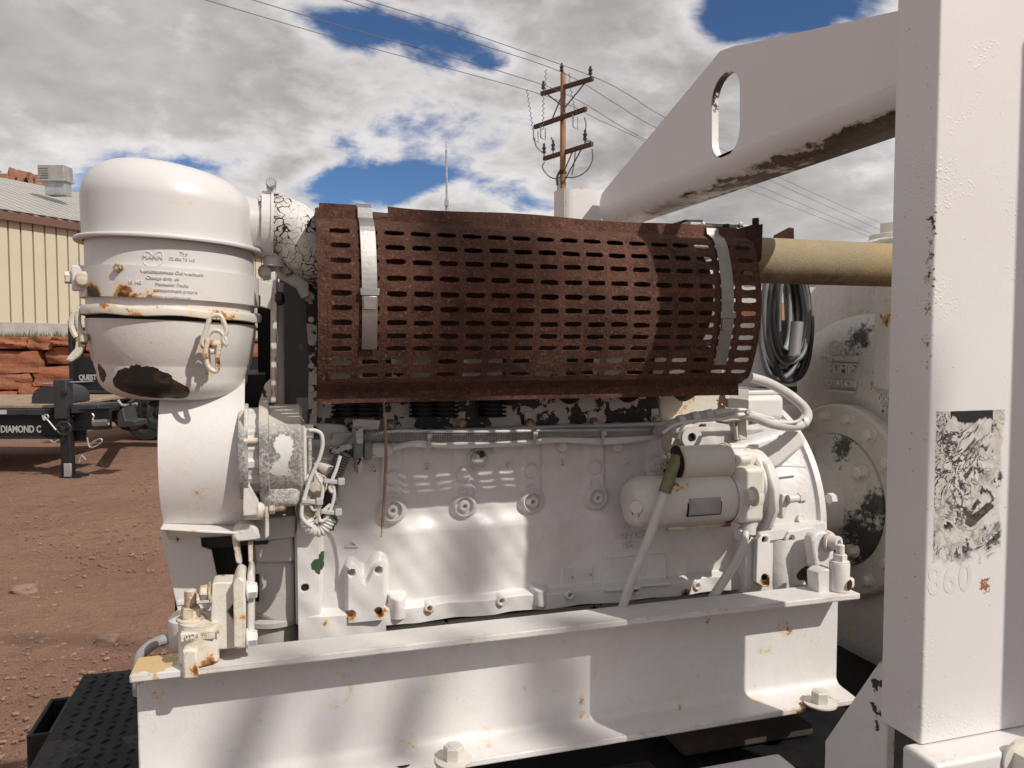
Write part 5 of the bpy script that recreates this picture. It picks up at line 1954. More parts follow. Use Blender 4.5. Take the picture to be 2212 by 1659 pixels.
# ------------------------------------------------------------------ timing cover, fan shroud
tm = thing('timing_cover', 'grey white gear cover casting between alternator and engine block', 'engine cover', P(590, 1350, 1.33))
YT = 1.335
mb = MB(); mb.prism([P(x, y, YT) for x, y in ((549, 1170), (634, 1158), (637, 1215), (552, 1218))], (0, .2, 0))
link('upper_block', mb.mesh('upper_block'), M['cast_grey'], tm, .006, 3)
mb = MB(); mb.prism([P(x, y, YT + .012) for x, y in ((552, 1210), (636, 1208), (638, 1352), (600, 1352), (548, 1330))], (0, .2, 0))
link('cover', mb.mesh('cover'), M['cast_grey'], tm, .008, 3)
mb = MB(); mb.prism([P(x, y, YT - .012) for x, y in ((545, 1120), (640, 1112), (640, 1162), (545, 1172))], (0, .2, 0))
link('upper_ledge', mb.mesh('upper_ledge'), M['cast_grey'], tm, .006, 3)
c = P(592, 1346, YT + .01)
mb = MB(); mb.lathe([(.048, 0), (.054, .004), (.054, .012), (.040, .02), (.034, .16)], (c.x, c.y + .05, c.z - .012), (0, 0, 1), 36)
link('boss', mb.mesh('boss'), M['cast_grey'], tm)
mb = MB(); mb.lathe([(.045, -.06), (.045, 0)], (c.x, c.y + .05, c.z - .012), (0, 0, 1), 28)
link('boss_stub', mb.mesh('boss_stub'), M['cast_grey'], tm)
mb = MB(); mb.prism([P(x, y, YT - .01) for x, y in ((636, 1150), (662, 1130), (700, 1128), (702, 1300), (668, 1350), (640, 1352))], (0, .1, 0))
link('joint_flange', mb.mesh('joint_flange'), M['block'], tm, .004)
mb = MB(); mb.lathe([(.0065, 0), (0, .0006)], P(658.7, 1270, YT - .0106), (0, -1, 0), 16, cap=False)
link('tapped_hole', mb.mesh('tapped_hole'), M['black_hole'], tm)
mb = MB(); mb.prism([P(x, y, YT + .002) for x, y in ((546, 1245), (560, 1243), (560, 1300), (546, 1300))], (0, .02, 0))
link('black_gap_strip', mb.mesh('black_gap_strip'), M['black_hole'], tm)  # near-black strip set over the gap

fan = thing('fan_shroud', 'white sheet metal cooling fan shroud below the air cleaner', 'fan shroud', P(430, 1150, 1.25))
YFN = 1.385
rfan = .172
xa_ = P(341, 1000, YFN - rfan).x; xb_ = P(529, 1000, YFN - rfan).x
zf = P(430, 993, YFN - rfan).z
M['shroud'] = paint('white_shroud', pits=.12, rust=.14, bump=.15, dirt=.5, seed=71, peel=.2, edge=.8, spots=[(P(517, 1140, 1.22), .022, 'chip', .9), (P(350, 1125, 1.24), .02, 'chip', .5), (P(528, 960, 1.22), .03, 'rust', .6), (P(527, 905, 1.22), .02, 'rust', .6),
                                                                                            (P(395, 888, 1.25), .012, 'chip', .7), (P(380, 870, 1.3), .03, 'chip', .5), (P(512, 1088, 1.22), .012, 'chip', .8), (P(348, 970, 1.25), .012, 'chip', .6)])
mb = MB()
n = 40
vs = []
fs = []
prof = [(-.0, .985), (.006, 1.0), (xb_ - xa_, 1.0)]
a0, a1 = R(-68), R(66)
for (dx, k) in ((0, .90), (.0, 1.0), (xb_ - xa_, 1.0), (xb_ - xa_, .96)):
    for i in range(n + 1):
        a = a0 + (a1 - a0) * i / n
        vs.append((xa_ + dx, YFN - rfan * k * math.cos(a), zf + .135 * k * 1.28 * math.sin(a) * .88))
for j in range(3):
    for i in range(n):
        fs.append((j * (n + 1) + i, j * (n + 1) + i + 1, (j + 1) * (n + 1) + i + 1, (j + 1) * (n + 1) + i))
mb.add(vs, fs)
o = link('barrel', mb.mesh('barrel', 40), M['shroud'], fan)
sm = o.modifiers.new('solid', 'SOLIDIFY'); sm.thickness = .003; sm.offset = -1
mb = MB(); mb.lathe([(.165, 0), (.16, .004), (.06, .01), (0, .01)], (xa_ + .012, YFN + .012, zf), (1, 0, 0), 48, cap=False)
link('fan_disc', mb.mesh('fan_disc'), M['black_steel'], fan)
mb = MB(); mb.bx(xa_ + .03, xb_ + .03, YFN - .06, 1.6, zf - .16, zf + .12)
link('inner_housing', mb.mesh('inner_housing'), M['black_steel'], fan)
YLP = 1.315
mb = MB(); mb.prism([P(x, y, YLP) for x, y in ((345, 1143), (431, 1147), (436, 1182), (457, 1188), (472, 1262), (470, 1330), (386, 1330), (350, 1165)) ], (0, .006, 0))
lp = link('lower_panel', mb.mesh('lower_panel'), paint('off_white_lower_panel', base=(.68, .655, .63), rust=.08, bump=.1, dirt=.3, seed=73, edge=.4, spots=[(P(412, 1180, YLP), .022, 'chip', .5)]), fan, .001)  # plain off-white paint with one chip
mb = MB(); mb.prism([P(x, y, 1.225) for x, y in ((346, 1141), (525, 1150), (525, 1155), (432, 1151), (346, 1145))], (0, .10, 0))
link('hem', mb.mesh('hem'), M['shroud'], fan, .001)
mb = MB(); a = P(350, 1150, YLP + .02); b = P(540, 1330, YLP + .1)
mb.bx(a.x + .01, b.x, YLP + .075, 1.6, b.z - .02, a.z)
link('belt_chamber', mb.mesh('belt_chamber'), M['black_hole'], fan)  # solid black block in place of the dark interior
mb = MB(); p = P(398, 1293, YLP - .03); mb.bx(p.x - .01, p.x + .06, p.y - .02, p.y, p.z - .006, p.z + .004)
link('lower_bar', mb.mesh('lower_bar'), M['cast'], fan, .003)
# black sheet painted in for the darkness of the open hole
mb = MB(); mb.prism([P(x, y, YLP + .03) for x, y in ((438, 1188), (456, 1190), (474, 1262), (520, 1262), (520, 1175), (500, 1160), (440, 1160))], (0, .004, 0))
link('recess', mb.mesh('recess'), M['black_hole'], fan)

# ------------------------------------------------------------------ alternator
YA = 1.265
al = thing('alternator', 'speckled grey alternator with peeled white paint beside the fan shroud', 'alternator', P(600, 1085, YA))


def mottled():
    m = NT('mottled_aluminium')
    n1 = m.noise(9, 6, .6); n2 = m.noise(210, 5, .75); n3 = m.noise(30, 7, .65)
    f = m.math('ADD', m.math('MULTIPLY', n2, .9), m.math('MULTIPLY', n1, .7))
    col = m.mix(m.mr(f, .68, .92), (.60, .575, .53), (.17, .165, .16))
    c = P(608, 985, YA - .07)
    pn = m.math('ADD', m.mr(m.math('MINIMUM', m.dist(c + Vector((-.004, 0, -.014))), m.math('MULTIPLY', m.dist(c + Vector((.003, 0, .012))), 1.25)), .024, .004, 0, 1), m.math('MULTIPLY', m.math('SUBTRACT', n3, .5), 3.2))
    patch = m.mr(pn, .42, .44)
    col = m.mix(patch, col, (.72, .70, .67))
    sepn = m.N('ShaderNodeSeparateXYZ'); m.L(m.tc, sepn.inputs[0])
    top = m.mr(m.math('ADD', sepn.outputs[2], m.math('MULTIPLY', m.math('SUBTRACT', n2, .5), .05)), P(600, 925, YA).z, P(600, 895, YA).z, 0, .8)
    col = m.mix(top, col, (.62, .57, .49))
    h = m.math('ADD', m.math('MULTIPLY', n2, .8), patch)
    return m.fin(col, .62, m.bump(h, .6, .0015), 0, .4)


M['mottled'] = mottled()
za = P(600, 975, YA).z
rA = .0735
x0_, x1_, x2_, x3_, x4_ = [P(x, 975, YA).x for x in (531, 536, 563, 652, 671)]
# front bracket
mb = MB(); mb.lathe([(.03, 0), (rA + .001, 0), (rA + .003, .003), (rA + .003, .013), (.05, .014)], (x0_ - .008, YA, za), (1, 0, 0), 64, cap=False)
link('front_bracket', mb.mesh('front_bracket', 40), M['mottled'], al)
M['lamination'] = simple('painted_laminations', (.62, .60, .56), .5, var=.2, scale=60, bump=.3)
mb = MB()
vs = []
na_ = 96
for x in (x1_, x2_):
    for i in range(na_):
        a = 2 * math.pi * i / na_
        r = rA - .006 + (.0028 if (i // 3) % 2 else 0) - (.002 if (i // 11) % 3 == 0 else 0)
        vs.append((x, YA - r * math.cos(a), za + r * math.sin(a)))
mb.add(vs, [(i, (i + 1) % na_, na_ + (i + 1) % na_, na_ + i) for i in range(na_)])
link('stator', mb.mesh('stator', 20), M['lamination'], al)
mb = MB(); mb.lathe([(rA - .004, -.001), (rA + .006, -.001), (rA + .007, .002), (rA + .007, .012), (rA, .014), (rA, x3_ - x2_ - .004), (rA - .004, x3_ - x2_), (0, x3_ - x2_)], (x2_, YA, za), (1, 0, 0), 72, cap=False)
link('rear_housing', mb.mesh('rear_housing', 35), M['mottled'], al)
# flattened lower foot of the housing
mb = MB(); mb.bx(x2_ + .001, x3_ - .004, YA - .055, YA + .05, za - rA - .006, za - rA + .03)
link('housing_foot', mb.mesh('housing_foot'), M['mottled'], al, .012, 3)
p0 = P(655, 970, YA - .03)
mb = MB(); mb.bx(x3_ - .001, x3_ + .006, YA - .058, YA + .05, za - .040, za + .046)
link('rear_cover', mb.mesh('rear_cover'), M['lamination'], al, .004)
mb = MB(); mb.bx(x3_ + .0065, x4_, YA - .054, YA + .03, za - .030, za + .034)
link('regulator', mb.mesh('regulator'), M['mottled'], al, .006, 3)
for dz in (.040, -.036, .030):
    mb = MB(); mb.cyl((x3_ + .004, YA - .05, za + dz), (x3_ + .016, YA - .05, za + dz), .0065, 12)
    link('terminal', mb.mesh('terminal'), M['cast'], al)
mb = MB(); mb.bx(x4_ - .002, x4_ + .012, YA - .045, YA - .03, za + .022, za + .030)
link('spade', mb.mesh('spade'), M['black_steel'], al)
mb = MB(); mb.cyl((x1_ - .004, YA - rA * .93, za + .026), (x2_, YA - rA * .93, za + .026), .0045, 10)
link('through_bolt', mb.mesh('through_bolt'), M['bolt_rusty'], al)
# cast arm below the front bracket
mb = MB(); mb.prism([P(x, y, YA - .062) for x, y in ((527, 885), (535, 884), (537, 1042), (558, 1082), (558, 1115), (525, 1118))], (0, .05, 0))
link('arm', mb.mesh('arm'), M['cast'], al, .004)
mb = MB(); mb.cyl(P(528, 1102, YA - .04), P(572, 1102, YA - .04), .0145, 20)
link('pivot_barrel', mb.mesh('pivot_barrel'), M['cast'], al)
mb = MB(); mb.prism([P(x, y, YA - .05) for x, y in ((572, 1082), (576, 1078), (581, 1080), (581, 1160), (572, 1164))], (0, .03, 0))
link('adjusting_link', mb.mesh('adjusting_link'), M['cast'], al, .003)
p = P(582, 1097, YA - .045)
mb = MB(); mb.hexa(p, (1, 0, 0), .0095, .008)
pr = []
for i in range(9):
    pr += [(.0055, .007 + i * .0018), (.0064, .0079 + i * .0018)]
pr += [(0, .024)]
mb.lathe(pr, p, (1, 0, 0), 14, cap=False)
link('adjusting_stud', mb.mesh('adjusting_stud'), M['bolt_rusty'], al)
mb = MB(); mb.prism([P(x, y, YA - .04) for x, y in ((497, 1154), (512, 1136), (548, 1130), (556, 1140), (567, 1165), (505, 1172))], (0, .09, 0))
link('support_foot', mb.mesh('support_foot'), M['cast'], al, .006)
mb = MB(); mb.prism([P(x, y, YA - .03) for x, y in ((500, 1160), (515, 1170), (523, 1222), (510, 1218))], (0, .03, 0))
mb.prism([P(x, y, YA - .03) for x, y in ((535, 1172), (546, 1170), (546, 1220), (537, 1218))], (0, .03, 0))
link('support_leg', mb.mesh('support_leg'), M['cast'], al, .004)

# ------------------------------------------------------------------ muffler and rusty heat guard
YG = 1.13
gp = []            # guard profile: (Y, Z) from the top down
for (py, y) in ((441, 1.172), (474, 1.168), (484, 1.150), (489, 1.146)):
    gp.append((y, P(735, py, y).z))
zt_g, zb_g = P(735, 489, 1.146).z, P(735, 826, 1.155).z
arc = []
for i in range(1, 24):
    u = i / 24
    z = zt_g + (zb_g - zt_g) * u
    y = 1.146 + .009 * u - .030 * math.sin(math.pi * u) ** .8
    gp.append((y, z))
for (py, y) in ((826, 1.155), (836, 1.172), (845, 1.178), (871, 1.176)):
    gp.append((y, P(735, py, y).z))
glen = [0]
for i in range(1, len(gp)):
    glen.append(glen[-1] + math.hypot(gp[i][0] - gp[i - 1][0], gp[i][1] - gp[i - 1][1]))


def guard_pt(x, s, off=0.0):
    s = min(max(s, 0), glen[-1])
    i = max(j for j in range(len(glen)) if glen[j] <= s + 1e-9)
    i = min(i, len(gp) - 2)
    t = (s - glen[i]) / (glen[i + 1] - glen[i])
    y = gp[i][0] + (gp[i + 1][0] - gp[i][0]) * t; z = gp[i][1] + (gp[i + 1][1] - gp[i][1]) * t
    if off:
        dy, dz = gp[i + 1][0] - gp[i][0], gp[i + 1][1] - gp[i][1]
        l = math.hypot(dy, dz)
        y -= -dz / l * off; z -= dy / l * off
    return Vector((x, y, z))


xg0, xg1 = P(686, 640, 1.125).x, P(1642, 600, 1.125).x
gd = thing('exhaust_guard', 'rust brown slotted heat guard over the engine exhaust', 'heat guard', ((xg0 + xg1) / 2, 1.2, gp[-1][1]))
colx0 = P(734, 500, 1.14).x
colx1 = P((2200 + 1245 / 1.58) * .54, 700, 1.125).x
ncol = 18
pit = (colx1 - colx0) / (ncol - 1)


def s_of_z(z):
    for i in range(len(gp) - 1):
        if gp[i][1] >= z >= gp[i + 1][1]:
            t = (gp[i][1] - z) / max(gp[i][1] - gp[i + 1][1], 1e-9)
            return glen[i] + t * (glen[i + 1] - glen[i])
    return glen[-1]


rows = [s_of_z(P(734, y, 1.14).z) for y in [405 + .3255 * v for v in (290, 390, 490, 600, 703, 803, 897, 985, 1068, 1158, 1250)]]
rb = [rows[0] - (rows[1] - rows[0]) / 2] + [(rows[i] + rows[i + 1]) / 2 for i in range(10)] + [rows[10] + (rows[10] - rows[9]) / 2]
mb = MB()
NS = 24
strapcol = 1
for ci in range(ncol):
    xc = colx0 + pit * ci
    for ri in range(11):
        sc = rows[ri]
        s_lo, s_hi = rb[ri], rb[ri + 1]
        hw, hh = pit * .375, .0041
        wob = rnd.uniform(-.0006, .0006)
        inner, outer = [], []
        for k in range(NS):
            a = 2 * math.pi * (k + .5) / NS
            ca, sa = math.cos(a), math.sin(a)
            # stadium outline
            e = hw - hh
            if abs(ca) * hh > abs(sa) * 1e-9:
                pass
            px_ = (e if ca > 0 else -e) + hh * ca if abs(ca) > .55 else (e * ca / .55 + hh * ca)
            py_ = hh * sa * 1.0
            inner.append((xc + px_ + rnd.uniform(-.0006, .0006), sc + py_ + rnd.uniform(-.0005, .0005) + wob))
            # ray to the cell's rectangle
            kx = (pit / 2) / max(abs(px_), 1e-6); 
            dx, ds = px_, py_
            tx = (pit / 2) / max(abs(dx), 1e-9)
            ty = ((s_hi - sc) if ds > 0 else (sc - s_lo)) / max(abs(ds), 1e-9)
            t_ = min(tx, ty)
            outer.append((xc + dx * t_, sc + ds * t_))
        vs = [guard_pt(*q) for q in inner] + [guard_pt(*q) for q in outer]
        mb.add(vs, [(k, (k + 1) % NS, NS + (k + 1) % NS, NS + k) for k in range(NS)])
        # corner fillers of the cell
        cs = [(xc + pit / 2, s_hi), (xc - pit / 2, s_hi), (xc - pit / 2, s_lo), (xc + pit / 2, s_lo)]
        for (cx_, cs_) in cs:
            sx = 1 if cx_ > xc else -1; sy = 1 if cs_ > sc else -1
            best = [q for q in outer if (q[0] - xc) * sx > 0 and (q[1] - sc) * sy > 0]
            onx = [q for q in best if abs(abs(q[0] - xc) - pit / 2) < 1e-6]
            ony = [q for q in best if q not in onx]
            if onx and ony:
                qx = max(onx, key=lambda q: abs(q[1] - sc)); qy = max(ony, key=lambda q: abs(q[0] - xc))
                mb.add([guard_pt(cx_, cs_), guard_pt(*qx), guard_pt(*qy)], [(0, 1, 2)])
# plain borders: left margin, right margin, top and bottom lips


def sheet(x0, x1, sa, sb, nx=1):
    ss = [sa] + [g for g in glen if sa + 1e-6 < g < sb - 1e-6] + [sb]
    vs = []
    for s in ss:
        for i in range(nx + 1):
            vs.append(guard_pt(x0 + (x1 - x0) * i / nx, s))
    mb.add(vs, [(j * (nx + 1) + i, j * (nx + 1) + i + 1, (j + 1) * (nx + 1) + i + 1, (j + 1) * (nx + 1) + i) for j in range(len(ss) - 1) for i in range(nx)])


xm0, xm1 = colx0 - pit / 2, colx1 + pit / 2
sheet(xg0, xm0, 0.008, glen[-1] - .008)
sheet(xm1, xg1, .012, glen[-1] - .022)
xn0, xn1 = P(770, 445, 1.17).x, P(838, 450, 1.17).x
sheet(xm0, xn0, 0, rb[0], 3); sheet(xn1, xm1, .0, rb[0], 24); sheet(xn0, xn1, .018, rb[0], 3)
sheet(xm0, xm1, rb[-1], glen[-1], 24)
sheet(xg0 + .006, xm0, 0, .008); sheet(xg0 + .006, xm0, glen[-1] - .008, glen[-1]); sheet(xm1, xg1 - .025, glen[-1] - .022, glen[-1])
me = mb.mesh('sheet', 0)
bmx = bmesh.new(); bmx.from_mesh(me)
bmesh.ops.remove_doubles(bmx, verts=bmx.verts, dist=.0004)
# battered top edge
for v in bmx.verts:
    if v.co.z > gp[0][1] - .004:
        v.co.z += .0018 * math.sin(v.co.x * 21) * (v.co.x > xn1) - .006 * max(0, (v.co.x - xn1)) / (xm1 - xn1)
bmesh.ops.recalc_face_normals(bmx, faces=bmx.faces)
bmx.to_mesh(me); bmx.free()
me.polygons.foreach_set('use_smooth', [False] * len(me.polygons))
o = link('slotted_sheet', me, M['rust'], gd)
sm = o.modifiers.new('solid', 'SOLIDIFY'); sm.thickness = .0022; sm.offset = 0
# top return of the sheet running back over the muffler
mb = MB()
vs = []
xs_l = [xg0 + .004 + (xg1 - .034 - xg0) * i / 14 for i in range(15)]
for k, (y, dz) in enumerate(((1.1685, -.022), (1.20, -.004), (1.27, -.002), (1.40, -.03))):
    for x in xs_l:
        vs.append((x, y, gp[0][1] + dz + .0018 * math.sin(x * 21) - .006 * (x - xn1) / (xm1 - xn1)))
mb.add(vs, [(j * 15 + i, j * 15 + i + 1, (j + 1) * 15 + i + 1, (j + 1) * 15 + i) for j in range(3) for i in range(14)])
o = link('top_return', mb.mesh('top_return', 0), M['rust'], gd)
sm = o.modifiers.new('solid', 'SOLIDIFY'); sm.thickness = .0028
# end bracket with studs at the right
mb = MB(); pr_ = [P(x, y, 1.19) for x, y in ((1575, 500), (1622, 486), (1648, 484), (1645, 560), (1632, 575), (1600, 560))]
mb.prism(pr_, (0, .004, 0)); 
link('end_bracket', mb.mesh('end_bracket'), M['rust_dark'], gd)
for px, py in ((1568, 505), (1632, 492)):
    p = P(px, py, 1.20)
    mb = MB(); pr = []
    for i in range(8):
        pr += [(.0055, i * .003), (.0064, i * .003 + .0015)]
    mb.lathe(pr, p + Vector((0, 0, -.006)), (0, 0, 1), 12); mb.hexa(p + Vector((0, 0, -.004)), (0, 0, 1), .011, .008)
    link('stud', mb.mesh('stud'), M['rust_dark'], gd)
# stainless straps with buckles
for (x_a, x_b, sa, sb, sbk) in ((P(781, 600, 1.12).x, P(814, 600, 1.12).x, s_of_z(P(800, 452, 1.17).z), s_of_z(P(790, 752, 1.13).z), s_of_z(P(797, 645, 1.12).z)),
                                (P(1556, 600, 1.12).x, P(1582, 600, 1.12).x, s_of_z(P(1560, 492, 1.15).z), s_of_z(P(1550, 785, 1.14).z), s_of_z(P(1575, 693, 1.12).z))):
    mb = MB(); vs = []
    ss = np.linspace(sa, sb, 30)
    for s in ss:
        vs += [guard_pt(x_a, s, .005), guard_pt(x_b, s, .005)]
    mb.add(vs, [(2 * i, 2 * i + 1, 2 * i + 3, 2 * i + 2) for i in range(29)])
    o = link('strap', mb.mesh('strap', 0), M['band'], gd)
    sm = o.modifiers.new('solid', 'SOLIDIFY'); sm.thickness = .0011
    mb = MB(); vs = []
    tt = guard_pt(x_a, sa, .004)
    for (dy, dz) in ((0, 0), (.02, .010), (.05, .012), (.09, .002)):
        vs += [tt + Vector((0, dy, dz)), tt + Vector((x_b - x_a, dy, dz))]
    mb.add(vs, [(2 * i, 2 * i + 1, 2 * i + 3, 2 * i + 2) for i in range(3)])
    o2 = link('strap_return', mb.mesh('strap_return', 0), M['band'], gd)
    sm = o2.modifiers.new('solid', 'SOLIDIFY'); sm.thickness = .0011
    mb = MB()
    a, b = guard_pt(x_a - .002, sbk - .012, .007), guard_pt(x_b + .002, sbk + .014, .007)
    mb.prism([guard_pt(x_a - .003, sbk - .014, .0058), guard_pt(x_b + .003, sbk - .014, .0058), guard_pt(x_b + .003, sbk - .004, .0058), guard_pt(x_a - .003, sbk - .004, .0058)], (0, -.004, 0))
    mb.prism([guard_pt(x_a + .0015, sbk - .003, .0062), guard_pt(x_b - .001, sbk - .003, .0062), guard_pt(x_b - .001, sbk + .016, .0062), guard_pt(x_a + .0015, sbk + .016, .0062)], (0, -.0035, 0))
    link('buckle', mb.mesh('buckle'), M['band'], gd, .001)

muf = thing('muffler', 'dark rusty muffler body visible through the guard slots', 'muffler', (.4, 1.26, EYE - .05))
zm = (gp[0][1] + gp[-1][1]) / 2 + .022
mb = MB(); mb.lathe([(.05, 0), (.096, .006), (.102, .016), (.102, xg1 - xg0 - .09), (.096, xg1 - xg0 - .075), (.05, xg1 - xg0 - .07)], (xg0 + .02, 1.275, zm), (1, 0, 0), 48)
link('body', mb.mesh('body', 40), M['rust_dark'], muf)
for k in range(6):
    xk = xg0 + .10 + .12 * k
    mb = MB(); mb.tube([(xk, 1.275, zm - .09), (xk + .005, 1.30, zm - .15), (xk + .01, 1.36, zm - .17)], .024, 12)
    link('header_pipe', mb.mesh('header_pipe'), M['rust_dark'], muf)
# exhaust pipe to the right
M['pipe'] = None


def pipe_mat():
    m = NT('khaki_pipe')
    n1 = m.noise(8, 6, .6); n2 = m.noise(240, 4, .7); n3 = m.noise(28, 6, .65)
    col = m.mix(m.mr(n1, .4, .65), (.30, .245, .155), (.36, .275, .15))
    sepn = m.N('ShaderNodeSeparateXYZ'); m.L(m.tc, sepn.inputs[0])
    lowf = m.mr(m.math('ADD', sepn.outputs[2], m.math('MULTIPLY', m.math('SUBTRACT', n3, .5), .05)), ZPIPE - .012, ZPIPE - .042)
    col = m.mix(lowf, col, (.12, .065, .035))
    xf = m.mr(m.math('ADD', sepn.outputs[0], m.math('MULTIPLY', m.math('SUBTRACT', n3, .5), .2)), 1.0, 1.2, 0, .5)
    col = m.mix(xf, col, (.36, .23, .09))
    col = m.mix(m.mr(n2, .58, .72, 0, .6), col, (.46, .40, .30))
    col = m.mix(m.mr(n2, .42, .30, 0, .6), col, (.14, .10, .06))
    return m.fin(col, .85, m.bump(n2, .6, .0015), 0, .25)


YPI = 1.275
pa, pb = P(1645, 564, YPI), P(1925, 572, YPI)
ZPIPE = (pa.z + pb.z) / 2
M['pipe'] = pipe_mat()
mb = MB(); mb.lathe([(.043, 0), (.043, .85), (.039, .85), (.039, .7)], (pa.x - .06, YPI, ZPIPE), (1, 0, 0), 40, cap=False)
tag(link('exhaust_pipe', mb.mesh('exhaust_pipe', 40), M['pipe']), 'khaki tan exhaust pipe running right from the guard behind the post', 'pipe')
mb = MB(); mb.prism([P(x, y, 1.42) for x, y in ((1672, 516), (1674, 508), (1706, 491), (1716, 492), (1717, 540), (1672, 540))], (0, .006, 0))
tag(link('steel_tab', mb.mesh('steel_tab'), M['rust_dark'], None, .002), 'small dark steel tab standing up behind the exhaust pipe', 'steel tab')

# control box with name plate behind the guard's right end
YCB = 1.66
pb_ = thing('junction_box', 'weathered grey box with riveted label behind the guard top', 'box', P(1540, 490, YCB))
M['box_top'] = paint('weathered_box', base=(.52, .51, .47), rust=.15, chip=.42, bump=.4, seed=81, dirt=.8, peel=.6)
a, b = P(1482, 478, YCB), P(1640, 540, YCB)
mb = MB(); mb.bx(a.x, b.x, YCB, YCB + .25, b.z, a.z)
link('casing', mb.mesh('casing'), M['box_top'], pb_, .004)
mb = MB(); mb.prism([P(x, y, YCB + .02) for x, y in ((1450, 495), (1480, 474), (1520, 474), (1520, 495))], (0, .2, 0))
link('hood', mb.mesh('hood'), M['dark_grey'], pb_, .003)
for px in (1519, 1600):
    p = P(px, 484, YCB - .001)
    mb = MB(); mb.lathe([(.006, 0), (.005, .003), (0, .004)], p, (0, -1, 0), 12, cap=False)
    link('rivet', mb.mesh('rivet'), M['galv'], pb_)
a, b = P(1524, 482, YCB - .001), P(1592, 492, YCB - .001)
mb = MB(); mb.bx(a.x, b.x, YCB - .003, YCB - .0008, b.z, a.z)
link('label_plate', mb.mesh('label_plate'), M['dark_grey'], pb_)

# ------------------------------------------------------------------ air cleaner
ac = thing('air_cleaner', 'white drum shaped oil bath air cleaner with peeling bowl, on the left', 'air cleaner', P(370, 862, 1.30))
YAC = 1.30
XC = P(373, 600, YAC).x
TX = -.030                         # slight lean


def acz(py):
    return P(369, py, YAC).z


ring_z = acz(531)
RA = .1232


def ac_lean(mb, dome=False):
    out = []
    for (x, y, z) in mb.v:
        x2 = x - XC
        if dome:
            k = max(0.0, (z - ring_z - .02) / .12)
            z -= k * (.012 + .105 * (x2)) * (1.0 if x2 > -.3 else 1)
        z += TX * x2 * 1.2
        out.append((x, y, z))
    mb.v = out
    return mb


acx = []
M['ac'] = paint('white_air_cleaner', base=(.635, .612, .598), rust=.0, bump=.05, dirt=.18, seed=84, peel=.12, rough=.36, spots=[(P(270, 357, 1.30), .02, 'rust', .7), (P(215, 660, 1.2), .018, 'chip', .5)])
M['ac_band'] = paint('rusty_clamp_band', base=(.66, .635, .61), rust=.05, bump=.12, dirt=.25, seed=85, peel=.3, edge=.1,
                     spots=[(P(205, 640, 1.22), .04, 'rust', .95), (P(262, 640, 1.18), .035, 'rust', .9), (P(255, 578, 1.18), .014, 'rust', .9), (P(460, 648, 1.17), .04, 'rust', .45), (P(330, 636, 1.165), .03, 'rust', .5)])
M['ac_rim'] = paint('rusty_rim', base=(.66, .62, .56), rust=1.25, bump=.3, dirt=.4, seed=86, peel=.5, chip=.22)
bowlsp = [(P(275, 830, 1.19), .062, 'chip', 1.05), (P(215, 808, 1.24), .028, 'chip', 1.0), (P(340, 850, 1.19), .05, 'chip', 1.0), (P(395, 858, 1.2), .03, 'chip', .9), (P(488, 735, 1.18), .020, 'chip', .95),
          (P(245, 845, 1.20), .04, 'chip', .9)]
M['ac_bowl'] = paint('peeling_bowl', speck=.69, base=(.67, .64, .61), rust=.3, bump=.2, dirt=.6, seed=87, peel=.4, streak=.25, spots=bowlsp)
# dome
pr = [(RA - .001, ring_z)]
hd = acz(352) - ring_z
for i in range(0, 21):
    a = R(90 * i / 20)
    rr2 = .074
    pr.append((RA - rr2 + rr2 * math.cos(a) if i < 20 else RA - rr2, ring_z + hd - .066 + .066 * math.sin(a)))
pr.append((0.0, ring_z + hd + .006))
pr = [(r, z) for r, z in pr]
mb = MB(); mb.lathe(pr, (XC, YAC, 0), (0, 0, 1), 96, cap=False)
link('dome', ac_lean(mb, True).mesh('dome', 50), M['ac'], ac)
mb = MB(); mb.lathe([(RA - .002, ring_z - .004), (RA + .009, ring_z - .0045), (RA + .0105, ring_z - .002), (RA + .009, ring_z + .001), (RA - .002, ring_z + .003)], (XC, YAC, 0), (0, 0, 1), 96, cap=False)
link('rolled_ring', ac_lean(mb).mesh('rolled_ring', 60), M['ac'], ac)
z_r = acz(677)
mb = MB(); mb.lathe([(RA - .004, ring_z - .003), (RA - .004, z_r)], (XC, YAC, 0), (0, 0, 1), 96, cap=False)
link('drum', ac_lean(mb).mesh('drum', 60), M['ac'], ac)
# clamp band
zb0, zb1 = acz(655), acz(592)
mb = MB(); mb.lathe([(RA - .004, zb1), (RA + .0035, zb1 - .0006), (RA + .0035, zb0 + .0006), (RA - .004, zb0)], (XC, YAC, 0), (0, 0, 1), 96, cap=False)
bnd = link('clamp_band', ac_lean(mb).mesh('clamp_band', 40), M['ac_band'], ac)
ac_tip = P(168, 600, YAC - .02)
mb = MB(); a0 = P(182, 603, YAC - .06)
mb.bx(a0.x - .016, a0.x + .010, a0.y - .004, a0.y + .004, zb0 + .012, zb1 + .004)
link('band_lug', mb.mesh('band_lug'), M['ac_band'], ac, .003)
mb = MB(); mb.lathe([(.0115, 0), (.0115, .004), (.008, .008), (0, .009)], P(182, 604, YAC - .066), (-.1, -1, 0), 20, cap=False)
link('band_screw', mb.mesh('band_screw'), M['bolt_rusty'], ac)
mb = MB(); mb.hexa(P(160, 600, YAC - .05), (-1, -.2, 0), .009, .012); mb.cyl(P(160, 600, YAC - .05), P(180, 600, YAC - .05), .0055, 10)
link('band_nut', mb.mesh('band_nut'), M['bolt'], ac)
inst('rivet', bolt_mesh(.0062, .0035, 0), M['bolt_rusty'], ac, P(255, 579, YAC - .116), (-.55, -1, 0))
# overlap seam of the band
a = math.atan2(P(517, 640, YAC - .1).y - YAC, P(517, 640, YAC - .1).x - XC)
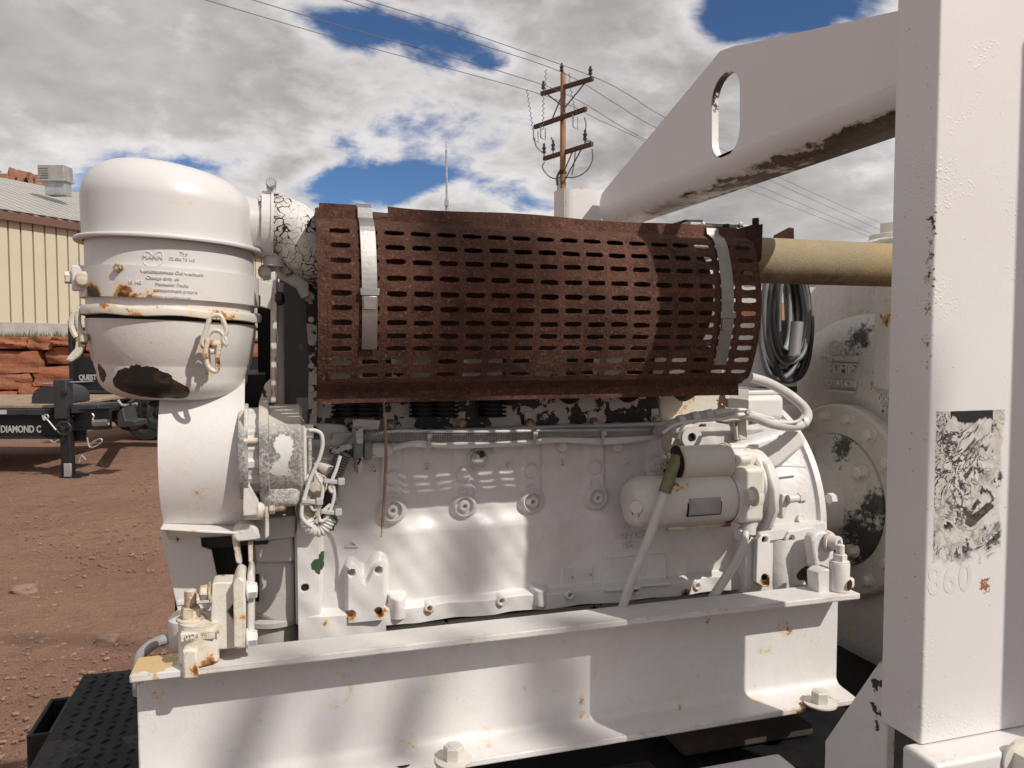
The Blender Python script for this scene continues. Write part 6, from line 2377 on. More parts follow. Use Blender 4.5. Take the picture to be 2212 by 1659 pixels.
# cast writing on the drum
def drum_text(s, pxc, py, h, r, xs=1.0, par=None, dep=.0010, mat='ac'):
    me = text_mesh(s, h, dep, (0, 0, 0), (1, 0, 0), (0, 1, 0), 'CENTER', 1.0, 0.0, xs)
    # find angle where the drum shows at column pxc
    dv = ray(pxc, py)
    A = dv.x ** 2 + dv.y ** 2
    B = -2 * (dv.x * XC + dv.y * YAC)
    Cc = XC ** 2 + YAC ** 2 - r * r
    k = (-B - math.sqrt(max(B * B - 4 * A * Cc, 0))) / (2 * A)
    hit = dv * k
    ang = math.atan2(hit.y - YAC, hit.x - XC)
    z0 = EYE + hit.z
    for v in me.vertices:
        t = ang + v.co.x / r
        rad_ = r + v.co.z
        x = rad_ * math.cos(t); y = rad_ * math.sin(t)
        v.co = Vector((XC + x, YAC + y, z0 + v.co.y + TX * (x - (hit.x - XC)) * 1.2))
    me.materials.clear()
    link('cast_lettering', me, M[mat], par or ac)


RT = RA - .004
drum_text('MANN', 330, 560, .0086, RT, 1.05, None, .0014)
drum_text('Typ', 397, 551, .0068, RT, 1.0, None, .0014)
drum_text('32 056 75 143', 394, 563, .0058, RT, 1.0, None, .0014)
mbt = MB()
RT2 = RA + .0035
for (t_, px_, py_, h_) in (('Verschlammtes Oel wechseln', 373, 592, .0068), ('Change dirty oil', 352, 604, .0066), ("Maintenir l'huile", 372, 618, .0066), ('constamment propre', 380, 631, .0066),
                           ('15 143', 292, 613, .0068), ('Cambiar el aceite sucio', 366, 644, .0060)):
    drum_text(t_, px_, py_, h_, RT2, 1.0, bnd, .0013, 'ac_band')
# heart-shaped emblem arc above and below the name
for (y0, sg, wd) in ((552, 1, .012), (566, -1, .010)):
    pts = []
    for i in range(13):
        a_ = math.pi * i / 12
        px_ = 331 + 20 * math.cos(a_); py_ = y0 - sg * 9 * abs(math.sin(a_ * (2 if sg > 0 else 1)))
        dv = ray(px_, py_)
        A = dv.x ** 2 + dv.y ** 2; B = -2 * (dv.x * XC + dv.y * YAC); Cc = XC ** 2 + YAC ** 2 - RT * RT
        k = (-B - math.sqrt(max(B * B - 4 * A * Cc, 0))) / (2 * A)
        pts.append(CAMP + dv * k)
    mb = MB(); mb.tube(pts, .0011, 6)
    link('cast_emblem', mb.mesh('cast_emblem'), M['ac'], ac)
# bowl rim and bowl
mb = MB(); mb.lathe([(RA - .006, z_r + .006), (RA + .004, z_r + .005), (RA + .0065, z_r), (RA + .0055, z_r - .008), (RA + .001, z_r - .009)], (XC, YAC, 0), (0, 0, 1), 96, cap=False)
ac_lean(mb)
mb.v = [(x, y, z + .0015 * math.sin(x * 60) * math.cos(y * 45)) for x, y, z in mb.v]
link('bowl_rim', mb.mesh('bowl_rim', 60), M['ac_rim'], ac)
mb = MB(); mb.lathe([(RA - .004, z_r - .004), (RA - .003, z_r - .0165)], (XC, YAC, 0), (0, 0, 1), 96, cap=False)
link('rim_gap', ac_lean(mb).mesh('rim_gap'), M['black_hole'], ac)
zc_, zbt = acz(786), acz(859)
pr = [(RA - .002, z_r - .014), (RA - .003, z_r - .03), (RA - .010, zc_ + .003), (RA - .0125, zc_), (RA - .0125, zc_ - .003), (RA - .016, zc_ - .014)]
for i in range(1, 11):
    a = R(90 * i / 10)
    pr.append((RA - .060 + .044 * math.cos(a), zbt + .034 - .034 * math.sin(a)))
pr.append((0, zbt - .002))
mb = MB(); mb.lathe(pr, (XC, YAC, 0), (0, 0, 1), 96, cap=False)
link('bowl', ac_lean(mb).mesh('bowl', 50), M['ac_bowl'], ac)
# wire bail latches
M['latch'] = paint('rusty_latch_wire', base=(.62, .58, .51), rust=.9, bump=.5, dirt=.5, seed=88, scale=2, chip=.15)
for (pts, Yl) in (([(453, 686), (447, 706), (437, 735), (437, 744), (442, 750), (449, 744), (447, 730), (458, 715), (475, 716), (487, 732), (488, 745), (482, 733), (489, 715), (484, 698), (477, 683), (466, 681), (455, 684)], 1.163),
                  ([(449, 735), (444, 760), (449, 790), (462, 802), (470, 797), (470, 775), (473, 745)], 1.160)):
    mb = MB(); mb.tube(spline([P(x, y, Yl) for x, y in pts], 5), .0034, 8)
    link('bail_wire', mb.mesh('bail_wire'), M['latch'], ac)
mb = MB(); mb.cyl(P(452, 743, 1.166), P(480, 743, 1.166), .0055, 12)
link('latch_pin', mb.mesh('latch_pin'), M['bolt_rusty'], ac)
mb = MB(); mb.cyl(P(455, 759, 1.168), P(477, 759, 1.168), .0045, 12)
link('latch_pin', mb.mesh('latch_pin'), M['cast'], ac)
for pts in ([(182, 666), (172, 668), (168, 690), (174, 715), (184, 728), (186, 735), (180, 732)], [(168, 672), (158, 680), (154, 700), (158, 716), (165, 728)], [(180, 728), (171, 740), (168, 755), (160, 765), (150, 777), (162, 771), (172, 760), (178, 745)]):
    mb = MB(); mb.tube(spline([P(x, y, YAC - .05) for x, y in pts], 5), .0040, 8)
    link('bail_wire', mb.mesh('bail_wire'), M['latch'], ac)
mb = MB(); mb.cyl(P(181, 722, YAC - .055), P(181, 738, YAC - .055), .0060, 12)
link('latch_pin', mb.mesh('latch_pin'), M['bolt_rusty'], ac)
# outlet neck, hose clamp, crazed rubber elbow
n0 = P(528, 487, YAC); n1 = P(568, 486, YAC)
rN = .0425
mb = MB(); mb.lathe([(.040, -.03), (rN + .004, .0), (rN + .001, .012), (rN, n1.x - n0.x + .01)], n0, (1, 0, -.02), 48, cap=False)
link('outlet_neck', mb.mesh('outlet_neck', 50), M['ac'], ac)


def crazed():
    m = NT('crazed_white_rubber')
    w = m.N('ShaderNodeVectorMath'); w.operation = 'ADD'
    nz_ = m.N('ShaderNodeTexNoise'); nz_.inputs['Scale'].default_value = 40
    m.L(m.tc, nz_.inputs['Vector'])
    s = m.N('ShaderNodeVectorMath'); s.operation = 'SCALE'; s.inputs['Scale'].default_value = .030
    m.L(nz_.outputs['Color'], s.inputs[0])
    m.L(m.tc, w.inputs[0]); m.L(s.outputs[0], w.inputs[1])
    v1 = m.N('ShaderNodeTexVoronoi'); v1.feature = 'DISTANCE_TO_EDGE'; v1.inputs['Scale'].default_value = 75
    m.L(w.outputs[0], v1.inputs['Vector'])
    v2 = m.N('ShaderNodeTexVoronoi'); v2.feature = 'DISTANCE_TO_EDGE'; v2.inputs['Scale'].default_value = 190
    m.L(w.outputs[0], v2.inputs['Vector'])
    n = m.noise(20, 4, .6)
    wid = m.mr(n, .38, .64, .004, .11)
    c1 = m.math('LESS_THAN', v1.outputs[0], wid)
    c2 = m.math('MULTIPLY', m.math('LESS_THAN', v2.outputs[0], .035), m.mr(n, .50, .60))
    ck = m.math('MAXIMUM', c1, c2)
    col = m.mix(ck, m.mix(m.mr(n, .4, .7), (.74, .71, .66), (.62, .58, .52)), (.03, .028, .026))
    return m.fin(col, .5, m.bump(m.math('SUBTRACT', 1.0, ck), .6, .0014), 0, .4)


el = thing('intake_elbow', 'white rubber intake elbow with crazed cracked paint beside the air cleaner', 'intake hose', P(620, 560, YAC))
M['crazed'] = crazed()
path = [P(x, y, yy) for x, y, yy in ((566, 486, YAC), (592, 485, YAC), (618, 490, YAC + .002), (640, 505, YAC + .004), (662, 530, YAC + .008), (690, 556, YAC + .02), (725, 575, YAC + .04))]
mb = MB(); mb.tube(spline(path, 8), [.0445] * 9 + [.0455] * 40, 40)
link('elbow', mb.mesh('elbow', 60), M['crazed'], el)
M['clamp'] = paint('peeled_clamp', rust=.1, chip=.34, chipcol=(.30, .30, .30), bump=.3, seed=91, peel=.5, scale=1.5)
c = P(577, 486, YAC)
mb = MB(); mb.lathe([(.0455, -.008), (.0485, -.008), (.0485, .010), (.0455, .010)], c, (1, 0, -.02), 56, cap=False)
mb.lathe([(.0475, .006), (.051, .006), (.051, .0095), (.0475, .0095)], c, (1, 0, -.02), 56, cap=False)
link('hose_clamp', mb.mesh('hose_clamp', 40), M['clamp'], el)
tp = P(583, 413, YAC)
mb = MB(); mb.bx(tp.x - .012, tp.x + .014, YAC - .012, YAC + .012, tp.z - .006, tp.z - .002)
mb.bx(tp.x - .004, tp.x + .008, YAC - .010, YAC + .010, tp.z - .002, tp.z + .004)
link('clamp_tab', mb.mesh('clamp_tab'), M['clamp'], el, .001)
mb = MB(); mb.cyl((tp.x + .002, YAC - .016, tp.z + .009), (tp.x + .002, YAC + .018, tp.z + .009), .0075, 14); mb.hexa((tp.x + .002, YAC - .016, tp.z + .009), (0, -1, .2), .0085, .006)
link('clamp_screw', mb.mesh('clamp_screw'), M['zinc'], el)
# support bracket right of the air cleaner
br = thing('cleaner_bracket', 'white bracket bars holding the air cleaner above the alternator', 'bracket', P(600, 870, 1.33))
mb = MB(); mb.prism([P(x, y, 1.255) for x, y in ((585, 588), (594, 586), (598, 650), (596, 870), (584, 872))], (.004, .05, 0))
link('flat_bar', mb.mesh('flat_bar'), M['cast'], br, .001)
mb = MB(); mb.cyl(P(601, 610, 1.30), P(601, 875, 1.30), .0095, 16)
link('pipe', mb.mesh('pipe'), M['cast_grey'], br)
mb = MB(); mb.prism([P(x, y, 1.325) for x, y in ((568, 585), (585, 572), (622, 562), (650, 590), (668, 608), (668, 640), (652, 645), (640, 622), (600, 600), (568, 606))], (0, .012, 0))
link('knee_plate', mb.mesh('knee_plate'), M['cast'], br, .002)
for px, py, mm in ((574, 587, 'cast'), (620, 582, 'bolt_rusty')):
    inst('bolt', bolt_mesh(.0095, .008, 1.3), M[mm], br, P(px, py, 1.324), (0, -1, 0))
mb = MB(); mb.cyl(P(592, 555, 1.31), P(592, 575, 1.31), .0165, 18)
link('post_stub', mb.mesh('post_stub'), M['cast'], br)
mb = MB(); mb.prism([P(x, y, 1.245) for x, y in ((563, 606), (587, 612), (585, 668), (562, 662))], (0, .004, 0))
link('strap_end', mb.mesh('strap_end'), M['half_peeled'], br, .001)
mb = MB(); mb.prism([P(x, y, 1.28) for x, y in ((560, 868), (572, 830), (584, 818), (586, 870))], (0, .006, 0))
link('knee_rib', mb.mesh('knee_rib'), M['half_peeled'], br)
mb = MB(); mb.hexa(P(598, 645, 1.262), (1, -.3, 0), .011, .010)
link('bolt', mb.mesh('bolt'), M['black_steel'], br)
# dark sheet and clutter between bracket and guard
mb = MB(); mb.bx(P(605, 700, 1.40).x, P(690, 700, 1.40).x, 1.40, 1.41, P(640, 905, 1.40).z, P(640, 590, 1.40).z)
sh = link('air_duct_side', mb.mesh('air_duct_side'), paint('dark_duct_side', base=(.16, .155, .15), rust=.2, chip=.30, bump=.3, seed=93), eng)
mb = MB(); mb.bx(P(556, 700, 1.46).x, P(700, 700, 1.46).x, 1.46, 1.85, P(640, 990, 1.46).z, P(640, 640, 1.46).z)
link('air_duct', mb.mesh('air_duct'), M['black_steel'], eng)
mb = MB(); mb.prism([P(x, y, 1.345) for x, y in ((656, 600), (676, 590), (684, 600), (684, 930), (664, 930), (668, 780))], (0, .008, 0))
link('duct_edge', mb.mesh('duct_edge'), M['peeled'], eng)
for k in range(6):
    mb = MB(); p = P(672, 640 + 50 * k, 1.338); mb.cyl(p, p + Vector((0, .006, 0)), .005, 10)
    link('rivet', mb.mesh('rivet'), M['half_peeled'], eng)

# ------------------------------------------------------------------ engine mounts on the channel
YM = 1.196
mt = thing('front_engine_mount', 'rusty white cast engine mount with threaded stud at the left channel end', 'engine mount', P(440, 1435, YM))
M['mount'] = paint('rusty_mount_casting', base=(.71, .665, .59), rust=.9, edge=.55, bump=.40, dirt=.45, seed=95, peel=.8)
x0, x1 = P(385, 1370, YM).x, P(474, 1370, YM).x
zt_m = P(430, 1336, YM).z
zb_m = ZT + .002
mb = MB()
cx_, hw_ = (x0 + x1) / 2, (x1 - x0) / 2
ol = []
for i in range(13):
    a = math.pi * 1.5 - math.pi * i / 12
    ol.append((x0 + .034 + .034 * math.cos(a), YM + .034 * math.sin(a)))
ol += [(x1 - .006, YM + .030), (x1, YM + .022), (x1, YM - .020), (x1 - .006, YM - .028)]
mb.prism([(x, y, zb_m) for x, y in ol], (0, 0, zt_m - zb_m))
link('body', mb.mesh('body', 40), M['mount'], mt, .006, 3)
mb = MB(); a, b = P(393, 1404, YM - .04), P(428, 1440, YM - .04)
mb.bx(a.x, b.x, YM - .041, YM - .02, ZT - .012, a.z)
link('hook_foot', mb.mesh('hook_foot'), M['mount'], mt, .004)
mb = MB(); mb.prism([P(x, y, YM - .020) for x, y in ((455, 1340), (458, 1262), (470, 1258), (508, 1258), (508, 1300), (490, 1322), (508, 1345), (508, 1400), (470, 1405))], (0, .042, 0))
link('arm', mb.mesh('arm', 40), M['mount'], mt, .006, 3)
mb = MB(); mb.prism([P(x, y, YM - .036) for x, y in ((503, 1262), (509, 1250), (522, 1247), (531, 1256), (531, 1402), (505, 1404))], (0, .075, 0))
link('plate', mb.mesh('plate', 40), M['mount'], mt, .004)
mb = MB(); mb.prism([P(x, y, YM - .020) for x, y in ((534, 1240), (545, 1232), (549, 1250), (549, 1395), (534, 1398))], (0, .06, 0))
link('pad_plate', mb.mesh('pad_plate', 40), M['half_peeled'], mt, .003)
for (px, py, dx, mm) in ((533, 1276, 1, 'cast'), (533, 1379, 1, 'cast'), (455, 1278, -1, 'bolt_rusty')):
    inst('bolt', bolt_mesh(.0115, .0125, 1.25), M[mm], mt, P(px, py, YM - .022), (dx, 0, 0), .2)
p = P(412, 1332, YM); 
inst('stud_nut', bolt_mesh(.0138, .0165, 1.45, .024), M['bolt_rusty'], mt, (p.x, YM, zt_m + .0005), (0, 0, 1), .5)
lettering(mt, '0224 9676 R', .0105, .0022, P(396, 1382, YM - .0345) + Vector((.002, .0, 0)), (1, .10, 0), (0, 0, 1), M['mount'], xs=.86)
mb = MB(); mb.bx(P(395, 1365, YM).x, P(468, 1365, YM).x, YM - .0335, YM - .02, P(395, 1386, YM - .03).z, P(395, 1367, YM - .03).z)
link('letter_pad', mb.mesh('letter_pad'), M['mount'], mt, .0015)

rm = thing('rear_engine_mount', 'white cast engine mount with bored cylinder at the right channel end', 'engine mount', P(1812, 1285, YM))
c = P(1812, 1285, 1.190)
rC = .0185
zt_r = P(1812, 1213, 1.19).z
mb = MB(); mb.lathe([(rC, 0), (rC, zt_r - ZT - .004), (rC - .002, zt_r - ZT - .001), (0, zt_r - ZT - .001)], (c.x, 1.19, ZT + .001), (0, 0, 1), 40, cap=False)
link('cylinder', mb.mesh('cylinder', 40), M['cast'], rm)
mb = MB(); mb.prism([P(x, y, 1.190) for x, y in ((1766, 1240), (1778, 1231), (1800, 1228), (1802, 1290), (1768, 1286))], (0, .032, 0))
link('block', mb.mesh('block', 40), M['cast'], rm, .003)
mb = MB(); mb.bx(c.x + .006, c.x + .034, 1.185, 1.215, ZT + .001, ZT + .022)
link('toe', mb.mesh('toe'), M['cast'], rm, .006, 3)
hp = Vector((c.x + .0075, 1.19 - .0172, P(1822, 1264, 1.175).z))
mb = MB(); mb.lathe([(.0105, .0010), (.009, -.002), (.0085, -.002)], hp, (.4, -1, 0), 24, cap=False)
link('bore_edge', mb.mesh('bore_edge'), M['bolt_rusty'], rm)
mb = MB(); mb.lathe([(.0098, .0014), (0, .0014)], hp, (.4, -1, 0), 24, cap=False)
link('bore', mb.mesh('bore'), M['rust_dark'], rm)
inst('stud_nut', bolt_mesh(.0125, .0135, 1.35, .017), M['cast'], rm, (c.x + .001, 1.19, zt_r - .001), (0, 0, 1), .9)
mb = MB(); mb.prism([P(x, y, 1.235) for x, y in ((1752, 1166), (1760, 1154), (1785, 1148), (1800, 1158), (1806, 1178), (1795, 1196), (1790, 1232), (1760, 1230))], (0, .025, 0))
link('arm', mb.mesh('arm', 40), M['pad'], rm, .006, 3)
p = P(1790, 1170, 1.234)
mb = MB(); mb.lathe([(.0185, 0), (.0185, .005), (.0135, .005), (.0135, .020), (.0125, .022), (.0068, .022), (.0066, .014), (0, .014)], p, (.35, -1, .06), 32, cap=False)
link('socket_screw', mb.mesh('socket_screw', 40), M['cast'], rm)

# ------------------------------------------------------------------ wiring
M['loom'] = simple('greyed_white_conduit', (.34, .325, .31), .6, var=.2, scale=30, bump=.1)
M['cable'] = paint('painted_cable', base=(.60, .58, .55), rust=.04, bump=.3, dirt=.4, seed=97, chip=.22, scale=2)
M['cable_clean'] = simple('white_cable', (.68, .66, .62), .5, var=.08, scale=20, bump=.1)
M['tie'] = simple('cable_tie', (.50, .48, .45), .5, var=.1, bump=0)


def corrugated(pts, r, pitch=.0042, amp=.16):
    q = resample(spline(pts, 14), pitch / 4)
    mb = MB()
    mb.tube(q, [r * (1 + (amp if (i // 2) % 2 else -amp * .4)) for i in range(len(q))], 14)
    return mb


loom = thing('wiring_loom', 'grey corrugated wiring conduit tied along the top of the engine block', 'conduit', P(1050, 950, 1.325))
mb = corrugated([P(x, y, 1.322) for x, y in ((722, 1090), (716, 1065), (722, 1025), (735, 990), (752, 965), (775, 948), (815, 942), (900, 945), (980, 947), (1060, 945), (1150, 940), (1240, 936), (1330, 935), (1418, 932))], .0098)
link('conduit', mb.mesh('conduit', 60), M['loom'], loom)
for pts, r in (([(770, 948), (850, 932), (960, 932), (1060, 932), (1150, 931), (1260, 930), (1400, 929)], .0028), ([(860, 965), (905, 955), (960, 962), (1050, 961), (1150, 954), (1220, 950), (1300, 955), (1370, 950), (1425, 940)], .0052),
               ([(840, 972), (880, 960), (920, 962), (1000, 957), (1110, 960), (1180, 948), (1290, 950), (1400, 944)], .0040)):
    mb = MB(); mb.tube(spline([P(x, y, 1.316) for x, y in pts], 8), r, 10)
    link('cable', mb.mesh('cable'), M['cable_clean'], loom)


def tie(parent, px, py0, py1, Y, w=.005, head=True):
    a, b = P(px, py0, Y), P(px, py1, Y)
    c = (a + b) / 2
    hz = (a.z - b.z) / 2
    mb = MB()
    ring = []
    vs = []
    for i in range(20):
        t = 2 * math.pi * i / 20
        vs += [(c.x - w / 2, c.y + hz * math.sin(t), c.z + hz * math.cos(t)), (c.x + w / 2, c.y + hz * math.sin(t), c.z + hz * math.cos(t))]
    mb.add(vs, [(2 * i, 2 * i + 1, (2 * i + 3) % 40, (2 * i + 2) % 40) for i in range(20)])
    if head:
        mb.box((c.x, c.y - hz - .002, c.z + hz * .5), (w * 1.6, .006, .008))
    o = link('cable_tie', mb.mesh('cable_tie'), M['tie'], parent)
    sm = o.modifiers.new('solid', 'SOLIDIFY'); sm.thickness = .0014


for px, a, b in ((924, 930, 966), (1150, 926, 962), (1296, 924, 960), (1416, 918, 948)):
    tie(loom, px, a, b, 1.318)
# bulkhead connector on a bracket
cn = thing('cable_connector', 'white plug connector on a small bracket left of the engine loom', 'connector', P(790, 1000, 1.32))
ax_a, ax_b = P(712, 973, 1.315), P(842, 972, 1.315)
dirx = (ax_b - ax_a).normalized()
Lx = (ax_b - ax_a).length
pr = [(.0045, 0), (.0058, .002), (.0052, .012), (.0105, .026), (.012, .036), (.012, .042)]
mb = MB(); mb.lathe(pr, ax_a, dirx, 28); 
link('plug', mb.mesh('plug', 50), M['half_peeled'], cn)
mb = MB(); mb.lathe([(.014, .038), (.0165, .039), (.0165, .052), (.014, .053)], ax_a, dirx, 8)
mb.lathe([(.014, .056), (.0175, .057), (.0175, .068), (.014, .069)], ax_a, dirx, 8)
link('lock_nut', mb.mesh('lock_nut', 25), simple('grey_nylon', (.22, .22, .23), .5), cn)
mb = MB(); mb.lathe([(.012, .066), (.0125, .080), (.012, .096), (.007, .104), (.0045, Lx)], ax_a, dirx, 28)
link('socket', mb.mesh('socket', 50), M['half_peeled'], cn)
mb = MB(); mb.prism([P(x, y, 1.335) for x, y in ((760, 925), (775, 920), (775, 1018), (765, 1018))], (.004, -.03, 0))
mb.prism([P(x, y, 1.335) for x, y in ((762, 905), (822, 908), (818, 928), (762, 930))], (0, .003, 0))
mb.prism([P(x, y, 1.334) for x, y in ((764, 1006), (794, 1000), (796, 1008), (766, 1019))], (0, .003, 0))
link('bracket', mb.mesh('bracket'), M['half_peeled'], cn, .001)
mb = MB(); mb.hexa(P(776, 940, 1.31), (0, -1, .2), .007, .007)
link('bolt', mb.mesh('bolt'), M['bolt'], cn)
mb = MB(); mb.prism([P(x, y, 1.355) for x, y in ((672, 915), (748, 918), (758, 935), (758, 968), (700, 975), (672, 960))], (0, .03, 0))
link('side_tray', mb.mesh('side_tray'), M['cast'], eng, .006, 3)

# alternator leads
ld = thing('alternator_leads', 'tangle of thin white leads and ribbed sleeve hanging beside the alternator', 'wiring', P(690, 1140, 1.22))
for pts, r in (([(668, 930), (680, 930), (694, 938), (697, 962), (690, 990), (680, 1012), (668, 1040), (659, 1070), (653, 1092), (652, 1115), (662, 1130), (675, 1138)], .0030),
               ([(678, 1012), (686, 1030), (696, 1048), (696, 1072), (690, 1092), (684, 1100), (676, 1100), (670, 1090)], .0026),
               ([(735, 985), (726, 1015), (717, 1040), (722, 1056), (716, 1062), (712, 1052), (719, 1048), (722, 1070), (716, 1095), (705, 1120), (692, 1125), (690, 1112), (702, 1100), (714, 1090)], .0028)):
    mb = MB(); mb.tube(spline([P(x, y, 1.205) for x, y in pts], 7), r, 9)
    link('lead', mb.mesh('lead'), M['cable_clean'], ld)
mb = corrugated([P(x, y, 1.215) for x, y in ((662, 1122), (668, 1138), (684, 1146), (700, 1140), (714, 1118))], .0095, .0050, .14)
link('ribbed_sleeve', mb.mesh('ribbed_sleeve', 60), M['cable_clean'], ld)
M['loom_dark'] = simple('dark_conduit', (.045, .043, .042), .5, var=.4, scale=30)
mb = corrugated([P(x, y, 1.235) for x, y in ((748, 980), (738, 1000), (726, 1030), (715, 1062), (708, 1090), (704, 1118), (700, 1135))], .0088)
link('dark_sleeve', mb.mesh('dark_sleeve', 60), M['loom_dark'], ld)
for px, py in ((671, 1083), (718, 1040), (712, 1106)):
    p = P(px, py, 1.205)
    mb = MB(); mb.box(p, (.026, .012, .006), Matrix.Rotation(.15, 3, 'Y')); mb.box(p + Vector((.013, -.003, 0)), (.010, .012, .010))
    link('cable_tie', mb.mesh('cable_tie'), M['tie'], ld, .001)
mb = MB(); mb.tube(spline([P(x, y, 1.225) for x, y in ((664, 1090), (663, 1108), (668, 1124))], 5), .0125, 12)
link('tape_wrap', mb.mesh('tape_wrap'), paint('frayed_tape', base=(.40, .37, .29), chip=.5, bump=.8, seed=99, scale=3), ld)
# oil pressure sender with copper patches
sn = thing('oil_sender', 'small crackled pressure sender with copper patches behind the alternator leads', 'sender', P(690, 1060, 1.26))
M['sender'] = paint('crackled_sender', base=(.66, .60, .50), rust=.75, chip=.45, chipcol=(.10, .045, .025), bump=.5, seed=101, scale=2.5)
a = P(664, 1082, 1.25); b = P(702, 1036, 1.25)
mb = MB(); mb.lathe([(.006, -.01), (.012, 0), (.013, .012), (.020, .018), (.0225, .034), (.018, .044), (.006, .047)], a, b - a, 28)
link('body', mb.mesh('body', 40), M['sender'], sn)
mb = MB(); mb.tube([P(x, y, 1.27) for x, y in ((680, 1005), (688, 1000), (704, 1012), (712, 1018))], .010, 14)
link('boot', mb.mesh('boot'), M['cable_clean'], sn)
mb = MB(); mb.prism([P(x, y, 1.29) for x, y in ((652, 1060), (690, 1052), (700, 1110), (695, 1150), (660, 1150), (650, 1100))], (0, .05, 0))
link('base', mb.mesh('base'), M['cast_rusty'], sn, .006)

# heavy cables at the starter
bc = thing('battery_cable', 'thick white battery cable with olive sleeve running down from the starter terminal', 'cable', P(1345, 1310, 1.20))
mb = MB(); mb.tube(spline([P(x, y, yy) for x, y, yy in ((1437, 1060, 1.20), (1424, 1095, 1.19), (1404, 1155, 1.19), (1380, 1215, 1.195), (1358, 1272, 1.21), (1342, 1320, 1.235))], 8), .0080, 16)
link('cable', mb.mesh('cable', 60), M['cable'], bc)
mb = MB(); mb.tube(spline([P(x, y, yy) for x, y, yy in ((1459, 985, 1.222), (1455, 1005, 1.208), (1446, 1032, 1.20), (1436, 1064, 1.199))], 6), [.0085] * 4 + [.0105] * 8 + [.0112] * 7, 16)
link('sleeve', mb.mesh('sleeve', 60), simple('olive_sleeve', (.17, .17, .075), .5, var=.35, scale=25, bump=.2), bc)
p = P(1462, 975, 1.222)
mb = MB(); mb.lathe([(.0105, 0), (.0105, .004), (.005, .004), (.005, .0)], p, (-1, -.3, 0), 20, cap=False)
mb.hexa(p, (-1, -.3, 0), .0075, .010)
link('lug', mb.mesh('lug'), M['rust_dark'], bc)
gc = thing('ground_cable', 'short white cable dropping from the starter flange behind the channel', 'cable', P(1530, 1300, 1.26))
mb = MB(); mb.tube(spline([P(x, y, yy) for x, y, yy in ((1611, 1150, 1.235), (1607, 1172, 1.225), (1597, 1198, 1.222), (1578, 1232, 1.225), (1553, 1270, 1.235), (1528, 1308, 1.25))], 8), [.0068] * 9 + [.0085] * 50, 16)
link('cable', mb.mesh('cable', 60), M['cable'], gc)
# the boot curling over from the loom to the solenoid
bt = thing('solenoid_lead', 'short dirty lead dropping from the loom end to the solenoid', 'wiring', P(1430, 980, 1.26))
mb = MB(); mb.tube(spline([P(x, y, 1.275) for x, y in ((1418, 932), (1436, 930), (1441, 945), (1440, 962), (1452, 978), (1462, 985))], 7), .0092, 14)
link('boot', mb.mesh('boot'), paint('dirty_boot', base=(.40, .36, .31), rust=.6, chip=.2, bump=.3, seed=103), bt)
# big white looped cable over the bell housing
lp = thing('looped_cable', 'taped white cable looping over the top of the bell housing', 'cable', P(1600, 920, 1.25))
mb = MB(); mb.tube(spline([P(x, y, yy) for x, y, yy in ((1418, 938, 1.295), (1450, 918, 1.275), (1490, 904, 1.262), (1540, 896, 1.255), (1590, 893, 1.25), (1628, 900, 1.245), (1665, 914, 1.245), (1705, 920, 1.25), (1732, 916, 1.27), (1744, 900, 1.30), (1738, 882, 1.33), (1715, 860, 1.35), (1690, 843, 1.355), (1655, 825, 1.35), (1620, 815, 1.345))], 10), .0098, 18)
link('cable', mb.mesh('cable', 60), M['cable'], lp)
for px, py, w in ((1470, 909, .012), (1500, 902, .014), (1530, 897, .016), (1606, 895, .014), (1690, 918, .020), (1735, 912, .012)):
    p = P(px, py, 1.256 if px < 1700 else 1.268)
    mb = MB(); mb.lathe([(.0102, -w / 2), (.0108, -w / 2 + .001), (.0108, w / 2 - .001), (.0102, w / 2)], p + Vector((0, -.0006, 0)), (1, 0, .22 if px < 1560 else -.15), 18, cap=False)
    link('tape_band', mb.mesh('tape_band'), M['cable_clean'] if px != 1606 else M['black_rubber'], lp)
for pts in ([(1432, 935), (1470, 914), (1560, 905), (1610, 895), (1650, 905), (1690, 913), (1722, 910), (1735, 897)], [(1545, 893), (1600, 885), (1625, 892), (1670, 905)], [(1466, 948), (1470, 930), (1478, 915)]):
    mb = MB(); mb.tube(spline([P(x, y, 1.240) for x, y in pts], 7), .0032, 8)
    link('thin_lead', mb.mesh('thin_lead'), M['cable_clean'], lp)
tie(lp, 1607, 882, 906, 1.25, .005)
mb = MB(); mb.prism([P(x, y, 1.262) for x, y in ((1570, 912), (1612, 907), (1612, 911), (1571, 917))], (0, .04, 0))
mb.prism([P(x, y, 1.262) for x, y in ((1594, 912), (1612, 910), (1614, 950), (1597, 950))], (0, .003, 0))
link('hanger', mb.mesh('hanger'), M['cast_rusty'], lp, .001)
# black strap end hanging under the guard
ds = MB(); ds.tube(spline([P(x, y, yy) for x, y, yy in ((829, 868, 1.185), (832, 915, 1.20), (834, 985, 1.22), (831, 1060, 1.235), (828, 1110, 1.24), (824, 1160, 1.24))], 8), [.0018] * 5 + [.0026] * 20 + [.0024] * 12 + [.0014] * 8, 7)
tag(link('hanging_wire', ds.mesh('hanging_wire'), paint('rusty_wire', base=(.20, .15, .10), rust=.8, bump=.3, seed=105)), 'thin rusty strip of wire hanging from under the guard', 'wire')

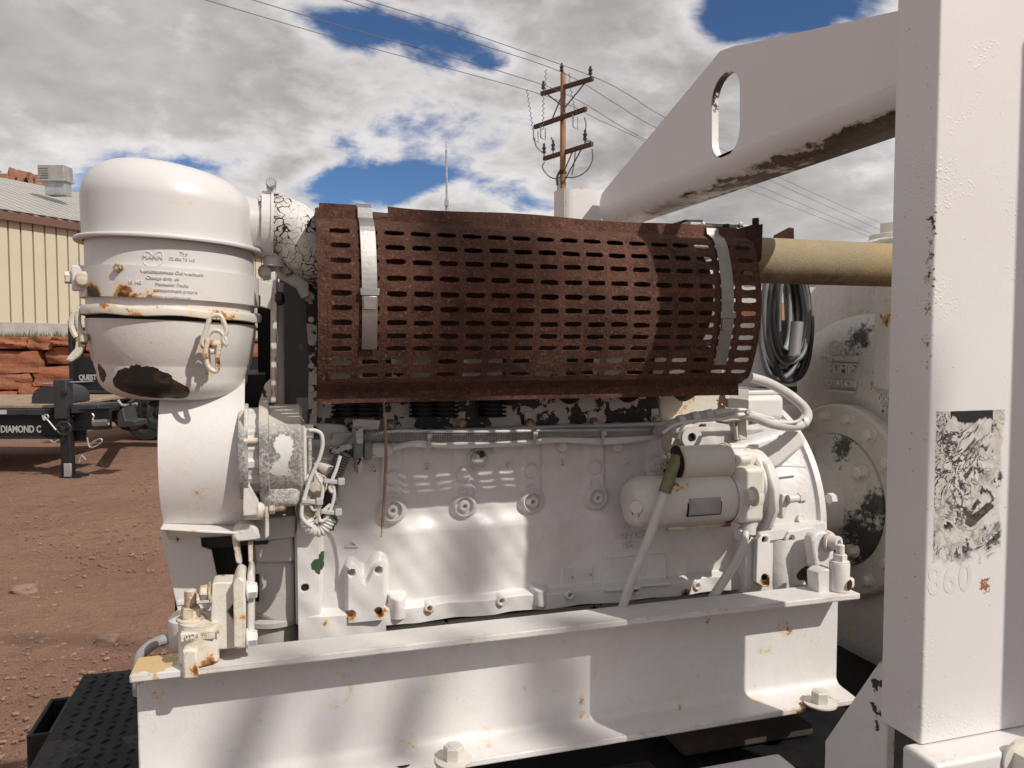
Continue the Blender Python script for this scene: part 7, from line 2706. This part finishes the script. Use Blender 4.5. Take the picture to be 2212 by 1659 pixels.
# ------------------------------------------------------------------ coiled cable behind the exhaust pipe
cc = thing('coiled_cable', 'hank of grey and black cable hanging behind the exhaust pipe', 'cable coil', P(1690, 830, 1.60))
cmat = [simple('grey_cable', (.16, .16, .165), .45, var=.15), simple('black_cable', (.022, .022, .024), .45, var=.3), simple('pale_cable', (.30, .30, .30), .5, var=.1)]
rg = random.Random(3)
for k in range(36):
    u = k / 35
    xr = 1660 + 95 * (u if k % 2 else 1 - u * .8)
    pts = []
    w = rg.uniform(22, 62)
    xm = 1695 + rg.uniform(-16, 14)
    bot = 828 - rg.uniform(0, 75)
    ys = 1.52 + .12 * rg.random()
    for i in range(14):
        a = 2 * math.pi * i / 14
        x = xm + w * math.sin(a) * (1.0 if math.sin(a) > 0 else .85) * (.55 + .45 * (1 - math.cos(a)) / 2 * 1.2)
        y = 690 - (690 - 540) * (1 + math.cos(a)) / 2 * 1.0 + (bot - 690) * (1 - math.cos(a)) / 2
        pts.append(P(x + rg.uniform(-3, 3), y, ys + .03 * math.sin(a)))
    mb = MB(); mb.tube(spline(pts, 6, True), .0060, 8, True)
    link('loop', mb.mesh('loop', 60), cmat[(0, 1, 0, 2, 1, 0, 1)[k % 7]], cc)
mb = MB(); mb.cyl(P(1722, 695, 1.50), P(1715, 770, 1.50), .014, 14)
link('plug_end', mb.mesh('plug_end'), M['galv'], cc)
# breather can behind the guard end, white
br2 = thing('breather_can', 'white round canister below the coiled cable behind the bell housing', 'canister', P(1640, 860, 1.62))
mb = MB(); mb.lathe([(.085, 0), (.09, .01), (.09, .20), (.085, .21), (0, .21)], P(1640, 870, 1.72), (0, 0, 1), 40, cap=False)
link('can', mb.mesh('can', 40), M['cast'], br2)
mb = MB(); mb.lathe([(.0915, .03), (.0915, .045)], P(1640, 870, 1.72), (0, 0, 1), 40, cap=False)
link('band', mb.mesh('band'), M['dark_grey'], br2)
# hose at the left end of the channel
mb = MB(); mb.tube(spline([P(x, y, 1.30) for x, y in ((300, 1500), (297, 1450), (303, 1418), (314, 1404), (331, 1391), (350, 1383), (372, 1379), (400, 1378))], 6), .0085, 12)
tag(link('drain_hose', mb.mesh('drain_hose'), M['loom']), 'short pale hose curving out behind the left channel end', 'hose')
mb = MB(); mb.lathe([(.025, 0), (.032, .01), (.032, .05), (.022, .06), (0, .06)], P(412, 1400, 1.30), (0, 0, 1), 28, cap=False)
tag(link('drain_fitting', mb.mesh('drain_fitting', 40), M['cast']), 'pale round fitting behind the rusty left engine mount', 'fitting')
